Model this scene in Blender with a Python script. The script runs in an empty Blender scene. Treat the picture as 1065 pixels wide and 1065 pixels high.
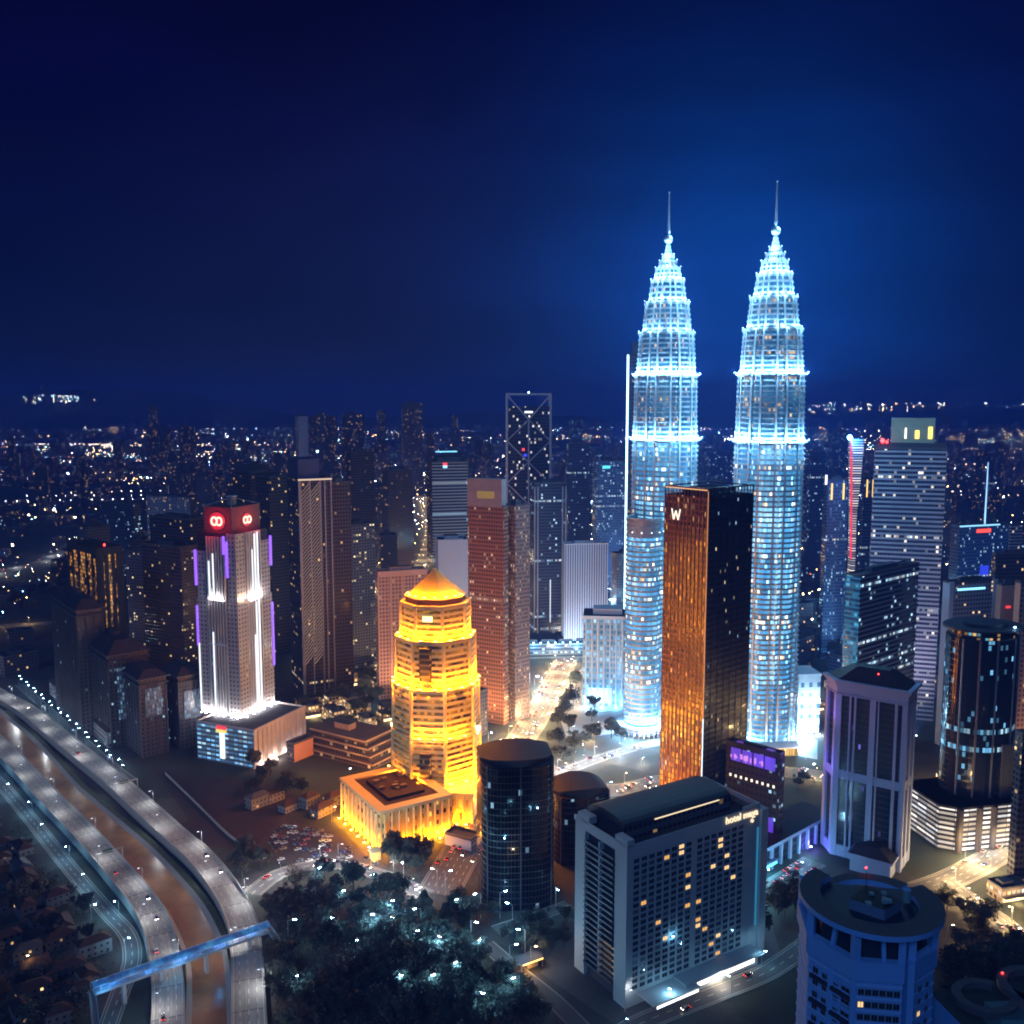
import bpy, math, random
from mathutils import Vector, Matrix

# ------------------------------------------------------------------ survey
# camera: 275 m up, pitched 6.7 degrees down; the photograph's pixels (1065 wide) are used as survey angles
F, TH, H = 1000., math.radians(6.7), 275.
ST, CT = math.sin(TH), math.cos(TH)
def slope(py):
    v = (532.5-py)/F
    return (-ST+CT*v)/(CT+ST*v)
def gp(px, py, z=0.):                      # point at height z seen at a pixel
    Y = (z-H)/slope(py); v = (532.5-py)/F
    return ((px-532.5)/F*Y/(CT+ST*v), Y)
def zt(py, Y): return H+slope(py)*Y        # height seen at row py at depth Y
def xa(px, py, Y): return (px-532.5)/F*Y/(CT+ST*(532.5-py)/F)
def R(d): return math.radians(d)
rnd = random.Random(7)

sc = bpy.context.scene
COL = sc.collection
# ------------------------------------------------------------------ camera
cd = bpy.data.cameras.new('camera'); cam = bpy.data.objects.new('camera', cd); COL.objects.link(cam)
cam.location = (0, 0, H); cam.rotation_euler = (R(90)-TH, 0, 0)
cd.sensor_fit = 'HORIZONTAL'; cd.sensor_width = 36.; cd.lens = 36.*F/1065.
cd.clip_start = 1.; cd.clip_end = 60000.
sc.camera = cam

# ------------------------------------------------------------------ view and render
sc.view_settings.view_transform = 'Standard'; sc.view_settings.look = 'None'
sc.view_settings.gamma = 1.; sc.view_settings.use_curve_mapping = False
sc.view_settings.exposure = 0.
cy = sc.cycles
cy.use_denoising = True
try: cy.denoiser = 'OPENIMAGEDENOISE'
except Exception: pass
cy.max_bounces = 4; cy.diffuse_bounces = 2; cy.glossy_bounces = 2; cy.transmission_bounces = 2
cy.volume_bounces = 0; cy.transparent_max_bounces = 4
cy.sample_clamp_indirect = 3.; cy.use_light_tree = True
cy.caustics_reflective = False; cy.caustics_refractive = False
cy.filter_width = 1.9

# ------------------------------------------------------------------ night sky
def night_sky():
    w = bpy.data.worlds.new('World'); sc.world = w; w.use_nodes = True
    nt = w.node_tree; N = nt.nodes; L = nt.links; N.clear()
    out = N.new('ShaderNodeOutputWorld'); bg = N.new('ShaderNodeBackground')
    tc = N.new('ShaderNodeTexCoord'); nrm = N.new('ShaderNodeVectorMath'); nrm.operation = 'NORMALIZE'
    L.new(tc.outputs['Generated'], nrm.inputs[0])
    sep = N.new('ShaderNodeSeparateXYZ'); L.new(nrm.outputs[0], sep.inputs[0])
    ramp = N.new('ShaderNodeValToRGB'); L.new(sep.outputs[2], ramp.inputs[0])
    cr = ramp.color_ramp
    stops = [(0., (.0003, .003, .022)), (.03, (.0002, .003, .024)), (.12, (.0000, .0020, .030)), (.25, (.0000, .0002, .028)),
             (.36, (.0000, .0000, .024)), (.5, (.0000, .0000, .022)), (1., (.0000, .0000, .014))]
    while len(cr.elements) < len(stops): cr.elements.new(.5)
    for e, (p, c) in zip(cr.elements, stops): e.position = p; e.color = (*c, 1)
    # the lit city centre's light dome on the humid air behind it
    d = Vector((.23, 1., .10)).normalized()
    dot = N.new('ShaderNodeVectorMath'); dot.operation = 'DOT_PRODUCT'; dot.inputs[1].default_value = d
    L.new(nrm.outputs[0], dot.inputs[0])
    r2 = N.new('ShaderNodeValToRGB'); L.new(dot.outputs['Value'], r2.inputs[0])
    e = r2.color_ramp; e.interpolation = 'B_SPLINE'
    st = [(.88, (0, 0, 0)), (.94, (.0, .0012, .010)), (.972, (.0, .006, .036)), (.99, (.0, .020, .11)), (1., (.0, .045, .25))]
    while len(e.elements) < len(st): e.elements.new(.5)
    for q, (p, c) in zip(e.elements, st): q.position = p; q.color = (*c, 1)
    add = N.new('ShaderNodeVectorMath'); add.operation = 'ADD'
    L.new(ramp.outputs[0], add.inputs[0]); L.new(r2.outputs[0], add.inputs[1])
    sky = N.new('ShaderNodeTexSky'); sky.sky_type = 'NISHITA'; sky.sun_disc = False
    sky.sun_elevation = R(-8); sky.sun_rotation = R(200)
    mul = N.new('ShaderNodeVectorMath'); mul.operation = 'MULTIPLY'; mul.inputs[1].default_value = (.0, .01, .06)
    L.new(sky.outputs[0], mul.inputs[0])
    add2 = N.new('ShaderNodeVectorMath'); add2.operation = 'ADD'
    L.new(add.outputs[0], add2.inputs[0]); L.new(mul.outputs[0], add2.inputs[1])
    # the warmer dome over the old town, and faint unevenness of the overcast air
    d2 = N.new('ShaderNodeVectorMath'); d2.operation = 'DOT_PRODUCT'; d2.inputs[1].default_value = Vector((-.12, 1., .0)).normalized()
    L.new(nrm.outputs[0], d2.inputs[0]); r3 = N.new('ShaderNodeValToRGB'); L.new(d2.outputs['Value'], r3.inputs[0])
    e = r3.color_ramp; e.interpolation = 'B_SPLINE'; e.elements[0].position = .93; e.elements[0].color = (0, 0, 0, 1); e.elements[1].position = 1.; e.elements[1].color = (.004, .004, .006, 1)
    add3 = N.new('ShaderNodeVectorMath'); add3.operation = 'ADD'; L.new(add2.outputs[0], add3.inputs[0]); L.new(r3.outputs[0], add3.inputs[1])
    nz = N.new('ShaderNodeTexNoise'); nz.inputs['Scale'].default_value = 3.2; nz.inputs['Detail'].default_value = 5.; mp = N.new('ShaderNodeMapping'); mp.inputs['Scale'].default_value = (1., 1., 4.)
    L.new(nrm.outputs[0], mp.inputs[0]); L.new(mp.outputs[0], nz.inputs['Vector'])
    mr = N.new('ShaderNodeMapRange'); mr.inputs[1].default_value = .3; mr.inputs[2].default_value = .7; mr.inputs[3].default_value = .8; mr.inputs[4].default_value = 1.25; L.new(nz.outputs[0], mr.inputs[0])
    sc_ = N.new('ShaderNodeVectorMath'); sc_.operation = 'SCALE'; L.new(add3.outputs[0], sc_.inputs[0]); L.new(mr.outputs[0], sc_.inputs['Scale'])
    L.new(sc_.outputs[0], bg.inputs[0]); bg.inputs[1].default_value = 1.
    L.new(bg.outputs[0], out.inputs[0])
night_sky()

# added fill in place of skylight: one faint, very soft, cool sun to shape buildings
sd = bpy.data.lights.new('dusk_fill', 'SUN'); sd.energy = .8; sd.angle = R(25); sd.color = (.15, .41, 1.)
so = bpy.data.objects.new('dusk_fill', sd); COL.objects.link(so)
so.rotation_euler = Vector((.45, 1., -.75)).to_track_quat('-Z', 'Y').to_euler()

# ------------------------------------------------------------------ node helper and materials
class G:
    def __init__(s, name, sampling='NONE'):
        s.mat = bpy.data.materials.new(name); s.mat.use_nodes = True
        s.nt = s.mat.node_tree; s.nt.nodes.clear()
        s.out = s.n('ShaderNodeOutputMaterial'); s.b = s.n('ShaderNodeBsdfPrincipled')
        s.l(s.b.outputs[0], s.out.inputs[0])
        try: s.mat.cycles.emission_sampling = sampling
        except Exception: pass
    def n(s, t): return s.nt.nodes.new(t)
    def l(s, a, b): s.nt.links.new(a, b)
    def put(s, sock, v):
        if hasattr(v, 'links'): s.l(v, sock)
        elif isinstance(v, (tuple, list)) and len(v) == 3 and sock.type == 'RGBA': sock.default_value = (*v, 1)
        else: sock.default_value = v
    def m(s, op, *a):
        n = s.n('ShaderNodeMath'); n.operation = op
        for i, v in enumerate(a): s.put(n.inputs[i], v)
        return n.outputs[0]
    def mix(s, f, a, b):
        n = s.n('ShaderNodeMix'); n.data_type = 'RGBA'
        s.put(n.inputs[0], f); s.put(n.inputs[6], a); s.put(n.inputs[7], b)
        return n.outputs[2]
    def xyz(s, x, y, z=0.):
        n = s.n('ShaderNodeCombineXYZ')
        for i, v in enumerate((x, y, z)): s.put(n.inputs[i], v)
        return n.outputs[0]
    def white(s, vec):
        n = s.n('ShaderNodeTexWhiteNoise'); n.noise_dimensions = '3D'; s.l(vec, n.inputs[0])
        return n.outputs[0], n.outputs[1]
    def noise(s, vec, scale, detail=2., rough=.5):
        n = s.n('ShaderNodeTexNoise'); n.inputs['Scale'].default_value = scale
        n.inputs['Detail'].default_value = detail; n.inputs['Roughness'].default_value = rough
        if vec is not None: s.l(vec, n.inputs['Vector'])
        return n.outputs[0]
    def ramp(s, f, stops, const=False):
        n = s.n('ShaderNodeValToRGB'); s.put(n.inputs[0], f)
        cr = n.color_ramp
        if const: cr.interpolation = 'CONSTANT'
        while len(cr.elements) < len(stops): cr.elements.new(.5)
        for e, (p, c) in zip(cr.elements, stops): e.position = p; e.color = (*c, 1) if len(c) == 3 else c
        return n.outputs[0]
    def coord(s, which='Object'):
        return s.n('ShaderNodeTexCoord').outputs[which]
    def pos(s): return s.n('ShaderNodeNewGeometry').outputs['Position']
    def sep(s, v):
        n = s.n('ShaderNodeSeparateXYZ'); s.l(v, n.inputs[0]); return n.outputs
    def seed(s): return s.n('ShaderNodeObjectInfo').outputs['Random']
    def set(s, **k):
        for a, v in k.items():
            s.put(s.b.inputs[{'col': 'Base Color', 'rough': 'Roughness', 'metal': 'Metallic', 'ecol': 'Emission Color', 'e': 'Emission Strength',
                              'spec': 'Specular IOR Level', 'normal': 'Normal'}[a]], v)
        return s.mat

MATS = {}
def plain(name, col, rough=.7, metal=0., var=.18, scale=.15, spec=.3):
    if name in MATS: return MATS[name]
    g = G(name)
    f = g.noise(g.coord(), scale, 4., .65)
    c = g.mix(f, tuple(x*(1-var) for x in col), tuple(min(1, x*(1+var)) for x in col))
    MATS[name] = g.set(col=c, rough=rough, metal=metal, spec=spec)
    return MATS[name]
def glow(name, col, e, light=False):
    if name in MATS: return MATS[name]
    g = G(name, 'AUTO' if light else 'NONE')
    MATS[name] = g.set(col=(.1, .1, .1), ecol=col, e=e, rough=.5)
    return MATS[name]

WARM = ((1., .62, .25), (1., .78, .45), (1., .92, .72))
COOL = ((.45, .75, 1.), (.8, .92, 1.), (1., .9, .7))
MIXD = ((1., .66, .3), (1., .9, .7), (.7, .88, 1.))
def facade(name, wall, glass=(.015, .02, .03), fh=3.3, bw=3., mx=.18, my=(.25, .2), lit=.12, cols=MIXD, E=2.5, rows=0., wr=.75, gr=.15,
           patch=.6, metal=0., vary=0., gmetal=0., var=.12):
    """window grid from UVs in metres: every cell of the grid is one window, lit or dark by its own random number"""
    if name in MATS: return MATS[name]
    g = G(name)
    uv = g.sep(g.coord('UV')); seed = g.m('MULTIPLY', g.seed(), 97.)
    u = g.m('DIVIDE', uv[0], bw); v = g.m('DIVIDE', uv[1], fh)
    iu = g.m('FLOOR', u); iv = g.m('FLOOR', v); fu = g.m('SUBTRACT', u, iu); fv = g.m('SUBTRACT', v, iv)
    mu = g.m('MULTIPLY', g.m('GREATER_THAN', fu, mx), g.m('LESS_THAN', fu, 1-mx))
    mv = g.m('MULTIPLY', g.m('GREATER_THAN', fv, my[0]), g.m('LESS_THAN', fv, 1-my[1]))
    win = g.m('MULTIPLY', mu, mv)
    r1, rc = g.white(g.xyz(iu, iv, seed))
    rr, _ = g.white(g.xyz(iv, 3.7, seed))
    low = g.noise(g.xyz(g.m('MULTIPLY', iu, .21), g.m('MULTIPLY', iv, .16), seed), 1., 1.)
    p = g.m('MULTIPLY', lit, g.m('ADD', 1-patch, g.m('MULTIPLY', g.m('POWER', low, 2.), patch*4.)))
    if rows: p = g.m('ADD', p, g.m('MULTIPLY', g.m('LESS_THAN', rr, rows), .7))
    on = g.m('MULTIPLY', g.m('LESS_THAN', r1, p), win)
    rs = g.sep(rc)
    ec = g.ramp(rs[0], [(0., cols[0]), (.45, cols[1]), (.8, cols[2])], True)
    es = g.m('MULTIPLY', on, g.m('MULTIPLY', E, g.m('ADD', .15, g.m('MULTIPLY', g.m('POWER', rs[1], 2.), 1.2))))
    dirt = g.noise(g.coord(), .05, 4., .6)
    wc = g.mix(dirt, tuple(x*(1-var) for x in wall), tuple(x*(1+var) for x in wall))
    if vary:
        h = g.n('ShaderNodeHueSaturation'); g.l(wc, h.inputs['Color'])
        g.l(g.m('ADD', 1-vary, g.m('MULTIPLY', g.seed(), 2*vary)), h.inputs['Value']); wc = h.outputs[0]
    c = g.mix(win, wc, glass)
    rough = g.m('ADD', wr, g.m('MULTIPLY', win, gr-wr))
    MATS[name] = g.set(col=c, rough=rough, ecol=ec, e=es, metal=(g.m('MULTIPLY', win, gmetal) if gmetal else metal), spec=.5)
    return MATS[name]

# ------------------------------------------------------------------ mesh helper
class MB:
    def __init__(s): s.v = []; s.f = []; s.uv = []; s.mi = []; s.ms = []
    def mat(s, m):
        if m not in s.ms: s.ms.append(m)
        return s.ms.index(m)
    def face(s, pts, m, uvs=None):
        b = len(s.v); s.v.extend(pts); s.f.append(tuple(range(b, b+len(pts))))
        if uvs is None:
            p0, p1, p2 = Vector(pts[0]), Vector(pts[1]), Vector(pts[2])
            n = (p1-p0).cross(p2-p0)
            if abs(n.z) > .7*n.length: uvs = [(p[0], p[1]) for p in pts]
            else:
                t = Vector((-n.y, n.x, 0)); t = t.normalized() if t.length > 1e-9 else Vector((1, 0, 0))
                uvs = [(Vector(p).dot(t), p[2]) for p in pts]
        s.uv.append(uvs); s.mi.append(s.mat(m))
    def prism(s, poly, z0, z1, wall, roof=None, poly2=None, bottom=False, u0=0., walls=True):
        """vertical (or, with poly2, tapering) walls on a CCW footprint, and a roof"""
        q = poly2 or poly; n = len(poly); u = u0
        for i in range(n if walls else 0):
            a, b = poly[i], poly[(i+1) % n]; c, d = q[(i+1) % n], q[i]
            w = math.hypot(b[0]-a[0], b[1]-a[1])
            w2 = math.hypot(c[0]-d[0], c[1]-d[1]); k = (w-w2)/2
            s.face([(*a, z0), (*b, z0), (*c, z1), (*d, z1)], wall, [(u, z0), (u+w, z0), (u+w-k, z1), (u+k, z1)])
            u += w
        if roof: s.face([(*p, z1) for p in q], roof)
        if bottom: s.face([(*p, z0) for p in reversed(poly)], roof or wall)
    def box(s, x0, x1, y0, y1, z0, z1, wall, roof=None, bottom=False):
        s.prism([(x0, y0), (x1, y0), (x1, y1), (x0, y1)], z0, z1, wall, roof or wall, bottom=bottom)
    def cyl(s, x, y, r, z0, z1, m, n=12, r2=None, cap=True):
        a = ngon(n, r, x, y); b = ngon(n, r if r2 is None else r2, x, y)
        s.prism(a, z0, z1, m, m if cap else None, b)
    def ring(s, outer, inner, z0, z1, m, top=None):
        n = len(outer); top = top or m
        for i in range(n):
            j = (i+1) % n
            a, b, c, d = outer[i], outer[j], inner[j], inner[i]
            s.face([(*a, z0), (*b, z0), (*b, z1), (*a, z1)], m)
            s.face([(*c, z0), (*d, z0), (*d, z1), (*c, z1)], m)
            s.face([(*a, z1), (*b, z1), (*c, z1), (*d, z1)], top)
            s.face([(*d, z0), (*c, z0), (*b, z0), (*a, z0)], m)
    def tube(s, p, q, r, m, n=6):
        p, q = Vector(p), Vector(q); d = (q-p); 
        if d.length < 1e-6: return
        a = d.orthogonal().normalized(); b = d.normalized().cross(a)
        P = [p+r*(math.cos(2*math.pi*i/n)*a+math.sin(2*math.pi*i/n)*b) for i in range(n)]; Q = [x+d for x in P]
        for i in range(n):
            j = (i+1) % n; s.face([tuple(P[i]), tuple(P[j]), tuple(Q[j]), tuple(Q[i])], m)
        s.face([tuple(x) for x in Q], m); s.face([tuple(x) for x in reversed(P)], m)
    def bar(s, p, q, w, h, m):
        """a square bar between two points, w wide sideways and h thick"""
        p, q = Vector(p), Vector(q); d = (q-p).normalized()
        a = d.cross(Vector((0, 0, 1))); a = a.normalized() if a.length > 1e-6 else Vector((1, 0, 0))
        b = a.cross(d)
        o = [a*w/2+b*h/2, -a*w/2+b*h/2, -a*w/2-b*h/2, a*w/2-b*h/2]
        for i in range(4):
            j = (i+1) % 4
            s.face([tuple(p+o[i]), tuple(p+o[j]), tuple(q+o[j]), tuple(q+o[i])], m)
        s.face([tuple(q+x) for x in o], m); s.face([tuple(p+x) for x in reversed(o)], m)
    def lathe(s, prof, m, n=16, x=0., y=0.):
        for (r0, z0), (r1, z1) in zip(prof, prof[1:]):
            for i in range(n):
                a, b = 2*math.pi*i/n, 2*math.pi*(i+1)/n
                pts = [(x+r0*math.cos(a), y+r0*math.sin(a), z0), (x+r0*math.cos(b), y+r0*math.sin(b), z0),
                       (x+r1*math.cos(b), y+r1*math.sin(b), z1), (x+r1*math.cos(a), y+r1*math.sin(a), z1)]
                if r1 < 1e-6: pts = pts[:3]
                elif r0 < 1e-6: pts = [pts[0], pts[2], pts[3]]
                s.face(pts, m)
    def mesh(s, name):
        me = bpy.data.meshes.new(name); me.from_pydata([tuple(v) for v in s.v], [], s.f)
        ul = me.uv_layers.new(name='UVMap')
        flat = [c for f in s.uv for p in f for c in p]
        ul.data.foreach_set('uv', flat)
        for m in s.ms: me.materials.append(m)
        me.polygons.foreach_set('material_index', s.mi); me.update()
        return me
    def build(s, name, parent=None, label=None):
        return link(name, s.mesh(name), parent, label)
def link(name, me, parent=None, label=None, loc=None, rz=0.):
    o = bpy.data.objects.new(name, me); COL.objects.link(o)
    if parent: o.parent = parent
    if label: o['label'] = label
    if loc: o.location = loc
    if rz: o.rotation_euler = (0, 0, rz)
    return o
def tag(o, label, cat, group=None, kind=None):
    if label: o['label'] = label
    if cat: o['category'] = cat
    if group: o['group'] = group
    if kind: o['kind'] = kind
    return o
def thing(name, label, cat, loc, rz=0., group=None):
    o = bpy.data.objects.new(name, None); COL.objects.link(o); o.empty_display_size = 2.
    o.location = (loc[0], loc[1], loc[2] if len(loc) > 2 else 0.); o.rotation_euler = (0, 0, rz)
    return tag(o, label, cat, group)
def structure(name, mb): return tag(mb.build(name), None, None, kind='structure')
def ngon(n, r, x=0., y=0., ph=0.):
    return [(x+r*math.cos(ph+2*math.pi*i/n), y+r*math.sin(ph+2*math.pi*i/n)) for i in range(n)]
def lamp(kind, loc, col, e, parent=None, r=.12, aim=None, cone=90., blend=.6):
    d = bpy.data.lights.new('lamp_light', kind); d.energy = e; d.color = col; d.shadow_soft_size = min(r, .15)
    o = bpy.data.objects.new('lamp_light', d); COL.objects.link(o); o.location = loc
    if kind == 'SPOT':
        d.spot_size = R(cone); d.spot_blend = blend
        o.rotation_euler = Vector(aim).to_track_quat('-Z', 'Y').to_euler()
    if parent: o.parent = parent
    return o
def boxpx(cx, lx, rx, Y, rot, py):
    """footprint of a rectangular block whose near corner stands in column cx at depth Y, seen from lx to rx: (corner, width along d1, width along d2)"""
    r = R(rot); v = CT+ST*(532.5-py)/F
    C = ((cx-532.5)/F*Y/v, Y); kl, kr = (lx-532.5)/F/v, (rx-532.5)/F/v
    # columns fan out from the camera with slant depth; v is taken at the base row
    w1 = (kr*Y-C[0])/(math.cos(r)-kr*math.sin(r)) if rx > cx else 0.
    w2 = (C[0]-kl*Y)/(math.sin(r)+kl*math.cos(r)) if lx < cx else 0.
    return C, w1, w2
ROOF = plain('roof_concrete', (.06, .06, .07), .9, 0, .25, .1, .03)
# ------------------------------------------------------------------ air
def haze():
    m = bpy.data.materials.new('air'); m.use_nodes = True; nt = m.node_tree; nt.nodes.clear()
    o = nt.nodes.new('ShaderNodeOutputMaterial'); v = nt.nodes.new('ShaderNodeVolumePrincipled')
    v.inputs['Color'].default_value = (.11, .27, 1., 1); v.inputs['Density'].default_value = 1.7e-4
    v.inputs['Anisotropy'].default_value = .0
    nt.links.new(v.outputs[0], o.inputs['Volume'])
    b = MB(); b.box(-12000, 12000, -600, 17500, -9, 462, m, bottom=True)
    tag(b.build('haze'), None, None, kind='stuff')
haze()

# ------------------------------------------------------------------ ground
def ground():
    g = G('ground_earth'); p = g.pos()
    a = g.noise(p, .004, 3.); b = g.noise(p, .05, 5., .6); c = g.noise(p, .6, 3.)
    vo = g.n('ShaderNodeTexVoronoi'); vo.distance = 'CHEBYCHEV'; vo.inputs['Scale'].default_value = .022; mp = g.n('ShaderNodeMapping'); mp.inputs['Rotation'].default_value = (0, 0, .6); g.l(p, mp.inputs[0]); g.l(mp.outputs[0], vo.inputs['Vector'])
    lot = g.sep(vo.outputs['Color'])[0]
    col = g.ramp(g.m('ADD', g.m('ADD', g.m('MULTIPLY', a, .35), g.m('MULTIPLY', b, .35)), g.m('MULTIPLY', lot, .3)), [(.38, (.018, .03, .014)), (.48, (.03, .04, .022)), (.55, (.05, .048, .045)), (.65, (.075, .07, .065))])
    m = g.set(col=g.mix(c, col, (.02, .025, .02)), rough=.95)
    b = MB(); b.face([(-11500, -500, 0), (11500, -500, 0), (11500, 17000, 0), (-11500, 17000, 0)], m)
    structure('ground', b)
ground()

# ------------------------------------------------------------------ twin towers
STEEL = plain('brushed_steel', (.40, .45, .5), .4, .25, .12, .2)
STEEL_D = plain('steel_lip', (.5, .54, .58), .45, .4, .1)
def star(Rr, k=1.):
    """the eight-pointed star with a round lobe in every notch"""
    P = []
    for i in range(8):
        a = math.pi/4*i
        P.append((a, Rr)); P.append((a+R(7.5), Rr*.885))
        for d in (11.5, 17, 22.5, 28, 33.5): P.append((a+R(d), Rr*(.945+.035*math.cos(R((d-22.5)*8.)))*k))
        P.append((a+R(37.5), Rr*.885))
    return [(r*math.cos(t), r*math.sin(t)) for t, r in P]
def tower_glass(name, blue, dens, E):
    g = G(name); uv = g.sep(g.coord('UV')); seed = g.m('MULTIPLY', g.seed(), 31.)
    iv = g.m('FLOOR', g.m('DIVIDE', uv[1], 4.)); iu = g.m('FLOOR', g.m('DIVIDE', uv[0], 1.7))
    col16 = g.m('FLOOR', g.m('DIVIDE', uv[0], 11.3))
    r, rc = g.white(g.xyz(iu, iv, seed)); rr, _ = g.white(g.xyz(iv, 1.5, seed)); rk, _ = g.white(g.xyz(col16, 9.5, seed))
    low = g.noise(g.xyz(g.m('MULTIPLY', iu, .06), g.m('MULTIPLY', iv, .12), seed), 1., 2.)
    lobe = g.noise(g.xyz(g.m('MULTIPLY', uv[0], .33), g.m('MULTIPLY', iv, .05), seed), 1., 1.)
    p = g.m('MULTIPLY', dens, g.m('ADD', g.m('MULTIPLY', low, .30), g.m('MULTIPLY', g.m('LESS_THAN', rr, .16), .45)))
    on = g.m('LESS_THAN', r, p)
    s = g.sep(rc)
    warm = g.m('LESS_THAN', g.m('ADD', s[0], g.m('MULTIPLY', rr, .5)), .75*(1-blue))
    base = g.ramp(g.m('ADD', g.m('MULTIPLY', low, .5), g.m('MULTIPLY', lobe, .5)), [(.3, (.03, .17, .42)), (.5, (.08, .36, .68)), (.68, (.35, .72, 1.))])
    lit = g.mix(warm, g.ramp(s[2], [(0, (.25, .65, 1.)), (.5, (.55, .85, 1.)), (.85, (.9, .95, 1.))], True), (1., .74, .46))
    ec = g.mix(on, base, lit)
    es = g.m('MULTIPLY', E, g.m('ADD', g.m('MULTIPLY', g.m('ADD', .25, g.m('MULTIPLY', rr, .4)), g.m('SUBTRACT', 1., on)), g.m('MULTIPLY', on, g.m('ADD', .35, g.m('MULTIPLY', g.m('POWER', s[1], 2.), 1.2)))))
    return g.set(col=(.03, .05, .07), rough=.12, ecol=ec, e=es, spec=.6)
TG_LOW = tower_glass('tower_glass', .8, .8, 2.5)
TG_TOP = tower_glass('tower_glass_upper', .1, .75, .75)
LAMP_W = glow('floodlight_lens', (.75, .92, 1.), 14.)
def floors(b, r0, r1, z0, z1, fh, glass, k=1.):
    n = max(1, round((z1-z0)/fh)); h = (z1-z0)/n
    for i in range(n):
        r = r0+(r1-r0)*(i+.5)/n; z = z0+i*h
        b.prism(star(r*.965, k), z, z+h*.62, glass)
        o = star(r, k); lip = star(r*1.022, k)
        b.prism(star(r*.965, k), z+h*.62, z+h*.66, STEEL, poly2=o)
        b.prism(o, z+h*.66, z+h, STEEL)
        b.ring(lip, o, z+h*.72, z+h*.78, STEEL_D)
        b.prism(o, z+h*.9995, z+h, STEEL, STEEL_D, walls=False)
    for i in range(8):
        for d in (9., 36.):
            a = math.pi/4*i+R(d); c, s = math.cos(a), math.sin(a); b.bar((r0*.945*c, r0*.945*s, z0), (r1*.945*c, r1*.945*s, z1), r0*.05, r0*.05, STEEL_D)
_, _ = 0, 0
SC = lambda px: px*.768
TY = 760.
Z = lambda py: zt(py, TY)
# (bottom row, top row, bottom radius, top radius) of each storeyed stage, in the right tower's survey
STAGES = [(390, 343.8, 32.6, 29.8), (343.8, 310.7, 27., 23.6), (310.7, 286.7, 21.2, 17.6), (286.7, 273, 15.6, 13.), (273, 265.2, 11., 9.2), (265.2, 259, 7.6, 6.), (259, 248, 4.8, 2.2)]
def twin_meshes():
    M = {}
    b = MB(); floors(b, SC(36.4), SC(36.0), 0, Z(459.5), 4.05, TG_LOW); b.prism(star(SC(36)), Z(459.5)-.1, Z(459.5), STEEL, ROOF)
    b.ring(star(SC(38.6)), star(SC(35.5)), Z(459.5), Z(459.5)+1.6, STEEL_D); M['shaft'] = b.mesh('shaft')
    b = MB(); floors(b, SC(35.6), SC(34.4), Z(459.5), Z(390), 4.05, TG_TOP)
    b.ring(star(SC(36.4)), star(SC(33)), Z(390), Z(390)+1.5, STEEL_D); b.prism(star(SC(34)), Z(390)-.1, Z(390)+.2, STEEL, ROOF); M['stage0'] = b.mesh('stage')
    for i, (p0, p1, ra, rb) in enumerate(STAGES):
        b = MB(); floors(b, SC(ra), SC(rb), Z(p0), Z(p1), 3.9 if i < 3 else 3., TG_TOP)
        if i < 6:
            b.ring(star(SC(rb)*1.05), star(SC(rb)*.9), Z(p1), Z(p1)+1.2, STEEL_D); b.prism(star(SC(rb)*.95), Z(p1)-.1, Z(p1)+.2, STEEL, ROOF)
        M['stage%d' % (i+1)] = b.mesh('stage')
    b = MB(); z0 = Z(248)
    b.lathe([(2.4, z0), (1.5, z0+1.5), (.9, z0+3), (.9, Z(244.5))], STEEL_D, 12)
    zc = Z(240.2); rr = SC(4.6)
    for i in range(-7, 7):                       # the ring ball: a sphere of stacked hoops
        t0, t1 = R(i*90/7), R((i+1)*90/7)
        b.lathe([(rr*math.cos(t0)*1.03, zc+rr*math.sin(t0)), (rr*math.cos(t0), zc+rr*math.sin(t0)+.12), (rr*math.cos(t1), zc+rr*math.sin(t1))], STEEL_D, 24)
    M['ball'] = b.mesh('ring_ball')
    b = MB(); b.lathe([(.5, Z(235)), (1.5, Z(232)), (1.5, Z(231)), (1.1, Z(229)), (.75, Z(212)), (.42, Z(190)), (.42, Z(189.4)), (.9, Z(189)), (.9, Z(188)), (0, Z(187.6))], STEEL_D, 10)
    M['mast'] = b.mesh('mast')
    b = MB(); b.cyl(0, 0, .45, -.3, .5, STEEL, 8); b.cyl(0, 0, .42, .5, .6, LAMP_W, 8); M['lamp'] = b.mesh('floodlight')
    return M
TM = twin_meshes()
BLUEW = (.26, .66, 1.)
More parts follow.
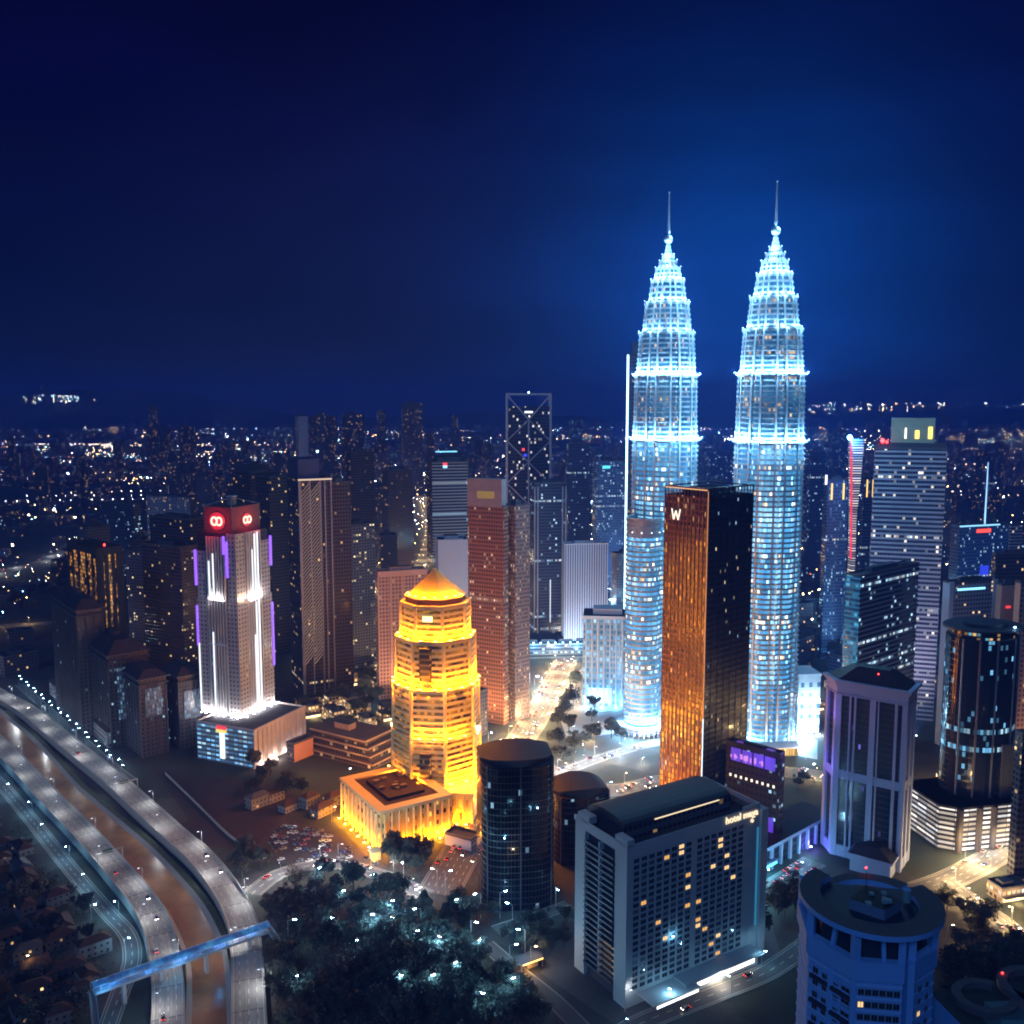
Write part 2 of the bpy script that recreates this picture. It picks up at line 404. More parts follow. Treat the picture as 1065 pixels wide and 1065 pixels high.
def twin_tower(px, Y, label, nm='twin_tower', rot=0., foot=False):
    x = xa(px, 480, Y)
    t = thing(nm, label, 'skyscraper', (x, Y, 0), rot, 'twin steel towers')
    s = link('shaft', TM['shaft'], t)
    lv = [(459.5, SC(35.6), SC(38.2), 16)]
    sts = [link('stage', TM['stage0'], t)]
    for i, (p0, p1, ra, rb) in enumerate(STAGES):
        sts.append(link('stage', TM['stage%d' % (i+1)], t)); lv.append((p0, SC(ra), SC(ra)*1.12, (16, 8, 8, 8, 4, 4, 4)[i]))
    sp = link('pinnacle', TM['ball'], t); link('mast', TM['mast'], sp)
    # floodlights standing on every ledge, washing the wall above them
    for (p0, r, ro, n), st in zip(lv, sts):
        for k in range(n):
            a = 2*math.pi*(k+.5)/n + (math.pi/8 if n < 16 else 0); rl = r+min(3., .6+r*.14)
            if math.sin(a+rot) > .55: continue            # the far side's lamps light nothing the place shows
            link('floodlight', TM['lamp'], st, None, (rl*math.cos(a), rl*math.sin(a), Z(p0)+1.6))
            hgt = (46 if n == 16 else 24)
            lamp('POINT', ((rl+1.4)*math.cos(a), (rl+1.4)*math.sin(a), Z(p0)+3.6), BLUEW, {16: 32000, 8: 22000, 4: 9000}[n], st)
    lamp('POINT', (2.5, -3.5, Z(236)), BLUEW, 5000, sp); lamp('POINT', (-3, -5, Z(246)), BLUEW, 4000, sp)
    if foot:
        for k in range(9):
            a = -math.pi*(k+.5)/9; x_, y_ = SC(36)*1.0+6, 0
            link('floodlight', TM['lamp'], s, None, (x_*math.cos(a), x_*math.sin(a), .3)); lamp('POINT', (x_*math.cos(a)*1.06, x_*math.sin(a)*1.06, 3.), BLUEW, 60000, s)
    return t, x
tl, xl = twin_tower(691, 800, 'twin tower standing farther back, its foot hidden by the round annex and the bronze tower', rot=R(9))
tr, xr = twin_tower(799.5, 760, 'twin tower at the right of the pair, its mast reaching highest of all', rot=R(4), foot=True)
# the left tower's round annex
def annex():
    Y = 775.; x = xa(668.5, 640, Y); r = 14.6
    zt_ = zt(537, Y)
    b = MB(); n = int(zt_/4.05)
    for i in range(n):
        z = i*4.05
        last = i in (n-1, n-2, n-3)
        b.prism(ngon(28, r*.96), z, z+2.5, TG_LOW if not last else STEEL); b.prism(ngon(28, r), z+2.5, z+4.05, STEEL)
        b.ring(ngon(28, r*1.035), ngon(28, r), z+2.8, z+3.1, STEEL_D)
    b.prism(ngon(28, r), n*4.05-.02, n*4.05, STEEL, ROOF); b.ring(ngon(28, r*1.02), ngon(28, r*.94), n*4.05, n*4.05+2., STEEL)
    o = b.build('round_annex', tl); tl_inv = tl.matrix_basis.inverted()
    o.matrix_local = tl_inv @ Matrix.Translation((x, Y, 0))
    g = MB()
    for k in range(28):
        p = ngon(28, r+4.5)[k]; g.cyl(p[0], p[1], .35, 0, 7.2, STEEL_D, 6)
    g.ring(ngon(28, r+6), ngon(28, r), 7.2, 8.4, STEEL_D)
    g.build('colonnade', o)
    for k in range(10):
        a = -math.pi*(k+.5)/10
        link('floodlight', TM['lamp'], o, None, ((r+5)*math.cos(a), (r+5)*math.sin(a), 8.7))
        lamp('POINT', ((r+6)*math.cos(a), (r+6)*math.sin(a), 10), BLUEW, 34000, o)
    for z in (n*4.05-10,):
        for k in range(6):
            a = -math.pi*(k+.5)/6
            link('floodlight', TM['lamp'], o, None, ((r+1)*math.cos(a), (r+1)*math.sin(a), z))
annex()
# skybridge between the pair
def skybridge():
    a = Vector((xl, 800, 170)); c = Vector((xr, 760, 170)); d = (c-a).normalized()
    p, q = a+d*27, c-d*27
    b = MB(); b.bar(p, q, 5, 8.5, facade('bridge_glass', (.4, .42, .45), fh=4.2, bw=3., lit=.8, cols=COOL, E=1.2))
    for e in (p, q):
        m = (p+q)/2; b.tube(m-Vector((0, 0, 4)), e-Vector((0, 0, 48)), 1., STEEL_D, 8)
    o = b.build('skybridge'); tag(o, 'slim two storey bridge joining the twin towers halfway up', 'bridge')
skybridge()
# ------------------------------------------------------------------ landmark buildings
DARKGLASS = plain('dark_glass', (.012, .016, .025), .08, .0, .1, .05, .6)
BLACK = plain('black_metal', (.02, .02, .024), .5)
WHITE = plain('white_paint', (.72, .74, .76), .6)
def box4(b, x0, x1, y0, y1, z0, z1, front, right, back, left, roof=None):
    P = [(x0, y0), (x1, y0), (x1, y1), (x0, y1)]; u = 0.
    for i, m in enumerate((front, right, back, left)):
        a, c = P[i], P[(i+1) % 4]; w = math.hypot(c[0]-a[0], c[1]-a[1])
        if m: b.face([(*a, z0), (*c, z0), (*c, z1), (*a, z1)], m, [(u, z0), (u+w, z0), (u+w, z1), (u, z1)])
        u += w
    if roof: b.face([(*p, z1) for p in P], roof)
def parapet(b, x0, x1, y0, y1, z, h, t, m):
    b.box(x0, x1, y0, y0+t, z, z+h, m); b.box(x0, x1, y1-t, y1, z, z+h, m)
    b.box(x0, x0+t, y0+t, y1-t, z, z+h, m); b.box(x1-t, x1, y0+t, y1-t, z, z+h, m)
def text_mesh(body, size, depth, m, name):
    cu = bpy.data.curves.new('lettering', 'FONT'); cu.body = body; cu.size = size; cu.extrude = depth; cu.align_x = 'CENTER'; cu.align_y = 'CENTER'
    o = bpy.data.objects.new('lettering', cu); COL.objects.link(o)
    bpy.context.view_layer.update()
    me = bpy.data.meshes.new_from_object(o.evaluated_get(bpy.context.evaluated_depsgraph_get()))
    bpy.data.objects.remove(o); me.name = name
    me.materials.clear(); me.materials.append(m)
    return me
def wallmount(o, x, y, z, rz=0.):
    """stand a flat lettering mesh upright: its face looks along local -y turned by rz"""
    o.location = (x, y, z); o.rotation_euler = (R(90), 0, rz); return o
WINMESH = {}
def window_parts(parent, cells, wmats, size, rz, seed, litp, depth=.35, frame=None, cap=100, name='window'):
    """real windows: frame ring and a recessed pane each; the first `cap` are parts of their own, the rest one part"""
    r = random.Random(seed); w, h = size
    fr = frame or plain('window_frame', (.3, .31, .33), .5)
    def wm(m):
        b = MB(); t = .14
        for (x0, x1, z0, z1) in ((-w/2, w/2, 0, t), (-w/2, w/2, h-t, h), (-w/2, -w/2+t, t, h-t), (w/2-t, w/2, t, h-t)):
            b.box(x0, x1, -.12, .04, z0, z1, fr, bottom=True)
        b.face([(-w/2+t, -.03, t), (w/2-t, -.03, t), (w/2-t, -.03, h-t), (-w/2+t, -.03, h-t)], m)
        b.box(-.05, .05, -.09, -.03, t, h-t, fr)
        return b
    key = (name, size, tuple(m.name for m in wmats))
    if key not in WINMESH: WINMESH[key] = [wm(m).mesh(name) for m in wmats]
    rest = MB(); n = 0
    for (x, y, z) in cells:
        k = 0 if r.random() > litp else r.randrange(1, len(wmats))
        if n < cap: link(name, WINMESH[key][k], parent, None, (x, y, z), rz)
        else:
            bb = wm(wmats[k]); c, s = math.cos(rz), math.sin(rz)
            for f, uvs, mi in zip(bb.f, bb.uv, bb.mi):
                rest.face([(x+c*bb.v[i][0]-s*bb.v[i][1], y+s*bb.v[i][0]+c*bb.v[i][1], z+bb.v[i][2]) for i in f], bb.ms[mi], uvs)
        n += 1
    if rest.f: tag(rest.build(name, parent), None, None, kind='stuff')
PANE = plain('window_pane', (.012, .018, .03), .1, 0, .1, .1, .6)
CURT = plain('curtained_pane', (.07, .085, .11), .4, 0, .3, .3, .4)
LITW = glow('lit_pane_warm', (1., .62, .26), 1.3); LITC = glow('lit_pane_cool', (.45, .75, 1.), 1.1); LITY = glow('lit_pane_amber', (1., .5, .12), 1.0)
WF_LAMP = glow('warm_floodlight_lens', (1., .72, .22), 14.)
def fixture(lens):
    b = MB(); b.box(-.8, .8, -.5, .5, 0, .5, BLACK); b.box(-.7, .7, -.42, .42, .5, .7, lens); return b.mesh('floodlight')
FX_W, FX_C = fixture(WF_LAMP), fixture(LAMP_W)
AMBER = (1., .31, .003)
def flood(parent, x, y, z, col, e, warm=True, off=(0, 0, 1.6), r=.7):
    link('floodlight', FX_W if warm else FX_C, parent, None, (x, y, z))
    lamp('POINT', (x+off[0], y+off[1], z+off[2]), col, e, parent, r)

def wash(t, x, y, z, col, e):
    """added fill light: an invented ground floodlight throwing its beam up the wall in front of it"""
    d = max(abs(x) if x < 0 and (y > 0 or abs(x) > abs(y)) else abs(y), 8.)
    aim = (d, 0, z+12) if x < 0 and (y > 0 or abs(x) > abs(y)) else (0, d, z+12)
    link('floodlight', FX_C, t, None, (x, y, .2)); lamp('SPOT', (x, y, 1.6), col, e, t, .12, aim, 95., .9)
# ---- bronze hotel tower with the letter W
def bronze_tower():
    C_, w1, w2 = boxpx(729, 686, 774, 616, 40, 835)
    h = zt(508, 616)
    t = thing('bronze_tower', 'tall bronze and black tower with a glowing W near the top of its amber side', 'skyscraper', C_, R(40))
    br = (.17, .062, .04)
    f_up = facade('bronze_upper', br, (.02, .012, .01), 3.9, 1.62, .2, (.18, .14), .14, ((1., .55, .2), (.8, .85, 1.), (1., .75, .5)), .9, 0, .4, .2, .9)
    f_mid_refl = facade('bronze_middle_reflection', br, (.05, .025, .01), 3.9, 1.62, .2, (.18, .14), .30, ((1., .42, .03), (1., .5, .05), (1., .62, .15)), .9, 0, .4, .2, 1.)  # amber window glow painted in for the golden tower's reflection
    f_low_refl = facade('bronze_lower_reflection', br, (.06, .03, .01), 3.9, 1.62, .2, (.14, .1), .62, ((1., .40, .02), (1., .48, .03), (1., .6, .1)), 1.5, 0, .4, .2, 1.)  # same painted reflection, denser and brighter near the ground
    dk_up = facade('black_upper', (.012, .014, .022), (.008, .010, .018), 3.9, 1.7, .22, (.25, .2), .018, COOL, 1., 0, .3, .1, 1.)
    dk_low = facade('black_lower', (.012, .016, .026), (.008, .012, .022), 3.9, 1.7, .22, (.25, .2), .05, ((1., .8, .5), (.5, .75, 1.), (1., .9, .7)), 1., 0, .3, .1, 1.)
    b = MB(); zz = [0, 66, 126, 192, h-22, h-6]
    mats = [(f_low_refl, dk_low), (f_up, dk_up), (f_mid_refl, dk_low), (f_up, dk_up), (f_up, dk_up)]
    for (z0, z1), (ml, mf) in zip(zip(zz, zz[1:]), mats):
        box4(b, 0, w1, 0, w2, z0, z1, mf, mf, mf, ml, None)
    b.box(.5, w1-.5, .5, w2-.5, h-6.4, h-6, plain('dark_roof', (.02, .02, .025), .9, 0, .1, .1, 0.))
    b.build('tower_body', t)
    # fins that make the grid stand out of the two faces
    fb = plain('bronze_fin', (.20, .085, .06), .45, .3); b = MB(); n = int(w2/3.24)
    for i in range(n+1):
        y = w2*i/n; b.box(-.5, -.003, y-.16, y+.16, 0, h, fb)
    for z in range(1, int(h/15.6)+1): b.box(-.35, -.003, .2, w2-.2, z*15.6-.22, z*15.6+.22, fb)
    b.build('bronze_fins', t)
    fk = plain('black_fin', (.03, .035, .045), .4, .3); b = MB(); n = int(w1/6.8)
    for i in range(n+1):
        x = w1*i/n; b.box(x-.14, x+.14, -.4, -.003, 0, h, fk)
    for z in range(1, int(h/19.5)+1): b.box(.2, w1-.2, -.3, -.003, z*19.5-.18, z*19.5+.18, fk)
    b.build('black_fins', t)
    # open crown: posts and a top rail round a sunk roof
    b = MB()
    n = 15
    for i in range(n+1):
        y = w2*i/n; b.box(.003, .5, y-.2, y+.2, h-6, h-1, fb)
        x = w1*i/n; b.box(x-.15, x+.15, .003, .5, h-6, h-1, fk)
    b.box(0, w1, -.05, .6, h-1, h, fk); b.box(0, w1, w2-.6, w2, h-1, h, fk)
    b.box(-.05, .6, .6, w2-.6, h-1, h, fb); b.box(w1-.6, w1, .6, w2-.6, h-1, h, fk)
    b.box(w1*.2, w1*.8, w2*.2, w2*.8, h-6, h-1.5, fk, MATS['dark_roof'])
    b.build('crown', t)
    amb = glow('amber_light_line', (1., .5, .22), 1.2)
    b = MB(); b.box(-.62, -.5, .2, w2-.2, h-1.6, h-1.0, amb); b.build('light_line', t)
    b = MB(); b.box(-.66, -.3, -.66, -.3, h*.30, h-2, glow('amber_edge', (1., .42, .16), .7)); b.build('light_line', t)
    b = MB(); b.box(-.72, -.3, -.72, -.3, 8, h*.298, glow('white_edge', (.55, .8, 1.), 2.2)); b.build('light_line', t)
    # the letter
    b = MB(); m = glow('sign_letter', (1., .86, .7), 1.8); yc, zc = w2*.72, h-19
    pts = [(-3.6, 3.6), (-1.9, -3.6), (0, 2.4), (1.9, -3.6), (3.6, 3.6)]
    for (a, c), (d, e) in zip(pts, pts[1:]): b.bar((-.75, yc-a, zc+c), (-.75, yc-d, zc+e), .35, .75, m)
    b.build('letter_sign', t)
    for k in range(5): flood(t, -14, w2*(k+.5)/5, 0, AMBER, 20000, off=(0, 0, 4))  # added amber lamps warming this face in place of the golden tower's light
    for k in range(3): wash(t, -30, w2*(k+.5)/3, 90, (1., .42, .3), 36000)  # added warm fill for the same face
    b = MB(); b.box(w1*.52, w1*.95, -9, -1, 0, 36, plain('pale_panel', (.3, .32, .36), .6), ROOF); b.build('lift_lobby', t)
bronze_tower()

# ---- golden octagonal tower
def golden_tower():
    Y = 640.; cx = xa(454.5, 800, Y)
    t = thing('golden_tower', 'octagonal tower floodlit bright yellow, stepped and capped by a pyramid roof', 'skyscraper', (cx, Y, 0), R(-7))
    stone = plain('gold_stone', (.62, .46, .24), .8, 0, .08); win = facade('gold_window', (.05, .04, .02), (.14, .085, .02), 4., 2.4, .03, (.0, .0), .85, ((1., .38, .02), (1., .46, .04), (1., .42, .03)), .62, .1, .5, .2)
    k = .640
    o8 = lambda r: ngon(8, r/math.cos(math.pi/8)*.985, ph=math.pi/8)
    def stage(r, z0, z1, name):
        b = MB(); n = max(1, round((z1-z0)/3.9)); h = (z1-z0)/n
        for i in range(n):
            z = z0+i*h
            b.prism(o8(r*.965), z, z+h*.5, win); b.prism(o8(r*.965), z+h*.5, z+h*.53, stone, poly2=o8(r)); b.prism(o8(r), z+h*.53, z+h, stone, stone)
        for j in range(8):                      # piers at the corners
            a, c = o8(r)[j], o8(r)[(j+1) % 8]
            for f in (0,):
                x, y = a[0]+(c[0]-a[0])*f, a[1]+(c[1]-a[1])*f; b.cyl(x, y, .75 if f else 1.2, z0, z1, stone, 6)
        b.prism(o8(r*1.01), z1-.1, z1+.05, stone, stone)
        b.ring(o8(r*1.035), o8(r*.95), z1+.05, z1+1.3, stone)
        o = b.build(name, t)
        return o
    za, zb, zc, zd, ze, zf = zt(816, Y-28), zt(768, Y-25), zt(718, Y-25), zt(668, Y-22), zt(632, Y-20), zt(597, Y)
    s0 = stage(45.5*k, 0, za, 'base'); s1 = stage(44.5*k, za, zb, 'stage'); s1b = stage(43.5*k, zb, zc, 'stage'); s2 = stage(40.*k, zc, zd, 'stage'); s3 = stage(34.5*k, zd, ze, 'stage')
    dg = plain('dark_bay', (.06, .04, .02), .3)
    dw = facade('bay_window', (.16, .12, .07), (.03, .02, .012), 3.9, 1.3, .1, (.3, .1), .06, WARM, .8)
    for s, r, z0, z1, w in ((s1, 44.5*k, za, zb-9, 6.), (s2, 40*k, zc+2, zd-3, 6.2)):
        b = MB(); y = -r*.99; b.prism([(-w, y), (-w*.8, y-2.2), (w*.2, y-2.2), (w*.4, y)], z0, z1, dw, stone); b.build('glazed_bay', s)
    b = MB(); b.prism(o8(30.*k), ze+1.3, ze+4.8, plain('brown_attic', (.18, .09, .04), .8), stone)
    b.ring(o8(31.2*k), o8(26*k), ze+4.8, ze+5.6, stone); b.build('attic', s3)
    gold = plain('gilt_roof', (.72, .48, .08), .5, .2, .08)
    b = MB(); P = o8(27.2*k); zf += 3.5; z = ze+5.6
    q0 = 1.; nst = 3
    for i in range(nst):
        q1 = 1-(i+1)/nst*.97; za_, zb_ = z+(zf-z)*i/nst, z+(zf-z)*(i+1)/nst
        b.prism([(x*q0, y*q0) for x, y in P], za_, zb_-.05, gold, gold, [(x*(q1+.004), y*(q1+.004)) for x, y in P]); q0 = q1
    b.prism([(x*.03, y*.03) for x, y in P], zf-1, zf+.5, gold, gold)
    for i in range(8): b.bar((*P[i], z+.2), (0, 0, zf+.2), .45, .45, stone)
    b.cyl(0, 0, .25, zf, zf+4, BLACK, 6); roof = b.build('pyramid_roof', t)
    # floodlights at the foot of every stage
    def ring(s, r, z, n, e, off=2.2, up=2.4, only=None):
        for j in range(*(only or (0, n))):
            a = -math.pi*(j+.5)/n*1.25+math.pi*.125; x, y = (r+off)*math.cos(a), (r+off)*math.sin(a)
            flood(s, x, y, z, AMBER, e, off=(math.cos(a)*.6, math.sin(a)*.6, up))
    ring(s0, 45.5*k, .4, 10, 30000, 6.); ring(s1, 44.5*k, za+1, 12, 90000, 5.); ring(s1b, 43.5*k, zb+1, 12, 22000, 4., 2.4, (3, 7)); ring(s2, 40*k, zc+1, 12, 40000, 4.); ring(s3, 34.5*k, zd+1, 10, 26000, 3.5)
    for j in range(8):
        a = -math.pi*(j+.5)/8
        flood(roof, 29*k*math.cos(a), 29*k*math.sin(a), ze+5.7, AMBER, 15000, off=(math.cos(a)*2, math.sin(a)*2, 2.6))
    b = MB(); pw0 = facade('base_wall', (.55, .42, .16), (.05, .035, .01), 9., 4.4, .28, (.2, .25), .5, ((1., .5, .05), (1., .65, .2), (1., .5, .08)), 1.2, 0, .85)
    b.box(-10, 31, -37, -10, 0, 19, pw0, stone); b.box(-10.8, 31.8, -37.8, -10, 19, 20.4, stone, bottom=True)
    for q in range(8): b.cyl(-10+41*q/7., -38., .8, 0, 19, stone, 8)
    b.build('podium', t)
    for q in range(7): flood(t, -8+41*q/7., -41., .2, AMBER, 16000, off=(0, 0, 1.8))
    b = MB(); b.box(-4, 2.5, -34.5*k-.9, -34.5*k-.4, ze-9, ze-5.5, glow('gold_sign', (1., .8, .3), 3.)); b.build('sign_panel', s3)
    for x, col in ((-46*k, (1., .85, .6)), (46*k, (1., .85, .5))):
        b = MB(); b.lathe([(.4, 0), (.4, 2.5), (1.6, 3), (1.6, 5.2), (0, 6)], glow('beacon', col, 8.), 8); o = b.build('beacon', s1b); o.location = (x, -4, zb-3)
        lamp('POINT', (x*1.05, -7, zb+2), AMBER, 26000, s1b, 1.)
    # the podium wing, a court-like block with a dished roof
    N_ = gp(396, 886); Lp = gp(344, 858); Rp = gp(470, 866)
    a = Vector(Lp)-Vector(N_); c = Vector(Rp)-Vector(N_)
    rot = math.atan2(c.y, c.x); w1 = c.length; w2 = 62.
    p = thing('bank_hall', 'low yellow lit hall with a sunk brown roof beside the golden tower', 'building', N_, rot)
    hh = zt(844, N_[1]); b = MB()
    pw = facade('hall_wall', (.55, .42, .16), (.05, .035, .01), 6.5, 5.2, .28, (.25, .3), .5, ((1., .6, .1), (1., .75, .3), (1., .6, .15)), 1.3, 0, .85)
    b.box(0, w1, 0, w2, 0, hh-2, pw, stone); b.build('hall_body', p)
    b = MB(); rb = plain('brown_roof', (.04, .022, .014), .9)
    i = 6.
    outer = [(0, 0), (w1, 0), (w1, w2), (0, w2)]; inner = [(i, i), (w1-i, i), (w1-i, w2-i), (i, w2-i)]
    b.ring([(-.8, -.8), (w1+.8, -.8), (w1+.8, w2+.8), (-.8, w2+.8)], inner, hh-2, hh, stone)
    b.face([(*q, hh-1.2) for q in inner], rb)
    b.box(i+6, w1-i-6, i+8, w2-i-8, hh-1.2, hh+.6, rb); b.build('roof', p)
    rr_ = random.Random(2)
    for q in range(9):
        b = MB(); x, y, s = rr_.uniform(i+8, w1-i-9), rr_.uniform(i+10, w2-i-11), rr_.uniform(1.2, 2.4); b.box(x-s, x+s, y-s*.7, y+s*.7, hh+.6, hh+.6+s, plain('roof_unit', (.16, .12, .09), .7)); b.build('cooling_unit', p)
    b = MB()
    for q in range(10):
        b.cyl(-1.2, w2*(q+.5)/10, .7, 0, hh-2, stone, 8); b.cyl(w1*(q+.5)/10, -1.2, .7, 0, hh-2, stone, 8)
    b.build('colonnade', p)
    for q in range(6): flood(p, -4., w2*(q+.5)/6, .2, AMBER, 22000, off=(0, 0, 1.8))
    for q in range(7): flood(p, w1*(q+.5)/7, -4., .2, AMBER, 18000, off=(0, 0, 1.8))
    b = MB(); b.box(-9, -4, -9, -4, 0, 5, stone, rb); b.box(-10, -3, -10, -3, 5, 5.5, stone); b.build('entrance_canopy', p)
    lamp('POINT', (-11, -11, 4), AMBER, 12000, p, .6)
golden_tower()

# ---- floodlit tower with the red signs
def red_sign_tower():
    rot = 66.; Cn, w1, w2 = boxpx(264.6, 206, 318, 692, rot, 798)
    t = thing('red_sign_tower', 'white floodlit tower with two red signs at its roof and purple light strips', 'skyscraper', Cn, R(rot))
    hp = zt(761, 692)
    pf = facade('podium_blue', (.16, .17, .2), (.02, .05, .09), 3.6, 4.4, .1, (.35, .2), .9, ((.2, .55, 1.), (.5, .8, 1.), (.25, .6, 1.)), 1.1, .9, .7)
    pr = plain('podium_stone', (.42, .36, .34), .8)
    b = MB(); box4(b, 0, w1, 0, w2, 0, hp, pr, pr, pr, pf, ROOF)
    parapet(b, 0, w1, 0, w2, hp, 1.4, .6, pr); b.build('podium', t)
    b = MB(); n = 12
    for i in range(n+1):
        x = w1*i/n; b.box(x-.45, x+.45, -.9, -.003, 3, hp, pr)
    b.box(-.5, w1+.5, -1.3, -.003, hp, hp+1.5, pr); b.build('ribbed_wall', t)
    sil = plain('silver_rib', (.66, .66, .68), .5, .2, .08); pier = facade('pier_wall', (.30, .28, .28), (.02, .02, .03), 3.5, 3.4, .3, (.3, .3), .03, WARM, 1., 0, .8)
    # tower plan set back on the podium
    Tn, tw1, tw2 = boxpx(252, 210.5, 287.5, 722, rot, 775)
    v = Vector((Tn[0]-Cn[0], Tn[1]-Cn[1], 0)); v.rotate(Matrix.Rotation(-R(rot), 3, 'Z')); ox, oy = v.x, v.y
    ht = zt(556, 722); zm = zt(626, 722)
    gl = facade('rib_glass', (.016, .016, .02), (.02, .025, .035), 3.5, 1.6, .15, (.3, .1), .05, COOL, .8)
    b = MB(); b.box(ox+1.6, ox+tw1-1.6, oy+1.6, oy+tw2-1.6, hp, ht, gl, ROOF); b.build('core', t)
    b = MB()
    a1, a2 = tw1*.29, tw2*.26
    for (x0, x1) in ((ox, ox+a1), (ox+tw1-a1, ox+tw1)):
        for (y0, y1) in ((oy, oy+a2), (oy+tw2-a2, oy+tw2)):
            b.box(x0, x1, y0, y1, hp, zm, pier, sil)
            s = .8; b.box(x0+s, x1-s, y0+s, y1-s, zm, ht if (x0, y0) == (ox, oy) else ht-9 if y0 == oy else ht-15, pier, sil)
    b.build('corner_piers', t)
    b = MB()
    for i in range(7):
        f = a2+1.2+(tw2-2*a2-2.4)*i/6; 
        if i != 3 or True: b.box(ox-.2, ox+1.7, oy+f-.38, oy+f+.38, hp, ht-3, sil)
        f = a1+.8+(tw1-2*a1-1.6)*i/6; b.box(ox+f-.32, ox+f+.32, oy-.2, oy+1.7, hp, ht, sil)
    for z in (zm, hp+(zm-hp)*.62): b.box(ox-.6, ox+1.7, oy+a2+.5, oy+tw2-a2-.5, z-1., z, sil)
    b.build('silver_ribs', t)
    # roof house with the signs
    b = MB(); hs = zt(529, 722); dkr = plain('roof_house', (.09, .06, .06), .8)
    x0, x1, y0, y1 = ox+3.5, ox+tw1-4.5, oy+6, oy+tw2-7
    b.prism([(x0, y0), (x1, y0), (x1, y1), (x0, y1)], ht, hs, dkr, dkr)
    xm, ym = (x0+x1)/2, (y0+y1)/2
    b.box(xm-2.5, xm+2.5, ym-2.5, ym+2.5, hs, hs+6.5, plain('lantern_stone', (.4, .25, .18), .8)); b.box(xm-3, xm+3, ym-3, ym+3, hs+6.5, hs+7.2, sil)
    for q in ((x0, y0), (x1, y0), (x0, y1), (x1, y1)): b.bar((*q, hs), (xm, ym, hs+6), .4, .4, sil)
    b.cyl(xm, ym, .15, hs+7, hs+18, BLACK, 5); rh = b.build('roof_house', t)
    red = glow('red_sign_face', (.62, .004, .018), .62); cream = glow('sign_symbol', (1., .88, .62), 1.8)
    b = MB(); yc = (y0+y1)/2; zc = (ht+hs)/2-1
    for (P_, q_, rad) in ((lambda u, w, d: (x0-.1-d, yc-u, zc+w), 1, 7.6), (lambda u, w, d: ((x0+x1)/2+u, y0-.1-d, zc+w), 1, 5.6)):
        c0 = [(rad*math.cos(2*math.pi*i/28), rad*.92*math.sin(2*math.pi*i/28)) for i in range(28)]
        b.face([P_(u, w, .8) for u, w in c0], red)
        for i in range(28):
            (u, w), (u2, w2_) = c0[i], c0[(i+1) % 28]; b.face([P_(u, w, 0), P_(u2, w2_, 0), P_(u2, w2_, .8), P_(u, w, .8)], red)
    sg = b.build('red_sign', rh)
    def symbol(P, r):
        """two rings side by side, the right one left open below"""
        b = MB()
        for side in (-1, 1):
            n = 18; rng = (0, 360) if side < 0 else (-125, 160)
            pts = [P(side*r*.92+r*math.cos(R(rng[0]+(rng[1]-rng[0])*i/n)), r*1.15*math.sin(R(rng[0]+(rng[1]-rng[0])*i/n))) for i in range(n+1)]
            for p, q in zip(pts, pts[1:]): b.tube(p, q, r*.26, cream, 6)
        b.build('sign_symbol', sg)
    symbol(lambda u, w: (x0-1.3, yc-u, zc+w), 2.6); symbol(lambda u, w: ((x0+x1)/2+u, y0-1.3, zc+w), 2.2)
    lamp('POINT', (x0-7, yc, zc), (1., .01, .03), 16000, rh, 1.); lamp('POINT', ((x0+x1)/2, y0-7, zc), (1., .01, .03), 12000, rh, 1.)
    rib_glow = glow('white_strip', (.9, .95, 1.), 1.5)  # glowing bars added on the ribs in place of floodlight on metal
    for (x, y, z0, z1) in ((ox-.35, oy+tw2*.56, zm+2, ht-16), (ox-.35, oy+tw2*.66, zm+2, ht-22), (ox-.35, oy+tw2*.61, hp+3, zm-26), (ox+tw1*.52, oy-.35, zm+2, ht-2), (ox+tw1*.6, oy-.35, zm+2, ht-1), (ox+tw1*.44, oy-.35, zm+2, ht-14), (ox+tw1*.52, oy-.35, hp+3, zm-4), (ox+tw1*.6, oy-.35, hp+3, zm-3), (ox+tw1*.47, oy-.35, hp+3, zm-30), (ox-.4, oy+tw2*.97, hp+3, zm-36)):
        b = MB(); b.box(x-.4, x+.4, y-.4, y+.4, z0, z1, rib_glow, bottom=True); b.build('light_strip', t)
    pur = glow('purple_strip', (.28, .10, .95), 1.6)
    for (x, y, z0, z1) in ((ox-.3, oy+a2+1.0, ht-16, ht-2), (ox-.3, oy+a2-1.6, ht-34, ht-6), (ox-.35, oy+tw2-.4, ht-42, ht-14), (ox+tw1-.6, oy-.35, ht-30, ht-6),
                           (ox-.35, oy+tw2-.4, zm-38, zm-6), (ox+tw1-.6, oy-.35, zm-60, zm-8)):
        b = MB(); b.box(x-.75, x+.75, y-.75, y+.75, z0, z1, pur, bottom=True); b.build('light_strip', t)
    WH = (1., .93, .9)
    for f in (.06, .18, .38, .5, .62, .82, .94): flood(t, ox-2.2, oy+tw2*f, hp, WH, 5600, False, (0, 0, 1.4))
    for f in (.1, .3, .45, .6, .8, .95): flood(t, ox+tw1*f, oy-2.2, hp, (1., .85, .75) if f < .3 else WH, 5600, False, (0, 0, 1.4))
    for f in (.42, .58): flood(t, ox-1.6, oy+tw2*f, zm, WH, 5500, False, (0, 0, 1.4))
    for f in (.35, .5, .65): flood(t, ox+tw1*f, oy-1.6, zm, WH, 8000, False, (0, 0, 1.4))
    flood(t, ox+tw1*.1, oy-1.5, zm, (1., .6, .3), 5000, True)
    for f in (.1, .35, .6, .85): flood(t, w1*f, -3.5, .2, (1., .75, .65), 7000, True)
    b = MB(); b.box(-1.2, -.1, w2*.5, w2*.5+4, 4, hp-2, glow('white_banner', (.8, .9, 1.), 1.6)); b.build('light_banner', t)
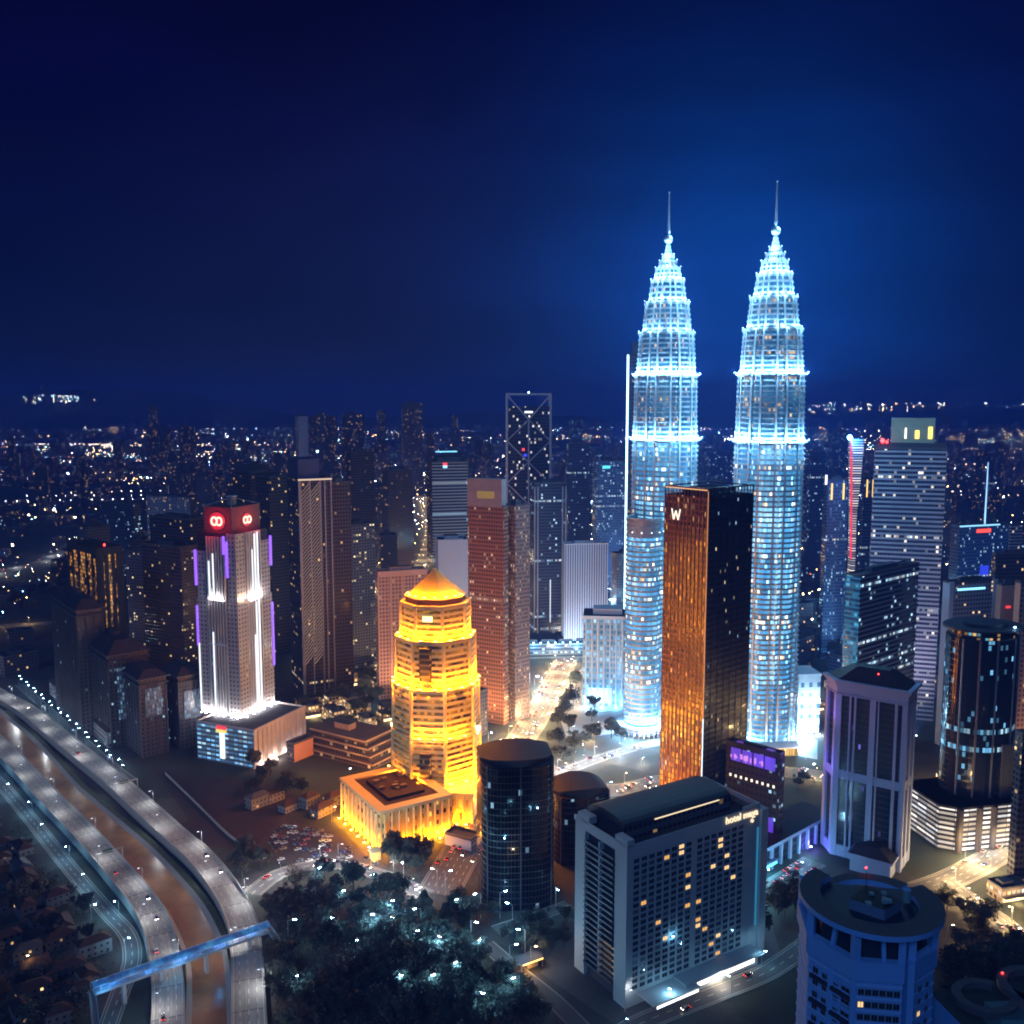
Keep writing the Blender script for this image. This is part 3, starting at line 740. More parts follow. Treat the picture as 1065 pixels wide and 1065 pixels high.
    b = MB(); b.box(-1.4, -.2, w2*.5-2, w2*.5+7, hp-2.2, hp+.2, glow('red_fascia', (.9, .03, .04), 1.3)); b.build('fascia_sign', t)
    b = MB(); b.box(-1.5, -.2, w2*.5-2, w2*.5+7, hp-4.6, hp-2.4, glow('gold_fascia', (1., .6, .1), 1.5)); b.build('fascia_sign', t)
red_sign_tower()

# ---- slab hotel in front
def slab_hotel():
    rot = 32.; Cn, w1, w2 = boxpx(650, 597, 784, 407, rot, 1045)
    h = 76.5
    t = thing('slab_hotel', 'grey slab hotel with dark square windows and a lit name at its top corner', 'hotel', Cn, R(rot))
    wall = plain('hotel_wall', (.42, .43, .42), .85, 0, .06); dk = plain('hotel_recess', (.05, .055, .065), .8)
    b = MB(); base = 7.
    box4(b, 0, w1, 0, w2, 0, h, wall, wall, wall, None, None)
    # the end wall: two solid flanks and a deep balcony bay between
    f0, f1 = w2*.22, w2*.80
    for (y0, y1) in ((0, f0), (f1, w2)): b.face([(0, y1, 0), (0, y0, 0), (0, y0, h), (0, y1, h)], wall)
    b.face([(2.2, f1, 0), (2.2, f0, 0), (2.2, f0, h-4), (2.2, f1, h-4)], dk)
    b.face([(0, f0, 0), (2.2, f0, 0), (2.2, f0, h-4), (0, f0, h-4)], wall); b.face([(2.2, f1, 0), (0, f1, 0), (0, f1, h-4), (2.2, f1, h-4)], wall)
    b.face([(0, f0, h-4), (2.2, f0, h-4), (2.2, f1, h-4), (0, f1, h-4)], dk); b.face([(0, f1, h-4), (0, f0, h-4), (0, f0, h), (0, f1, h)], wall)
    b.box(.4, w1-.4, .4, w2-.4, h-3.2, h-3, ROOF); b.build('hotel_body', t)
    NF = 21; fh = (h-base-6)/NF
    b = MB()
    for k in range(NF):
        z = base+k*fh
        b.box(-.9, 2.1, f0+.3, f1-.3, z, z+.35, dk)
        b.box(-.95, -.75, f0+.3, f1-.3, z+.35, z+1.1, plain('balcony_rail', (.12, .13, .16), .5))
    b.box(-.4, 2.15, (f0+f1)/2-.5, (f0+f1)/2+.5, base, h-5, wall); b.build('balconies', t)
    b = MB(); b.box(1.6, 2.1, f0+2., (f0+f1)/2-1.2, base+1, base+17, glow('stair_glow', (1., .66, .25), .35)); b.build('stair_window', t)
    # window grid of the long side
    cells = []; n1, n2 = 8, 7; gap = w1*.545
    bw = (w1*.90-6.)/15.4
    for k in range(NF-1, -1, -1):
        z = base+k*fh+.8
        for i in range(8): cells.append((3.2+bw*(i+.5), -.02, z))
        for i in range(7): cells.append((3.2+bw*(8.55+i+.5), -.02, z))
    r = random.Random(5); r.shuffle(cells)
    window_parts(t, cells, [PANE, CURT, CURT, CURT, CURT, LITW, LITY], (bw*.73, fh*.72), 0., 11, .21)
    # roof: raised flanks, long plant room under a curved shell
    b = MB(); b.box(0, 4, 0, f0, h, h+3.4, wall); b.box(0, 4.5, f1-3, w2-2, h, h+3.4, wall); b.box(w1-11, w1, 0, 1., h, h+2.2, wall); b.box(w1-1., w1, 1, w2, h, h+2.2, wall)
    parapet(b, 0, w1, 0, w2, h, .9, .4, wall); b.build('parapet', t)
    b = MB(); shell = plain('roof_shell', (.045, .045, .055), .6)
    y0, y1, x0, x1 = w2*.28, w2*.98, 7., w1-9.
    n = 10; prof = [(y0+(y1-y0)*.5*(1-math.cos(math.pi*i/n)), 3.6+3.6*math.sin(math.pi*i/n)) for i in range(n+1)]
    for (ya, za), (yb, zb) in zip(prof, prof[1:]): b.face([(x0, ya, h+za), (x1, ya, h+za), (x1, yb, h+zb), (x0, yb, h+zb)], shell)
    for x in (x0, x1):
        P = [(x, y, h+z) for y, z in prof]; b.face(P if x == x1 else P[::-1], shell)
    b.face([(x0, y0, h-3), (x1, y0, h-3), (x1, y0, h+3.6), (x0, y0, h+3.6)], facade('plant_glass', (.09, .09, .11), (.02, .02, .03), 7., 3., .1, (.1, .3), .1, WARM, .4))
    b.face([(x0, y1, h-3), (x0, y0, h-3), (x0, y0, h+3.6), (x0, y1, h+3.6)], shell); b.face([(x1, y0, h-3), (x1, y1, h-3), (x1, y1, h+3.6), (x1, y0, h+3.6)], shell)
    b.face([(x1, y1, h-3), (x0, y1, h-3), (x0, y1, h+3.6), (x1, y1, h+3.6)], shell)
    b.build('roof_shell', t)
    b = MB(); b.box(x0+18, x1-8, y0-.35, y0-.05, h+3.3, h+3.8, glow('roof_line', (1., .8, .5), 1.2)); b.build('light_line', t)
    sg = glow('hotel_sign', (1., .80, .52), 1.35)
    o = link('name_sign', text_mesh('hotel maya', 4.9, .25, sg, 'name_sign'), t); wallmount(o, w1-12.5, -.5, h-1.6)
    o = link('name_symbol', text_mesh('o\u0301', 3.6, .25, sg, 'name_symbol'), t); wallmount(o, w1-5.6, -.5, h-5.2)
    # light strip down the far corner, and the projecting end pier
    b = MB(); b.box(w1, w1+4.5, -1.5, w2*.6, 0, h-1, wall, wall); b.build('end_pier', t)
    b = MB()
    for k in range(34): b.box(w1-1.7, w1-.6, -.35, -.1, 16+k*1.5, 16.9+k*1.5, glow('blue_strip', (.05, .45, .8), .55), bottom=True)
    b.build('light_strip', t)
    # podium terrace with planting and lit canopy
    b = MB(); b.box(w1*.36, w1*.93, -7, -.2, 0, 6.2, wall, ROOF); b.box(w1*.34, w1*.95, -9.5, -.2, 6.2, 6.8, wall)
    b.build('entrance_canopy', t)
    b = MB(); b.box(w1*.45, w1*.90, -7.3, -7.05, 2., 5.2, glow('canopy_light', (1., .93, .8), 2.5)); b.build('canopy_light', t)
    b = MB(); b.box(w1*.1, w1*.40, -12.5, -12.2, 4, 5.2, glow('canopy_light_low', (.9, .95, 1.), 2.)); b.box(w1*.08, w1*.42, -12, -.2, 5.3, 5.8, wall); b.build('side_canopy', t)
    lamp('POINT', (w1*.6, -10, 4), (1., .85, .65), 5000, t, 1.)
    b = MB(); b.lathe([(.0, -.5), (.5, 0), (0, .5)], glow('blue_spark', (.3, .7, 1.), 30.), 8); o = b.build('wall_light', t); o.location = (w1*.33, -.8, 27); lamp('POINT', (w1*.33, -2, 27), (.2, .6, 1.), 900, t, .4)
slab_hotel()
# ------------------------------------------------------------------ more landmark buildings
def place(cx, lx, rx, Y, rot, py): return boxpx(cx, lx, rx, Y, rot, py)

# ---- grey-violet classical tower with its colonnaded wing
def classical_tower():
    Cn = gp(936, 908); Y = Cn[1]; rot = 54.; t = thing('classical_tower', 'pale stone tower with tall dark glass bays, violet left edge and black hip roof', 'office tower', Cn, R(rot))
    # local frame: x runs away to the right, y runs back to the left along the long face
    k = (864-532.5)/F/(CT+ST*(532.5-880)/F); r = R(rot)
    w2 = (Cn[0]-k*Y)/(math.sin(r)+k*math.cos(r)); w1 = 20.; h = zt(719, Y)
    st = plain('pale_stone', (.25, .29, .42), .8, 0, .06); gl = facade('tall_bay_glass', (.02, .024, .035), (.012, .016, .03), 3.6, 1.5, .08, (.12, .08), .012, ((.25, .2, 1.), (1., .7, .4), (.4, .6, 1.)), .7)
    ch = 10.
    plan = [(0, 0), (w1, 0), (w1, w2), (ch*1.1, w2+ch), (0, w2)]
    b = MB()
    b.prism([(1.2, 1.2), (w1-1.2, 1.2), (w1-1.2, w2-.5), (ch*1.15, w2+ch-1.5), (1.2, w2-.6)], 0, h-9, gl)
    b.prism(plan, h-9, h-3, st, ROOF); b.build('glass_core', t)
    b = MB(); zm = h*.47
    def piers(p, q, fr):
        p, q = Vector(p), Vector(q); d = (q-p); L_ = d.length; d.normalize(); nn = Vector((d.y, -d.x))
        for f, w in fr:
            c = p+d*(f*L_); a = c-d*w/2; e = c+d*w/2; i1, i2 = a-nn*1.8, e-nn*1.8
            b.prism([tuple(a+nn*.02), tuple(e+nn*.02), tuple(i2), tuple(i1)][::1], 0, h-8.99, st)
        for z0, z1 in ((0, 7), (zm-2.6, zm+2.6)):
            a, e = p+d*.1-nn*.25, q-d*.1-nn*.25; b.prism([tuple(a), tuple(e), tuple(e-nn*1.6), tuple(a-nn*1.6)], z0, z1, st, st)
    # outward normals: long face looks along -x
    piers((0, w2), (0, 0), [(.03, 3.4), (.20, 1.1), (.27, 1.1), (.52, 3.4), (.60, .8), (.845, 1.6), (.965, 3.2)])
    piers((ch*1.1, w2+ch), (0, w2), [(.12, 3.6), (.88, 3.6)])
    piers((0, 0), (w1, 0), [(.06, 3.2), (.5, 3.), (.94, 3.2)])
    b.build('stone_piers', t)
    b = MB()
    gw = lambda o: [(-o, -o), (w1+o, -o), (w1+o, w2+o), (ch*1.1-o*.5, w2+ch+o), (-o, w2+o*.5)]
    b.prism(gw(.5), h-9, h-8.2, st, st, bottom=True); b.prism(gw(.9), h-3, h-1.6, st, st, bottom=True); b.prism(gw(2.), h-1.6, h, st, st, bottom=True); b.build('cornice', t)
    b = MB(); rf = plain('black_roof', (.018, .02, .026), .6)
    g1 = gw(-.5); cx_, cy_ = w1*.5, w2*.55; g2 = [(cx_+(x-cx_)*.45, cy_+(y-cy_)*.45) for x, y in g1]
    b.prism(g1, h, h+8.5, rf, rf, g2); b.build('hip_roof', t)
    b = MB(); b.lathe([(0, -.4), (.5, 0), (0, .5)], glow('red_beacon', (1., .03, .03), 14.), 8); o = b.build('beacon', t); o.location = (w1*.2, w2*.45, h+6)
    # violet wash on the chamfer
    for z in (2., h*.5): flood(t, ch*.1-4, w2+ch*.9+2, z, (.22, .14, 1.), 9000, False, (0, 0, 2.))
    flood(t, -6, w2+9, h*.8, (.3, .16, 1.), 6000, False, (0, 0, 1))
    b = MB(); b.box(-13, -.1, w2*.06, w2*.62, 0, 9.5, st); b.prism([(-14.5, w2*.02), (.0, w2*.02), (0, w2*.66), (-14.5, w2*.66)], 9.5, 10.8, st, st, bottom=True)
    b.prism([(-14, w2*.04), (-.1, w2*.04), (-.1, w2*.64), (-14, w2*.64)], 10.8, 15., rf, rf, [(-8, w2*.25), (-.1, w2*.25), (-.1, w2*.45), (-8, w2*.45)]); b.build('porch', t)
    # wing towards the hotel
    a0 = Vector(gp(866, 868)); a1 = Vector(gp(783, 915)); d = (a0-a1); L_ = d.length; rw = math.atan2(d.y, d.x)
    w = thing('colonnade_wing', 'low pale wing with tall piers and cyan light between tower and hotel', 'building', tuple(a1), rw)
    b = MB(); hh = 15.; b.box(1, L_, 1.2, 22, 0, hh-2, gl); b.box(0, L_, -.6, 22.5, hh-2, hh, st, plain('wing_roof', (.03, .032, .04), .8), bottom=True); b.build('wing_body', w)
    b = MB(); n = 9
    for i in range(n+1): b.box(L_*i/n-.9, L_*i/n+.9, -.4, 1.4, 0, hh-2, st)
    b.build('colonnade', w)
    b = MB(); b.box(2, L_*.22, -3.5, -3.2, 5, 6.2, glow('cyan_canopy', (.1, .75, 1.), 2.6)); b.box(1, L_*.24, -3.2, -.7, 6.2, 6.8, st); b.build('lit_canopy', w)
    lamp('POINT', (L_*.12, -6, 4), (.1, .65, 1.), 4000, w, .6); lamp('POINT', (L_*.55, -7, 5), (.35, .75, 1.), 6000, w, .6)
classical_tower()

# ---- round black glass tower on a lit car park podium
def round_tower():
    Y = 592.; cx = xa(1016, 760, Y); rx = (1056-978)/2*.585; ry = rx*.8; h = zt(652, Y-10)
    t = thing('round_tower', 'oval black glass tower with a disc roof above a white lit car park podium', 'office tower', (cx, Y, 0), R(14))
    el = lambda k=1., n=40: [(rx*k*math.cos(2*math.pi*i/n), ry*k*math.sin(2*math.pi*i/n)) for i in range(n)]
    gm = facade('round_glass', (.014, .02, .03), (.010, .016, .028), 3.8, 1.9, .05, (.16, .04), .055, ((.2, .6, 1.), (.5, .8, 1.), (1., .75, .5)), .9, .03, .25, .06, 1.)
    b = MB(); b.prism(el(), 24, h-7, gm); b.prism(el(.9), h-7, h-2, facade('sky_lounge', (.03, .03, .03), fh=5., bw=2.4, lit=.5, cols=((1., .6, .2), (.2, .6, .9), (1., .7, .3)), E=.9, mx=.1, my=(.1, .1)), ROOF); b.prism(el(), h-7.2, h-7, gm, ROOF); b.build('glass_drum', t)
    b = MB(); dk = plain('disc_roof', (.04, .045, .055), .5); b.ring(el(1.1), el(.5), h-2, h-.8, dk); b.prism(el(.62), h-2.2, h+1.4, dk, dk); b.build('disc_roof', t)
    b = MB()
    for i in (23, 26, 29, 33, 36): 
        p = el(1.01)[i]; b.bar((*p, 10), (*p, h-7), .9, .9, plain('grey_mullion', (.16, .17, .2), .4))
    b.build('mullions', t)
    b = MB()
    for i in range(12):
        p = el(1.02)[26+i//2]; 
    b.box(rx*.15, rx*.62, -ry-1.2, -ry*.8, 24, 62, facade('louvre_wall', (.11, .115, .13), (.04, .045, .05), 60., 1.1, .3, (0, 0), 0.)); b.build('louvre_wall', t)
    lit = facade('car_park_deck', (.03, .03, .035), (.2, .2, .2), 3.1, 9., .02, (.34, .18), 1., ((1., .93, .85), (.9, .95, 1.), (1., .95, .9)), 1.15, 1., .8, .5)
    P = [(-rx*1.75, -ry*1.02), (-rx*1.35, -ry*1.45), (rx*.3, -ry*1.5), (rx*1.15, -ry*.9), (rx*1.2, ry), (-rx*1.7, ry)]
    b = MB(); b.prism(P, 0, 27., lit, ROOF); b.prism([(x*1.01, y*1.01) for x, y in P], 27., 28.4, dk, ROOF); b.build('car_park_podium', t)
    for (i, f) in ((1, .35), (1, .62), (0, .98), (2, .02), (2, .98)):
        a, c = P[i], P[(i+1) % 6]; x, y = a[0]+(c[0]-a[0])*f, a[1]+(c[1]-a[1])*f; b.cyl(x, y, 2.2, 0, 27.5, plain('dark_pier', (.035, .03, .03), .7), 8)
    b.build('podium_piers', t)
    for f in (.1, .5, .9): lamp('POINT', (-rx*1.3+rx*1.6*f, -ry*1.5-6, 5), (.8, .9, 1.), 5000, t, .6)
    b = MB(); b.lathe([(0, -.6), (.7, 0), (0, .6)], glow('blue_spark', (.3, .7, 1.), 30.), 8); o = b.build('roof_light', t); o.location = (rx*.4, -ry*.9, h+.6)
    lamp('POINT', (rx*.4, -ry*1.2, h+1.5), (.4, .7, 1.), 1500, t, .4)
round_tower()

# ---- blue apartment tower with the ring roof, nearest the camera
def ring_condo():
    Y = 236.; cx = xa(903, 1010, Y); k = Y/.925/1000.
    h = zt(955, Y-10)
    t = thing('ring_roof_tower', 'blue apartment tower crowned by a broken ring roof round a plant room', 'apartment tower', (cx, Y, 0), R(-6))
    wl = plain('condo_wall', (.21, .42, .78), .8, 0, .10, .3); dk = plain('condo_recess', (.03, .04, .07), .7)  # the blue is in the wall colour itself
    rr = 17.
    # plan: front face to the camera, a long left face, and a right face beyond a slot
    P = [(-7.5, -15.), (4.0, -15.4), (4.8, -13.), (6.9, -13.4), (14., -7.0), (16., 10.), (-15.5, 12.), (-16.2, -4.)]
    b = MB(); zb = h-13.5
    b.prism(P, -0., zb, wl, ROOF); b.build('tower_body', t)
    b = MB(); grey = plain('condo_band', (.36, .56, .90), .8, 0, .05)
    for fl in range(19):
        z = zb-1.2-fl*3.3; b.ring([(x*1.012, y*1.012) for x, y in P], [(x*.97, y*.97) for x, y in P], z-.45, z, grey)
    b.build('floor_bands', t)
    fh = 3.3
    # parapet band, the open loggia under the ring
    Q = [(x*1.045, y*1.045) for x, y in P]
    b = MB(); b.ring(Q, [(x*.9, y*.9) for x, y in P], zb, zb+5., wl); b.prism([(x*.8, y*.8) for x, y in P], zb+.2, h-1.5, dk, dk)
    for i in (0, 1, 3, 4, 5, 6, 7):
        x, y = P[i]; b.prism(ngon(4, 1.25, x*.97, y*.97, math.atan2(y, x)), zb+5, h-1.2, wl)
    for i, f in ((7, .5), (0, .6)):
        a, c = P[i], P[(i+1) % 8]; x, y = a[0]+(c[0]-a[0])*f, a[1]+(c[1]-a[1])*f; b.bar((x*.97, y*.97, zb+5), (x*.86, y*.86, h-1.2), 1., 1., wl)
    b.build('loggia', t)
    # ring roof: a wide crescent, open at the left rear
    top = plain('ring_top', (.10, .085, .10), .85)
    b = MB(); n = 44
    def arc(a0, a1, ro0, ro1, ri0, ri1, z0, z1, sx=1., sy=1.):
        for i in range(n):
            s0, s1 = i/n, (i+1)/n; t0, t1 = R(a0+(a1-a0)*s0), R(a0+(a1-a0)*s1)
            f = lambda t_, r: (r*math.cos(t_)*sx, r*math.sin(t_)*sy)
            o0, o1 = f(t0, ro0+(ro1-ro0)*s0), f(t1, ro0+(ro1-ro0)*s1); i0, i1 = f(t0, ri0+(ri1-ri0)*s0), f(t1, ri0+(ri1-ri0)*s1)
            b.face([(*o0, z1), (*o1, z1), (*i1, z1), (*i0, z1)], top); b.face([(*i0, z0), (*i1, z0), (*o1, z0), (*o0, z0)], wl)
            b.face([(*o0, z0), (*o1, z0), (*o1, z1), (*o0, z1)], wl); b.face([(*i1, z0), (*i0, z0), (*i0, z1), (*i1, z1)], wl)
        for t_, ro, ri, fl in ((R(a0), ro0, ri0, 0), (R(a1), ro1, ri1, 1)):
            f = lambda r: (r*math.cos(t_)*sx, r*math.sin(t_)*sy)
            q = [(*f(ri), z0), (*f(ro), z0), (*f(ro), z1), (*f(ri), z1)]; b.face(q[::-1] if fl else q, wl)
    arc(128, 388, 18., 17.3, 13., 11., h-1.4, h, 1.0, 1.05); b.build('ring_roof', t)
    b = MB(); arc(40, 150, 16.5, 12.8, 12.2, 10.8, h-3.2, h-1.6, 1., 1.1); b.build('ring_roof', t)
    b = MB(); b.prism([(-6.5, -3.5), (1., -8.5), (6.5, -3.), (-.5, 4.)], h-6, h+1.2, plain('plant_wall', (.16, .2, .3), .7), plain('plant_roof', (.03, .03, .035), .8)); b.build('plant_room', t)
    rr_ = random.Random(6)
    for q in range(7):
        b = MB(); x, y = rr_.uniform(-5, 5), rr_.uniform(-6, 1.); s = rr_.uniform(.4, .8); b.box(x-s, x+s, y-s, y+s, h+1.2, h+1.2+s, MATS['tank'] if 'tank' in MATS else plain('tank', (.2, .3, .32), .6)); b.build('cooling_unit', t)
    b = MB(); b.cyl(-1, 2., .08, h+1, h+7, BLACK, 5); b.build('aerial', t)
    b = MB(); b.prism(ngon(8, 1.1, 9, 1), h-1, h+2.2, plain('tank', (.2, .3, .32), .6), wl); b.build('water_tank', t)
    # windows: each face carries its own rows
    def rows(i, f0, f1, cols, w, hh, nm, dz, seed, frame):
        a, c = Vector((*P[i], 0)), Vector((*P[(i+1) % 8], 0)); d = c-a; rz = math.atan2(d.y, d.x); nn = Vector((d.y, -d.x, 0)).normalized()
        cells = []
        for fl in range(17):
            for q in range(cols):
                p = a+d*(f0+(f1-f0)*(q+.5)/cols)+nn*.13; cells.append((p.x, p.y, zb-dz-fl*fh))
        window_parts(t, cells, [PANE, LITC, LITW], (w, hh), rz, seed, .015, name=nm, frame=frame, cap=40)
    fr = plain('condo_frame', (.2, .25, .33), .6)
    rows(0, .08, .96, 6, 1.55, 1.75, 'window', 4.0, 3, fr); rows(7, .10, .26, 1, 1.7, 1.7, 'window', 4.6, 4, fr); rows(7, .3, .46, 1, 1.5, 1.4, 'window', 4.6, 5, fr)
    rows(7, .56, .70, 1, 1.5, 1.3, 'window', 5.2, 6, fr); rows(7, .74, .95, 1, 2.6, 1.9, 'window', 5.2, 7, fr); rows(4, .1, .9, 4, 2.6, 1.7, 'window', 4.6, 8, fr); rows(3, .15, .85, 2, 1.5, 1.6, 'window', 4.6, 9, fr)
    a, c = Vector(P[7]), Vector(P[0])
    for fl in range(17):
        z = zb-6.-fl*fh
        for f0, f1 in ((.08, .48), (.54, .97)):
            p, q = a+(c-a)*f0, a+(c-a)*f1; nn = Vector(((c-a).y, -(c-a).x)).normalized()
            if fl % 2 == 0: b = MB(); b.prism([tuple(p+nn*.9), tuple(q+nn*.9), tuple(q-nn*.1), tuple(p-nn*.1)], z, z+.9, dk, dk, bottom=True); b.build('balcony', t)
    b = MB()
    for f in (.5, .99):
        p = a+(c-a)*f; b.prism(ngon(4, .9, p.x, p.y, .6), 0, zb, wl)
    b.prism([(4.7, -13.1), (7.0, -13.5), (6.6, -15.8), (5.1, -15.6)][::-1], 0, zb+5, wl, wl); b.build('wall_piers', t)
    b = MB(); b.lathe([(0, -.3), (.35, 0), (0, .35)], glow('red_beacon', (1., .03, .03), 14.), 8); o = b.build('beacon', t); o.location = (2.5, 15.5, h+.4)
    return t, h, zb
CT_, CH, CZ = ring_condo()
def low_condo():
    Y = 226.; h = zt(1034, Y); cx = xa(1030, 1040, Y)
    t = thing('twin_ring_roof_tower', 'lower tower in the corner of the frame, only its two looped grey roof bands showing', 'apartment tower', (cx, Y, 0), R(10))
    wl = MATS['condo_wall']; top = MATS['ring_top']; b = MB(); b.prism([(-9, -12), (18, -12), (18, 12), (-9, 12)], 0, h-6, wl, ROOF); b.build('tower_body', t)
    b = MB(); b.prism([(-3, -8), (4.5, -10), (5, -2), (-2.5, -1)], h-6, h-1, plain('teal_house', (.12, .25, .26), .7), plain('teal_roof', (.10, .16, .17), .8)); b.prism([(5.4, -9.5), (16, -9.5), (16, 1), (7, 1)], h-6, h, MATS['plant_wall'], MATS['plant_roof']); b.build('plant_room', t)
    for (x, y, r, a0, a1) in ((-1.6, 0, 8., 40, 330), (14., 2., 9., 30, 250)):
        b = MB(); n = 26
        for i in range(n):
            t0, t1 = R(a0+(a1-a0)*i/n), R(a0+(a1-a0)*(i+1)/n)
            o0, o1 = (x+r*math.cos(t0), y+r*math.sin(t0)*.9), (x+r*math.cos(t1), y+r*math.sin(t1)*.9); q = r-2.4
            i0, i1 = (x+q*math.cos(t0), y+q*math.sin(t0)*.9), (x+q*math.cos(t1), y+q*math.sin(t1)*.9)
            b.face([(*o0, h), (*o1, h), (*i1, h), (*i0, h)], top); b.face([(*o0, h-1.6), (*o1, h-1.6), (*o1, h), (*o0, h)], top); b.face([(*i1, h-1.6), (*i0, h-1.6), (*i0, h), (*i1, h)], top)
        b.build('ring_roof', t)
    b = MB(); b.lathe([(0, -.25), (.3, 0), (0, .3)], MATS['red_beacon'], 8); o = b.build('beacon', t); o.location = (8.5, 7, h+.4)
low_condo()

# ---- dark curved glass block in front, and the darker one beside it
def curved_block(name, label, lx, rx, ytop, Y, rot, arch, h_side, seedlit):
    x0, x1 = xa(lx, 870, Y), xa(rx, 870, Y); w = x1-x0; h = zt(ytop, Y)
    t = thing(name, label, 'office block', ((x0+x1)/2, Y+w*.35, 0), R(rot))
    gm = facade(name+'_glass', (.016, .014, .017), (.010, .010, .014), 3.6, 1.9, .05, (.1, .05), seedlit, ((.4, .7, 1.), (1., .8, .6), (.3, .6, 1.)), .5, 0, .3, .06, 1., gmetal=.35)
    P = []; rw, rd = w*.5, w*.42
    n = 14
    for i in range(n+1):                         # bulging front, straight back
        a = math.pi+math.pi*i/n; P.append((rw*math.copysign(abs(math.cos(a))**.62, math.cos(a)), rd*-abs(math.sin(a))**.62))
    P += [(rw, rd), (-rw, rd)]
    b = MB(); b.prism(P, 0, h-4, gm, ROOF); b.build('glass_body', t)
    b = MB(); rm = plain('arched_roof', (.05, .045, .055), .7); m = 10
    for i in range(m):
        u0, u1 = -1+2*i/m, -1+2*(i+1)/m; z = lambda u: h-4+.6+arch*(1-u*u)
        ya = lambda u: -rd*max(0., 1-abs(u)**1.6)**.62
        b.face([(u0*rw, ya(u0)-.3, z(u0)), (u1*rw, ya(u1)-.3, z(u1)), (u1*rw, rd, z(u1)), (u0*rw, rd, z(u0))], rm)
        b.face([(u0*rw, ya(u0)-.3, h-4), (u1*rw, ya(u1)-.3, h-4), (u1*rw, ya(u1)-.3, z(u1)), (u0*rw, ya(u0)-.3, z(u0))], rm)
        b.face([(u1*rw, rd, h-4), (u0*rw, rd, h-4), (u0*rw, rd, z(u0)), (u1*rw, rd, z(u1))], rm)
    b.build('arched_roof', t)
    b = MB()
    for i in (3, 7, 11):
        p = P[i]; b.bar((p[0]*1.01, p[1]*1.01, 0), (p[0]*1.01, p[1]*1.01, h-4), .7, .7, plain('dark_mullion', (.06, .06, .075), .4))
    b.build('mullions', t)
    return t, w, h
cb, cw, chh = curved_block('curved_glass_block', 'dark curved glass block with an arched roof at the edge of the park', 498, 576, 789, 494, 8, 3.4, 4, .01)
for x, y, z in ((-cw*.22, -cw*.40, 42.), (cw*.22, -cw*.41, 58.)):
    b = MB(); b.lathe([(0, -.3), (.4, 0), (0, .4)], glow('blue_spark', (.3, .7, 1.), 30.), 8); o = b.build('wall_light', cb); o.location = (x, y-1.2, z); lamp('POINT', (x, y-2.5, z), (.2, .6, 1.), 800, cb, .3)
curved_block('arched_dark_block', 'black block with a low arched roof between the curved glass block and the hotel', 574, 634, 822, 545, 14, 5., 4, .012)

# ---- block with purple light screens
def screen_block():
    Cn, w1, w2 = place(808, 752, 813, 552, 48, 890)
    h = zt(786, 552); t = thing('screen_block', 'black block wearing purple light screens beside the bronze tower', 'building', Cn, R(48))
    m = facade('screen_wall', (.012, .013, .022), (.02, .025, .04), 4.2, 3., .2, (.3, .25), .16, COOL, 1., .06)
    b = MB(); b.box(0, w1, 0, w2, 0, h, m, ROOF); parapet(b, 0, w1, 0, w2, h, 1.2, .5, BLACK); b.build('block_body', t)
    pu = glow('purple_screen', (.10, .035, .70), .95); pk = glow('pink_figure', (.65, .25, .75), 1.2)
    b = MB()
    for i in range(4): b.box(-.7, -.1, w2*(.08+.21*i), w2*(.08+.21*i)+w2*.18, h-10.5, h-2.5, pu, bottom=True)
    o = b.build('light_screen', t)
    b = MB(); r = random.Random(3)
    for i in range(16): 
        y = w2*(.1+.8*r.random()); b.box(-.85, -.72, y, y+r.uniform(.5, 1.6), h-10+r.random()*2, h-7.6+r.random()*2.5, pk, bottom=True)
    b.build('screen_figures', o)
    b = MB(); b.box(-.7, -.1, w2*.08, w2*.45, 8, 24, pu, bottom=True); b.build('light_screen', t)
    b = MB(); b.box(w1*.1, w1*.9, w2*.15, w2*.85, h+.3, h+.5, glow('purple_roof_light', (.2, .04, .7), .5)); b.box(w1*.3, w1*.7, w2*.3, w2*.7, h+.5, h+2.2, BLACK); b.build('roof_terrace', t)
    b = MB()
    for i in range(9): b.box(-.5, -.1, w2*(.08+.1*i), w2*(.08+.1*i)+1.2, h-21, h-19.4, glow('warm_bar', (1., .85, .65), 1.6), bottom=True)
    b.build('light_row', t)
    lamp('POINT', (-6, w2*.3, h-6), (.15, .06, 1.), 2500, t, 1.)
screen_block()

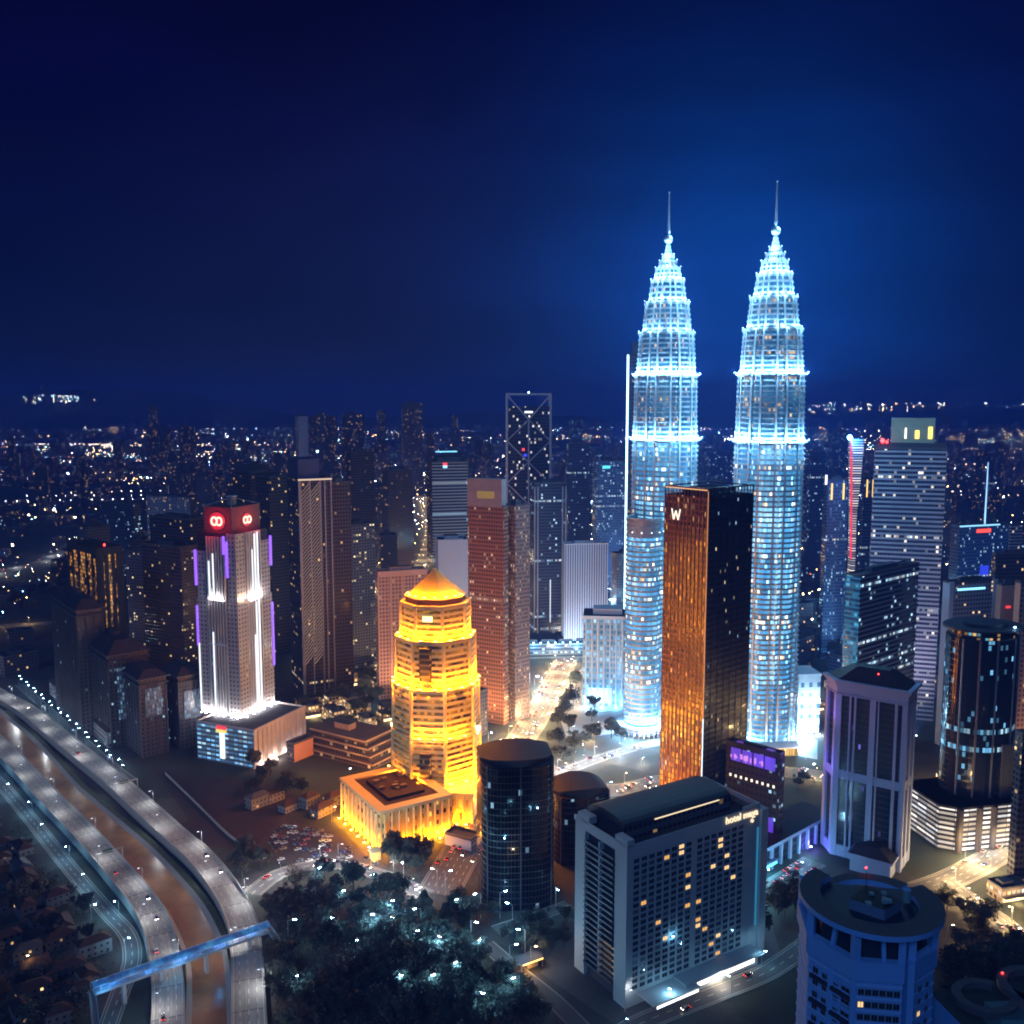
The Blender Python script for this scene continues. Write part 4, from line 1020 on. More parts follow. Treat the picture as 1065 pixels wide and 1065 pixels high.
# ---- the dark hipped-roof estate on the left: four blocks
def mansard(name, label, cx, lx, rx, Y, rot, py, ytop, roofh, lit, u):
    Cn, w1, w2 = place(cx, lx, rx, Y, rot, py); h = zt(ytop, Y)
    t = thing(name, label, 'apartment block', Cn, R(rot))
    st = (.06, .055, .06); m = facade('estate_wall', st, (.015, .02, .03), 3.4, 3.2, .3, (.3, .2), .035, COOL, .8, 0, .85, .2, .7)
    sm = plain('estate_stone', (.07, .064, .068), .85); rm = plain('estate_roof', (.05, .04, .042), .8)
    b = MB(); b.box(0, w1, 0, w2, 0, h, m); b.build('block_body', t)
    b = MB()
    for i in range(int(w1/6)+1): b.box(min(w1-.4, i*w1/max(1, int(w1/6)))-.5, min(w1-.4, i*w1/max(1, int(w1/6)))+.5, -.8, -.003, 0, h-5, sm)
    for i in range(int(w2/6)+1): y = i*w2/max(1, int(w2/6)); b.box(-.8, -.003, y-.5, y+.5, 0, h-5, sm)
    b.build('pilasters', t)
    b = MB(); b.box(-1.4, w1+1.4, -1.4, w2+1.4, h-4.6, h-3.6, sm, bottom=True); b.box(-1.8, w1+1.8, -1.8, w2+1.8, h, h+1.2, sm, bottom=True)
    i = min(w1, w2)*.28; b.prism([(-.8, -.8), (w1+.8, -.8), (w1+.8, w2+.8), (-.8, w2+.8)], h+1.2, h+1.2+roofh, rm, rm, [(i, i), (w1-i, i), (w1-i, w2-i), (i, w2-i)])
    b.box(w1*.4, w1*.6, w2*.4, w2*.6, h+1.2+roofh, h+4+roofh, sm); b.build('mansard_roof', t)
    if u:
        b = MB(); b.box(w1*.18, w1*.82, -.95, -.82, h*u[0], h*u[1], facade('estate_bay', (.14, .12, .12), (.05, .1, .16), 3.4, 1.7, .2, (.15, .1), .6, ((.3, .6, .9), (.4, .7, 1.), (.6, .85, 1.)), .45)); b.build('glazed_bay', t)
    return t
mansard('hip_roof_block', 'dark stone block with a hip roof, farthest left of its estate', 84, 60, 112, 760, 38, 728, 636, 7, .02, None)
mansard('hip_roof_block', 'tall dark stone block with a stepped hip roof at the centre of its estate', 117, 92, 158, 735, 40, 775, 683, 9, .02, (.30, .86))
mansard('hip_roof_block', 'dark stone block with blue lit bay windows nearest the riverside road', 148, 112, 176, 715, 40, 782, 708, 5, .02, (.52, .88))
mansard('hip_roof_block', 'low dark stone block between the estate and the red sign tower', 188, 172, 214, 735, 40, 775, 705, 5, .02, (.4, .8))
def row_wing():
    a, c = Vector(gp(52, 722)), Vector(gp(112, 778)); d = c-a; t = thing('estate_wing', 'long low dark wing with small lit windows along the riverside road', 'building', tuple(a), math.atan2(d.y, d.x))
    b = MB(); b.box(0, d.length, 0, 16, 0, 13, facade('wing_wall', (.2, .18, .19), (.02, .03, .05), 4., 4., .25, (.3, .3), .3, COOL, .8), ROOF); b.build('wing_body', t)
    b = MB(); b.prism([(-1, -1), (d.length+1, -1), (d.length+1, 17), (-1, 17)], 13, 17, MATS['estate_roof'], MATS['estate_roof'], [(4, 6), (d.length-4, 6), (d.length-4, 10), (4, 10)]); b.build('hip_roof', t)
row_wing()
# ------------------------------------------------------------------ office and apartment towers of the middle distance
ST_ = dict(
    brown=lambda: facade('brown_grid', (.26, .11, .065), (.05, .03, .025), 3.5, 2.3, .22, (.28, .2), .09, ((1., .75, .5), (1., .85, .65), (1., .6, .3)), 1.1, .02),
    brownside=lambda: facade('brown_side', (.20, .14, .13), (.03, .03, .04), 3.5, 1.6, .25, (.3, .2), .22, ((1., .75, .5), (.7, .8, 1.), (1., .85, .65)), .9),
    pink=lambda: facade('pink_grid', (.42, .23, .18), (.16, .08, .07), 3.6, 3.1, .2, (.2, .2), .04, WARM, 1.),
    dark=lambda: facade('dark_grid', (.045, .042, .06), (.015, .018, .03), 3.5, 2.6, .15, (.25, .2), .045, MIXD, 1.2, .02),
    darkbrown=lambda: facade('dark_brown_grid', (.07, .05, .052), (.02, .018, .024), 3.5, 2.6, .18, (.25, .2), .03, WARM, 1., .01),
    navy=lambda: facade('navy_grid', (.04, .055, .11), (.014, .02, .045), 3.6, 2.4, .12, (.25, .2), .05, COOL, 1.2, .03),
    bluelit=lambda: facade('blue_grid', (.10, .17, .32), (.03, .06, .13), 3.6, 2., .2, (.3, .2), .14, COOL, 1.3, .05),
    stripe=lambda: facade('white_stripe', (.30, .32, .36), (.02, .025, .04), 3.6, 40., .0, (.42, .0), .03, COOL, 1.2, .12),
    grey=lambda: facade('grey_grid', (.26, .26, .30), (.03, .035, .05), 3.4, 2.8, .22, (.3, .25), .08, MIXD, 1.4),
    white=lambda: plain('pale_wall', (.52, .53, .6), .8, 0, .06),
    vstripe=lambda: facade('pale_vertical', (.46, .5, .62), (.05, .08, .16), 60., 2.6, .3, (0, 0), 0.),
    apart=lambda: facade('apartment_grid', (.13, .12, .16), (.02, .022, .035), 3.1, 3.1, .24, (.3, .22), .10, ((1., .8, .45), (1., .92, .75), (.85, .92, 1.)), 1.6, 0, .8, .2, .8),
    purple=lambda: facade('violet_stripe', (.29, .28, .34), (.022, .022, .045), 3.9, 2.1, .04, (.46, .0), .06, ((1., .9, .75), (.8, .9, 1.), (1., .95, .9)), 1.3, .05),
    cyan=lambda: facade('cyan_stripe', (.05, .32, .48), (.02, .10, .18), 3.6, 2.4, .0, (.4, .0), .3, ((.1, .6, .9), (.3, .8, 1.), (.1, .5, .8)), .55, .3),
    teal=lambda: facade('teal_stripe', (.10, .15, .21), (.015, .03, .05), 3.6, 2.4, .0, (.45, .0), .06, COOL, 1.3, .10),
    amber=lambda: facade('amber_glass', (.05, .03, .02), (.03, .02, .015), 3.4, 1.7, .12, (.1, .1), .75, ((1., .42, .06), (1., .6, .2), (1., .36, .04)), .85, 0, .5, .15, 1.),
    salmon=lambda: plain('salmon_wall', (.60, .30, .22), .8, 0, .06),
)
def S(k): return ST_[k]()
def office(name, label, cat, cx, lx, rx, Y, rot, ytop, front, left=None, trim=None, crown=0, crown_in=.18, py=None, z0=0., plant=True, group=None):
    py = py or .6*ytop+.4*min(1000, 415+275./Y*1000)
    Cn, w1, w2 = boxpx(cx, lx, rx, Y, rot, py); w1 = max(w1, 6.); w2 = max(w2, 6.) if lx < cx else max(w1*.8, 8.)
    h = zt(ytop, Y); t = thing(name, label, cat, Cn, R(rot), group)
    f = S(front); l = S(left) if left else f; tr = trim or plain('dark_trim', (.08, .08, .095), .7)
    hb = h-crown
    b = MB(); box4(b, 0, w1, 0, w2, z0, hb, f, l, f, l, ROOF); b.build('tower_body', t)
    b = MB(); parapet(b, -.15, w1+.15, -.15, w2+.15, hb, 1.6, .5, tr); b.build('parapet', t)
    b = MB()
    if crown: 
        a, c = w1*crown_in, w2*crown_in; b.box(a, w1-a, c, w2-c, hb, h, tr, ROOF); b.box(w1*.4, w1*.6, w2*.4, w2*.6, h, h+2.5, tr); b.build('crown', t)
    elif plant:
        b.box(w1*.25, w1*.7, w2*.3, w2*.75, hb, hb+4, tr, ROOF); b.box(w1*.72, w1*.85, w2*.2, w2*.5, hb, hb+2.2, tr, ROOF); b.cyl(w1*.3, w2*.4, .15, hb+4, hb+10, BLACK, 5); b.build('plant_room', t)
    return t, w1, w2, h
def part_box(t, name, m, *a):
    b = MB(); b.box(*a, m, bottom=True); return b.build(name, t)
def spark(t, x, y, z, col='blue_spark', r=.9):
    b = MB(); b.lathe([(0, -r), (r, 0), (0, r)], MATS[col], 6); o = b.build('beacon', t); o.location = (x, y, z)

# brown tower with the slanting light lattice
t, w1, w2, h = office('lattice_tower', 'brown tower whose front wears a pale slanting lattice right of the red signs', 'office tower', 313, 301, 346, 868, 26, 500, 'darkbrown', 'dark', crown=0, plant=False)
b = MB(); lm = glow('lattice_light', (.75, .48, .36), .42); n = 46; H_ = h-4
for i in range(n):
    for x0 in (w1*.06, w1*.36): 
        z = 30+(H_-34)*i/n; b.bar((x0, -.35, z), (x0+w1*.28, -.35, z+9.5), .5, .45, lm)
b.build('lattice', t)
b = MB(); pm = plain('lattice_pier', (.32, .27, .28), .6)
for f in (0., .04, .34, .66, .8, 1.): b.box(w1*f-.6, w1*f+.6, -1., -.003, 0, h, pm)
b.box(-.8, w1+.8, -1.2, -.3, h, h+1.4, glow('lattice_cap', (1., .7, .5), .9)); b.build('light_piers', t)
part_box(t, 'crown', plain('blue_crown', (.045, .06, .14), .5), w1*.02, w1*.68, w2*.1, w2*.9, h, zt(478, 868)); spark(t, w1*.6, 0, zt(470, 868))
office('dark_slab', 'dark slab standing against the right edge of the slanting lattice tower', 'office tower', 346, 345, 366, 885, 26, 503, 'darkbrown', plant=True)
# pink block, brown apartment pair, pale box, striped office
t, w1, w2, h = office('pink_block', 'salmon pink block with a window grid behind the golden tower', 'office block', 394, 391, 444, 860, 20, 596, 'pink', 'pink', trim=plain('pink_trim', (.5, .28, .22), .8))
for k in range(4): wash(t, w1*(k+.5)/4, -22, 40, (1., .55, .3), 60000)
b = MB()
for i in range(5): b.box(w1*i/4-.7, w1*i/4+.7, -1., -.003, 0, h-4, MATS['pink_trim'])
b.box(-.5, w1+.5, -1.2, -.003, h-4, h+1.2, MATS['pink_trim']); b.build('pilasters', t)
t, w1, w2, h = office('brown_apartment_tower', 'orange brown apartment tower with a dense window grid right of the golden tower', 'apartment tower', 524, 487, 529, 790, 62, 528, 'brown', 'brown', crown=0, plant=False)
part_box(t, 'crown', plain('crown_stone', (.30, .25, .26), .7), -.4, w1*.9, w2*.05, w2+.4, h, zt(499, 790)); part_box(t, 'lit_crown', glow('crown_amber', (.7, .42, .04), .35), -.9, -.5, w2*.25, w2*.72, h+7, h+13)
for k in range(3): wash(t, -20, w2*(k+.5)/3, 22, (1., .48, .2), 60000)
t, w1, w2, h = office('stepped_apartment_tower', 'lilac grey apartment tower leaning on the right side of the orange brown one', 'apartment tower', 536, 525, 551, 800, 40, 527, 'brownside', 'brownside')
office('pale_box_block', 'plain pale block with one dark vertical slot behind the golden tower roof', 'office block', 456, 453, 488, 960, 10, 563, 'white', 'white', trim=plain('pale_trim', (.5, .5, .56), .8))
part_box(COL.objects[-4] if False else bpy.data.objects['pale_box_block'], 'slot', plain('slot_dark', (.06, .05, .08), .7), 5.5, 10.5, -.25, -.003, 8, 75)
t, w1, w2, h = office('striped_office', 'dark office with white window bands and a small red sign', 'office tower', 450, 444, 487, 1100, 14, 476, 'stripe', 'dark', crown=6)
part_box(t, 'sign', glow('red_mark', (1., .04, .04), 2.), w1*.3, w1*.42, -.6, -.2, h-9, h-6.2); part_box(t, 'sign', glow('blue_mark', (.3, .7, 1.), 2.2), w1*.3, w1*.42, -.6, -.2, h-12, h-9.4); part_box(t, 'light_band', glow('cyan_band', (.2, .7, 1.), 1.6), w1*.1, w1*.7, -.5, -.1, h+6, h+7.5)
# the tower with crossed braces
def braced_tower():
    Y = 1180.; x0, x1 = xa(526, 480, Y), xa(573.5, 480, Y); w = x1-x0; h = zt(409, Y)
    t = thing('braced_tower', 'dark tower framed in grey with giant crossed braces and a lit room at the crossing', 'skyscraper', (x0, Y, 0), R(0))
    fr = plain('brace_steel', (.34, .31, .36), .5, .2)
    b = MB(); b.box(1.2, w-1.2, 1.2, w*.8, 0, h-16, facade('braced_glass', (.02, .022, .04), (.012, .014, .03), 4., 2.4, .1, (.2, .15), .09, ((1., .95, .9), (.8, .85, 1.), (1., .7, .5)), 1.1), ROOF); b.build('tower_body', t)
    b = MB()
    for x in (0, w-2.6): b.box(x, x+2.6, -.4, 3, 0, h, fr); b.box(x, x+2.6, w*.8-2.4, w*.8, 0, h, fr)
    b.box(2.6, w-2.6, -.4, 2, h-2.4, h, fr); b.box(w/2-.9, w/2+.9, -.2, 1.1, 30, h-34, fr); b.build('steel_frame', t)
    b = MB(); c, s = w/2, w/2-1.2
    for z0 in (h-2-34*0, ):
        b.bar((1.5, .2, h-2), (c, .2, h-32), 1.5, 1.5, fr); b.bar((w-1.5, .2, h-2), (c, .2, h-32), 1.5, 1.5, fr)
    for k in range(4):
        zt0 = h-32-k*52
        b.bar((c, .2, zt0), (1.5, .2, zt0-26), 1.1, 1.1, fr); b.bar((c, .2, zt0), (w-1.5, .2, zt0-26), 1.1, 1.1, fr)
        b.bar((1.5, .2, zt0-26), (c, .2, zt0-52), 1.3, 1.3, fr); b.bar((w-1.5, .2, zt0-26), (c, .2, zt0-52), 1.3, 1.3, fr)
    b.build('cross_braces', t)
    part_box(t, 'lit_room', glow('sky_room', (.8, .9, 1.), 1.8), c-5, c+5, .1, .9, h-24, h-21.6); spark(t, c, 0, h+1)
    part_box(t, 'sign', MATS['red_mark'], c-8, c-5, -.4, .1, h-70, h-67); part_box(t, 'sign', glow('deep_blue_mark', (.03, .05, .9), 1.6), c-6, c-2, -.4, .1, h-77, h-74)
braced_tower()
t, w1, w2, h = office('navy_tower', 'navy tower edged with pale vertical strips in front of the braced tower', 'office tower', 556, 551, 588, 1080, 12, 503, 'navy', 'navy')
b = MB()
for f in (.0, .1, .9, 1.): b.box(w1*f-.6, w1*f+.6, -.8, -.003, 0, h-4, plain('pale_strip', (.36, .36, .42), .6))
b.box(w1*.5, w1*.5+1, -.6, -.003, 20, 70, glow('white_line', (.8, .9, 1.), 1.2)); b.build('strips', t)
office('slim_navy_tower', 'slim navy tower with a pale right edge behind the striped white box', 'office tower', 591, 588, 613, 1500, 10, 462, 'navy', 'navy')
t, w1, w2, h = office('blue_sign_tower', 'blue lit tower with a small cyan sign left of the tall light line', 'office tower', 620, 616, 651, 1350, 10, 480, 'bluelit', 'bluelit')
part_box(t, 'sign', glow('cyan_sign', (.1, .8, .9), 1.6), w1*.2, w1*.45, -.6, -.2, h-10, h-6)
for k in range(2): wash(t, w1*(k+.3), -40, 60, (.05, .35, 1.), 110000)
t, w1, w2, h = office('ribbed_white_box', 'pale windowless box with vertical ribs left of the round annex', 'hall', 587, 584, 632, 1010, 8, 567, 'vstripe', 'vstripe', trim=plain('pale_trim', (.5, .5, .56), .8), z0=0.)
wash(t, w1*.3, -40, 40, (.4, .55, 1.), 60000); wash(t, w1*.8, -40, 40, (.3, .5, 1.), 60000)
# the tower whose left edge carries a tall light line
t, w1, w2, h = office('light_line_tower', 'black tower half hidden behind the left twin, its left edge one tall blue white light', 'skyscraper', 653, 650, 678, 930, 20, 369, 'dark', 'dark', trim=BLACK)
part_box(t, 'light_line', glow('tall_light_line', (.40, .75, 1.), 5.), -1.3, -.15, w2*.2, w2*.2+1.6, 58, h); part_box(t, 'crown', plain('black_crown', (.03, .035, .05), .5), w1*.12, w1*.5, w2*.1, w2*.5, h, h+12)
for z in (80, 150, 220, 280): wash(t, -9, -4, z, (.15, .5, 1.), 45000)
# right of the twin towers
t, w1, w2, h = office('violet_striped_tower', 'broad violet grey tower with white floor bands and a lit sign box on top', 'skyscraper', 979, 905, 985, 800, 72, 468, 'purple', 'purple', crown=0, plant=False)
part_box(t, 'dark_attic', plain('dark_attic', (.06, .045, .06), .7), .8, w1-.8, .8, w2-.8, h, h+5.5)
sb = part_box(t, 'sign_box', plain('sign_box', (.30, .28, .2), .7), 1.2, w1-.6, w2*.18, w2*.78, h+5.5, zt(435, 800))
wash(t, -8, w2*.30, h+16, (1., .85, .35), 9000); wash(t, -9, w2*.62, h+13, (.8, .8, .75), 6000)
for f, m in ((.24, 'yellow_glyph'), (.42, 'yellow_glyph'), (.58, 'white_glyph')):
    b = MB(); mm = glow(m, (1., .78, .12) if m[0] == 'y' else (1., .95, .8), 2.2); ww = 3.2 if m[0] == 'y' else 1.4
    b.box(.5, 1.0, w2*f-ww/2, w2*f+ww/2, h+9, h+(19 if f < .3 else 16 if m[0] == 'y' else 18), mm, bottom=True); b.build('sign_glyph', sb)
spark(t, -1, w2*.9, h+7, 'red_beacon', 2.2); spark(t, -1, w2*.84, h+6, 'red_beacon', 1.3); part_box(t, 'mast', BLACK, 1, 1.4, w2*.88, w2*.88+.4, h, h+17)
for z in (60, 120, 180): 
    for f in (.3, .8): wash(t, -45, w2*f, z, (.75, .72, 1.), 80000)
t, w1, w2, h = office('cyan_office', 'bright cyan sided office with dark striped front below the violet tower', 'office block', 891.5, 876, 951, 690, 40, 600, 'teal', 'cyan')
for k in range(3): wash(t, -14, w2*(k+.5)/3, 30+18*k, (.05, .5, 1.), 16000)
t, w1, w2, h = office('gold_crowned_tower', 'grey twin shafted tower with gold lit bars at its crown right of the twin towers', 'apartment tower', 858, 854, 880, 1000, 14, 500, 'bluelit', 'navy')
for f in (.2, .75): part_box(t, 'gold_bar', glow('gold_bar', (1., .6, .14), 2.), w1*f-.8, w1*f+.8, -.8, -.2, h-20, h-3)
part_box(t, 'white_bar', glow('white_bar', (.9, .95, 1.), 2.), -2.2, -.6, 0, 1.5, h-4, h+24 if False else h+6)
t, w1, w2, h = office('gold_barred_tower', 'slim dark tower with two gold bars tucked behind the red edged fin', 'apartment tower', 896, 894, 908, 1040, 10, 496, 'navy', 'navy')
for f in (.25, .75): part_box(t, 'gold_bar', MATS['gold_bar'], w1*f-.6, w1*f+.6, -.8, -.2, h-22, h-3)
def red_fin():
    Y = 985.; pts = [(581, 890.5, 886), (540, 890, 885), (500, 892.5, 883.5), (456, 894.5, 881.5)]
    t = thing('red_edged_fin', 'slender curved fin tower with a red light edge and white ladder of floors', 'tower', (xa(888, 560, Y), Y, 0)); X0 = t.location.x
    b = MB(); m = facade('ladder_lights', (.08, .07, .09), (.5, .42, .4), 2.6, 30., .0, (.5, .1), 1., ((1., .85, .75), (1., .8, .7), (.9, .85, 1.)), 1.1, 1., .6)
    rows = [(0, 890-888, 885.5-888)]+[(zt(y, Y), r-888, l-888) for y, r, l in pts]
    for (z0, r0, l0), (z1, r1, l1) in zip(rows, rows[1:]): b.prism([(l0, 0), (r0, 0), (r0, 9), (l0, 9)], z0, z1, m, ROOF, [(l1, 0), (r1, 0), (r1, 9), (l1, 9)])
    b.build('fin_body', t); b = MB(); rm = glow('red_edge', (.9, .01, .04), 1.5)
    for (z0, r0, l0), (z1, r1, l1) in zip(rows[1:], rows[2:]): b.bar((l0-.5, -.4, z0), (l1-.5, -.4, z1), 2., 1.2, rm)
    b.build('red_light_edge', t)
    b = MB(); b.lathe([(0, -2.6), (1.6, -1.8), (2.6, 0), (1.6, 1.8), (0, 2.6)], glow('blue_beacon', (.12, .5, 1.), 60.), 10); o = b.build('roof_lamp', t); o.location = (-9, -2, zt(455, Y)); b = MB(); b.bar((-9, -2, zt(458, Y)), (-3, 2, zt(470, Y)), .5, .5, BLACK); b.build('lamp_arm', t)
    lamp('POINT', (-9, -6, zt(455, Y)), (.05, .4, 1.), 120000, t)
red_fin()
office('far_dark_slab', 'dark blue slab just right of the right twin tower', 'office tower', 842, 838, 857, 1500, 10, 470, 'navy', 'navy')
t, w1, w2, h = office('needle_tower', 'deep blue lit tower with a red sign and a glowing needle mast', 'office tower', 995, 986, 1046, 980, 18, 548, 'bluelit', 'navy')
b = MB(); b.cyl(w1*.55, w2*.3, .9, h, zt(481, 990), glow('needle_light', (.3, .6, 1.), 1.8), 6, .4); b.build('needle_mast', t)
part_box(t, 'sign', glow('red_word', (1., .06, .03), 2.4), w1*.34, w1*.62, -.8, -.2, h-7, h-3.4); part_box(t, 'roof_edge', glow('roof_edge_light', (.3, .7, 1.), 1.6), -.5, w1*.8, -.9, -.3, h-.2, h+1.2); part_box(t, 'blue_screen', glow('blue_screen', (.03, .06, .9), 1.), w1*.45, w1*.62, -.7, -.2, h-52, h-42)
for f in (.3, .7): wash(t, w1*f, -30, h-40, (.03, .12, 1.), 60000)
t, w1, w2, h = office('sign_strip_block', 'grey block with a cyan name strip over a grid of windows', 'office block', 984, 977, 1034, 740, 16, 607, 'grey', 'white')
part_box(t, 'sign_strip', glow('cyan_strip', (.25, .7, 1.), 2.2), w1*.16, w1*.72, -.7, -.2, h-6, h-4.4)
for f in (.02, .92): part_box(t, 'end_pier', MATS['pale_trim'], w1*f-1.5, w1*f+2.5, -1., -.003, 0, h+1.5)
t, w1, w2, h = office('salmon_block', 'salmon plastered block rising behind the oval black tower', 'office block', 1037, 1035, 1057, 700, 8, 609, 'salmon', 'salmon')
wash(t, w1*.5, -20, h-16, (1., .62, .5), 26000); part_box(t, 'wall_mark', MATS['red_mark'], w1*.28, w1*.5, -.4, -.1, h-17, h-15.6)
t, w1, w2, h = office('salmon_slab', 'rose coloured slab with warm lit windows cut off by the picture edge', 'office block', 1056, 1055, 1085, 660, 8, 607, 'pink', 'salmon')
wash(t, w1*.3, -16, h-20, (1., .6, .5), 20000)
office('edge_black_slab', 'black slab cut off by the right picture edge beside the lit road', 'office block', 1059, 1057, 1100, 520, 8, 765, 'dark', 'dark')
office('dark_ledge_block', 'dark block with warm window row behind the needle tower', 'office block', 1032, 1030, 1075, 860, 8, 577, 'dark', 'dark')
office('violet_post_block', 'narrow violet block with a cyan top near the right picture edge', 'office block', 1049, 1048, 1061, 1150, 8, 547, 'purple', 'purple')
# left side
t, w1, w2, h = office('amber_tower', 'dark tower with amber lit glass shafts and a red roof lamp on the left', 'office tower', 104, 75, 129, 850, 46, 572, 'amber', 'amber', trim=plain('brown_trim', (.06, .04, .035), .7))
b = MB(); bt = MATS['brown_trim']
for f in (0, .16, .36, .64, .84, 1.): b.box(w1*f-1.6, w1*f+1.6, -.9, -.003, 0, h, bt); b.box(-.9, -.003, w2*f-1.6, w2*f+1.6, 0, h, bt)
b.box(-1, w1+1, -1, w2+1, h-5, h+1.5, bt); b.build('dark_piers', t); spark(t, w1*.3, -1, h+4, 'red_beacon', 1.2)
office('dark_apartment_slab', 'wide dark apartment slab with sparse warm windows behind the estate', 'apartment block', 190, 150, 214, 905, 60, 570, 'apart', 'dark')
office('navy_apartment_block', 'dark blue apartment block scattered with lit windows right of the amber tower', 'apartment block', 181, 133, 186, 940, 64, 578, 'apart', 'apart')
office('black_block', 'black block rising just left of the red sign tower', 'office block', 200, 158, 216, 1010, 60, 541, 'dark', 'dark')
office('brown_back_tower', 'brown tower looming directly behind the red sign tower', 'apartment tower', 262, 245, 289, 1080, 44, 484, 'darkbrown', 'darkbrown', crown=8)
office('brown_back_slab', 'brown slab between the red sign tower and the slanting lattice tower', 'apartment tower', 282, 268, 304, 1010, 44, 497, 'darkbrown', 'darkbrown')
office('green_glass_block', 'dull green glass block on the left with a violet light along its roof', 'office block', 140, 106, 148, 1450, 62, 525, 'teal', 'navy')
office('pale_terrace_slab', 'pale apartment slab in the left middle distance with bright stair shafts', 'apartment block', 198, 153, 206, 1750, 64, 518, 'grey', 'grey')
office('slim_grey_tower', 'slim pale grey tower far behind the slanting lattice tower', 'apartment tower', 311, 308, 321, 2400, 30, 433, 'white', 'grey')
office('lit_apartment_tower', 'apartment tower with many warm windows left of the pink block', 'apartment tower', 365, 355, 391, 960, 36, 547, 'apart', 'apart')
office('dark_roof_tower', 'dark tower with one lit row near its top behind the warm windowed apartments', 'office tower', 366, 361, 390, 1250, 30, 471, 'darkbrown', 'dark')
office('dusky_block', 'dusky block above the bend of the bright boulevard', 'office block', 404, 398, 430, 1400, 30, 490, 'darkbrown', 'dark')
# terraced building left of the golden tower, orange wall, small white box by the park
def terrace_block():
    Cn, w1, w2 = place(388, 312, 424, 690, 58, 815); t = thing('terraced_block', 'stepped terrace building warm in the golden tower glow', 'building', Cn, R(58))
    m = plain('terrace_slab', (.40, .27, .18), .85); d = facade('terrace_window', (.12, .08, .06), (.04, .03, .03), 4., 3., .1, (.2, .1), .15, WARM, .8)
    for k in range(4):
        b = MB(); i = k*4.2; z = k*4.6; b.box(i*.5, w1-i*.4, i, w2-i*.6, z, z+3.4, d); b.box(i*.5-1, w1-i*.4+1, i-1, w2-i*.6+1, z+3.4, z+4.6, m, plain('terrace_roof', (.10, .07, .06), .9), bottom=True); b.build('terrace', t)
    b = MB(); b.box(w1*.4, w1*.6, w2*.5, w2*.7, 18.4, 23, m, ROOF); b.build('roof_house', t)
    wash(t, -8, w2*.2, 10, (1., .6, .2), 9000)
terrace_block()
office('orange_wall_block', 'block with one orange lit blank wall beside the red sign tower podium', 'building', 306, 298, 326, 705, 56, 775, 'salmon', 'dark', plant=False)
lamp('POINT', (xa(326, 800, 690), 680., 14), (1., .55, .2), 9000)
office('park_white_box', 'small pale box building at the park edge below the golden tower', 'building', 490, 463, 500, 560, 60, 875, 'grey', 'white', plant=False)

def mall():
    Y = 845.; x0, x1 = xa(606, 700, Y), xa(656, 700, Y); w = x1-x0; h = zt(640, Y)
    t = thing('shopping_mall', 'blue lit mall front with bright white columns left of the round annex', 'mall', (x0, Y, 0), R(-6)); m = facade('mall_wall', (.3, .38, .45), (.05, .2, .35), 5., 3., .15, (.2, .2), .6, ((.2, .65, 1.), (.6, .9, 1.), (1., .85, .6)), .9, .1)
    b = MB(); b.box(0, w, 0, 30, 0, h, m, ROOF); b.build('mall_body', t); b = MB(); b.box(-1, w+1, -2, 0, h-3, h, plain('mall_trim', (.5, .55, .6), .6), bottom=True); b.box(w*.2, w*.8, 6, 24, h, h+5, MATS['mall_trim']); b.build('roof_edge', t)
    b = MB()
    for i in range(8): b.cyl(w*(i+.5)/8, -3, .8, 0, h-3, MATS['mall_trim'], 8)
    b.build('colonnade', t); part_box(t, 'shop_front', glow('shop_front', (.7, .9, 1.), 1.4), w*.1, w*.6, -.5, -.05, 2, 16)
    for f in (.1, .4, .7, 1.): flood(t, w*f, -8, .2, (.2, .62, 1.), 16000, False, (0, 0, 2))
    t = thing('exhibition_hall', 'long dark roofed hall with a row of cyan lights along its front', 'hall', (xa(543, 655, 1000), 1000., 0), R(4)); w = 95.; h = 16.
    b = MB(); b.box(0, w, 0, 46, 0, h, S('teal'), plain('hall_roof', (.05, .055, .075), .7)); b.build('hall_body', t)
    for k in range(12): spark(t, w*(k+.5)/12, -1.5, h+1.2, 'blue_spark', .8)
    for k in range(4): lamp('POINT', (w*(k+.5)/4, -5, h), (.2, .65, 1.), 22000, t)
    b = MB()
    for k in range(5): b.box(w*k/5+2, w*(k+1)/5-2, 6, 40, h, h+3, MATS['hall_roof'])
    b.build('roof_lanterns', t)
    t = thing('white_lit_block', 'brilliantly lit white block at the right foot of the right twin tower', 'building', (xa(829, 760, 770), 770., 0), R(8)); w = 19.; h = zt(702, 770)
    b = MB(); b.box(0, w, 0, 24, 0, h, facade('white_block_wall', (.6, .62, .64), (.1, .2, .3), 9., 7., .3, (.3, .25), .5, COOL, .8), ROOF); b.build('block_body', t); b = MB(); b.box(-.6, w+.6, -.6, 24.6, h-1.5, h+.6, WHITE, bottom=True); b.box(-.6, w+.6, -.6, 0, h*.5, h*.5+1.2, WHITE); b.build('cornice', t)
    for f in (.15, .5, .85): flood(t, w*f, -7, .2, (.75, .9, 1.), 16000, False, (0, 0, 2)); flood(t, w*f, -2, h*.5+1.3, (.75, .9, 1.), 5000, False, (0, -1, 2))
    t = thing('entrance_pavilion', 'low gold lit entrance pavilion at the foot of the right twin tower', 'pavilion', (xa(778, 785, 715), 715., 0), R(6)); w = 40.
    b = MB(); b.box(0, w, 0, 9, 0, 7, facade('pavilion_glass', (.3, .22, .1), (.2, .12, .03), 7., 2.2, .15, (.1, .15), .95, ((1., .65, .2), (1., .8, .45), (1., .6, .15)), 1.5), ROOF); b.build('pavilion_body', t); b = MB(); b.box(-2, w+2, -3, 11, 7, 8, WHITE, bottom=True); b.build('flat_roof', t)
mall()
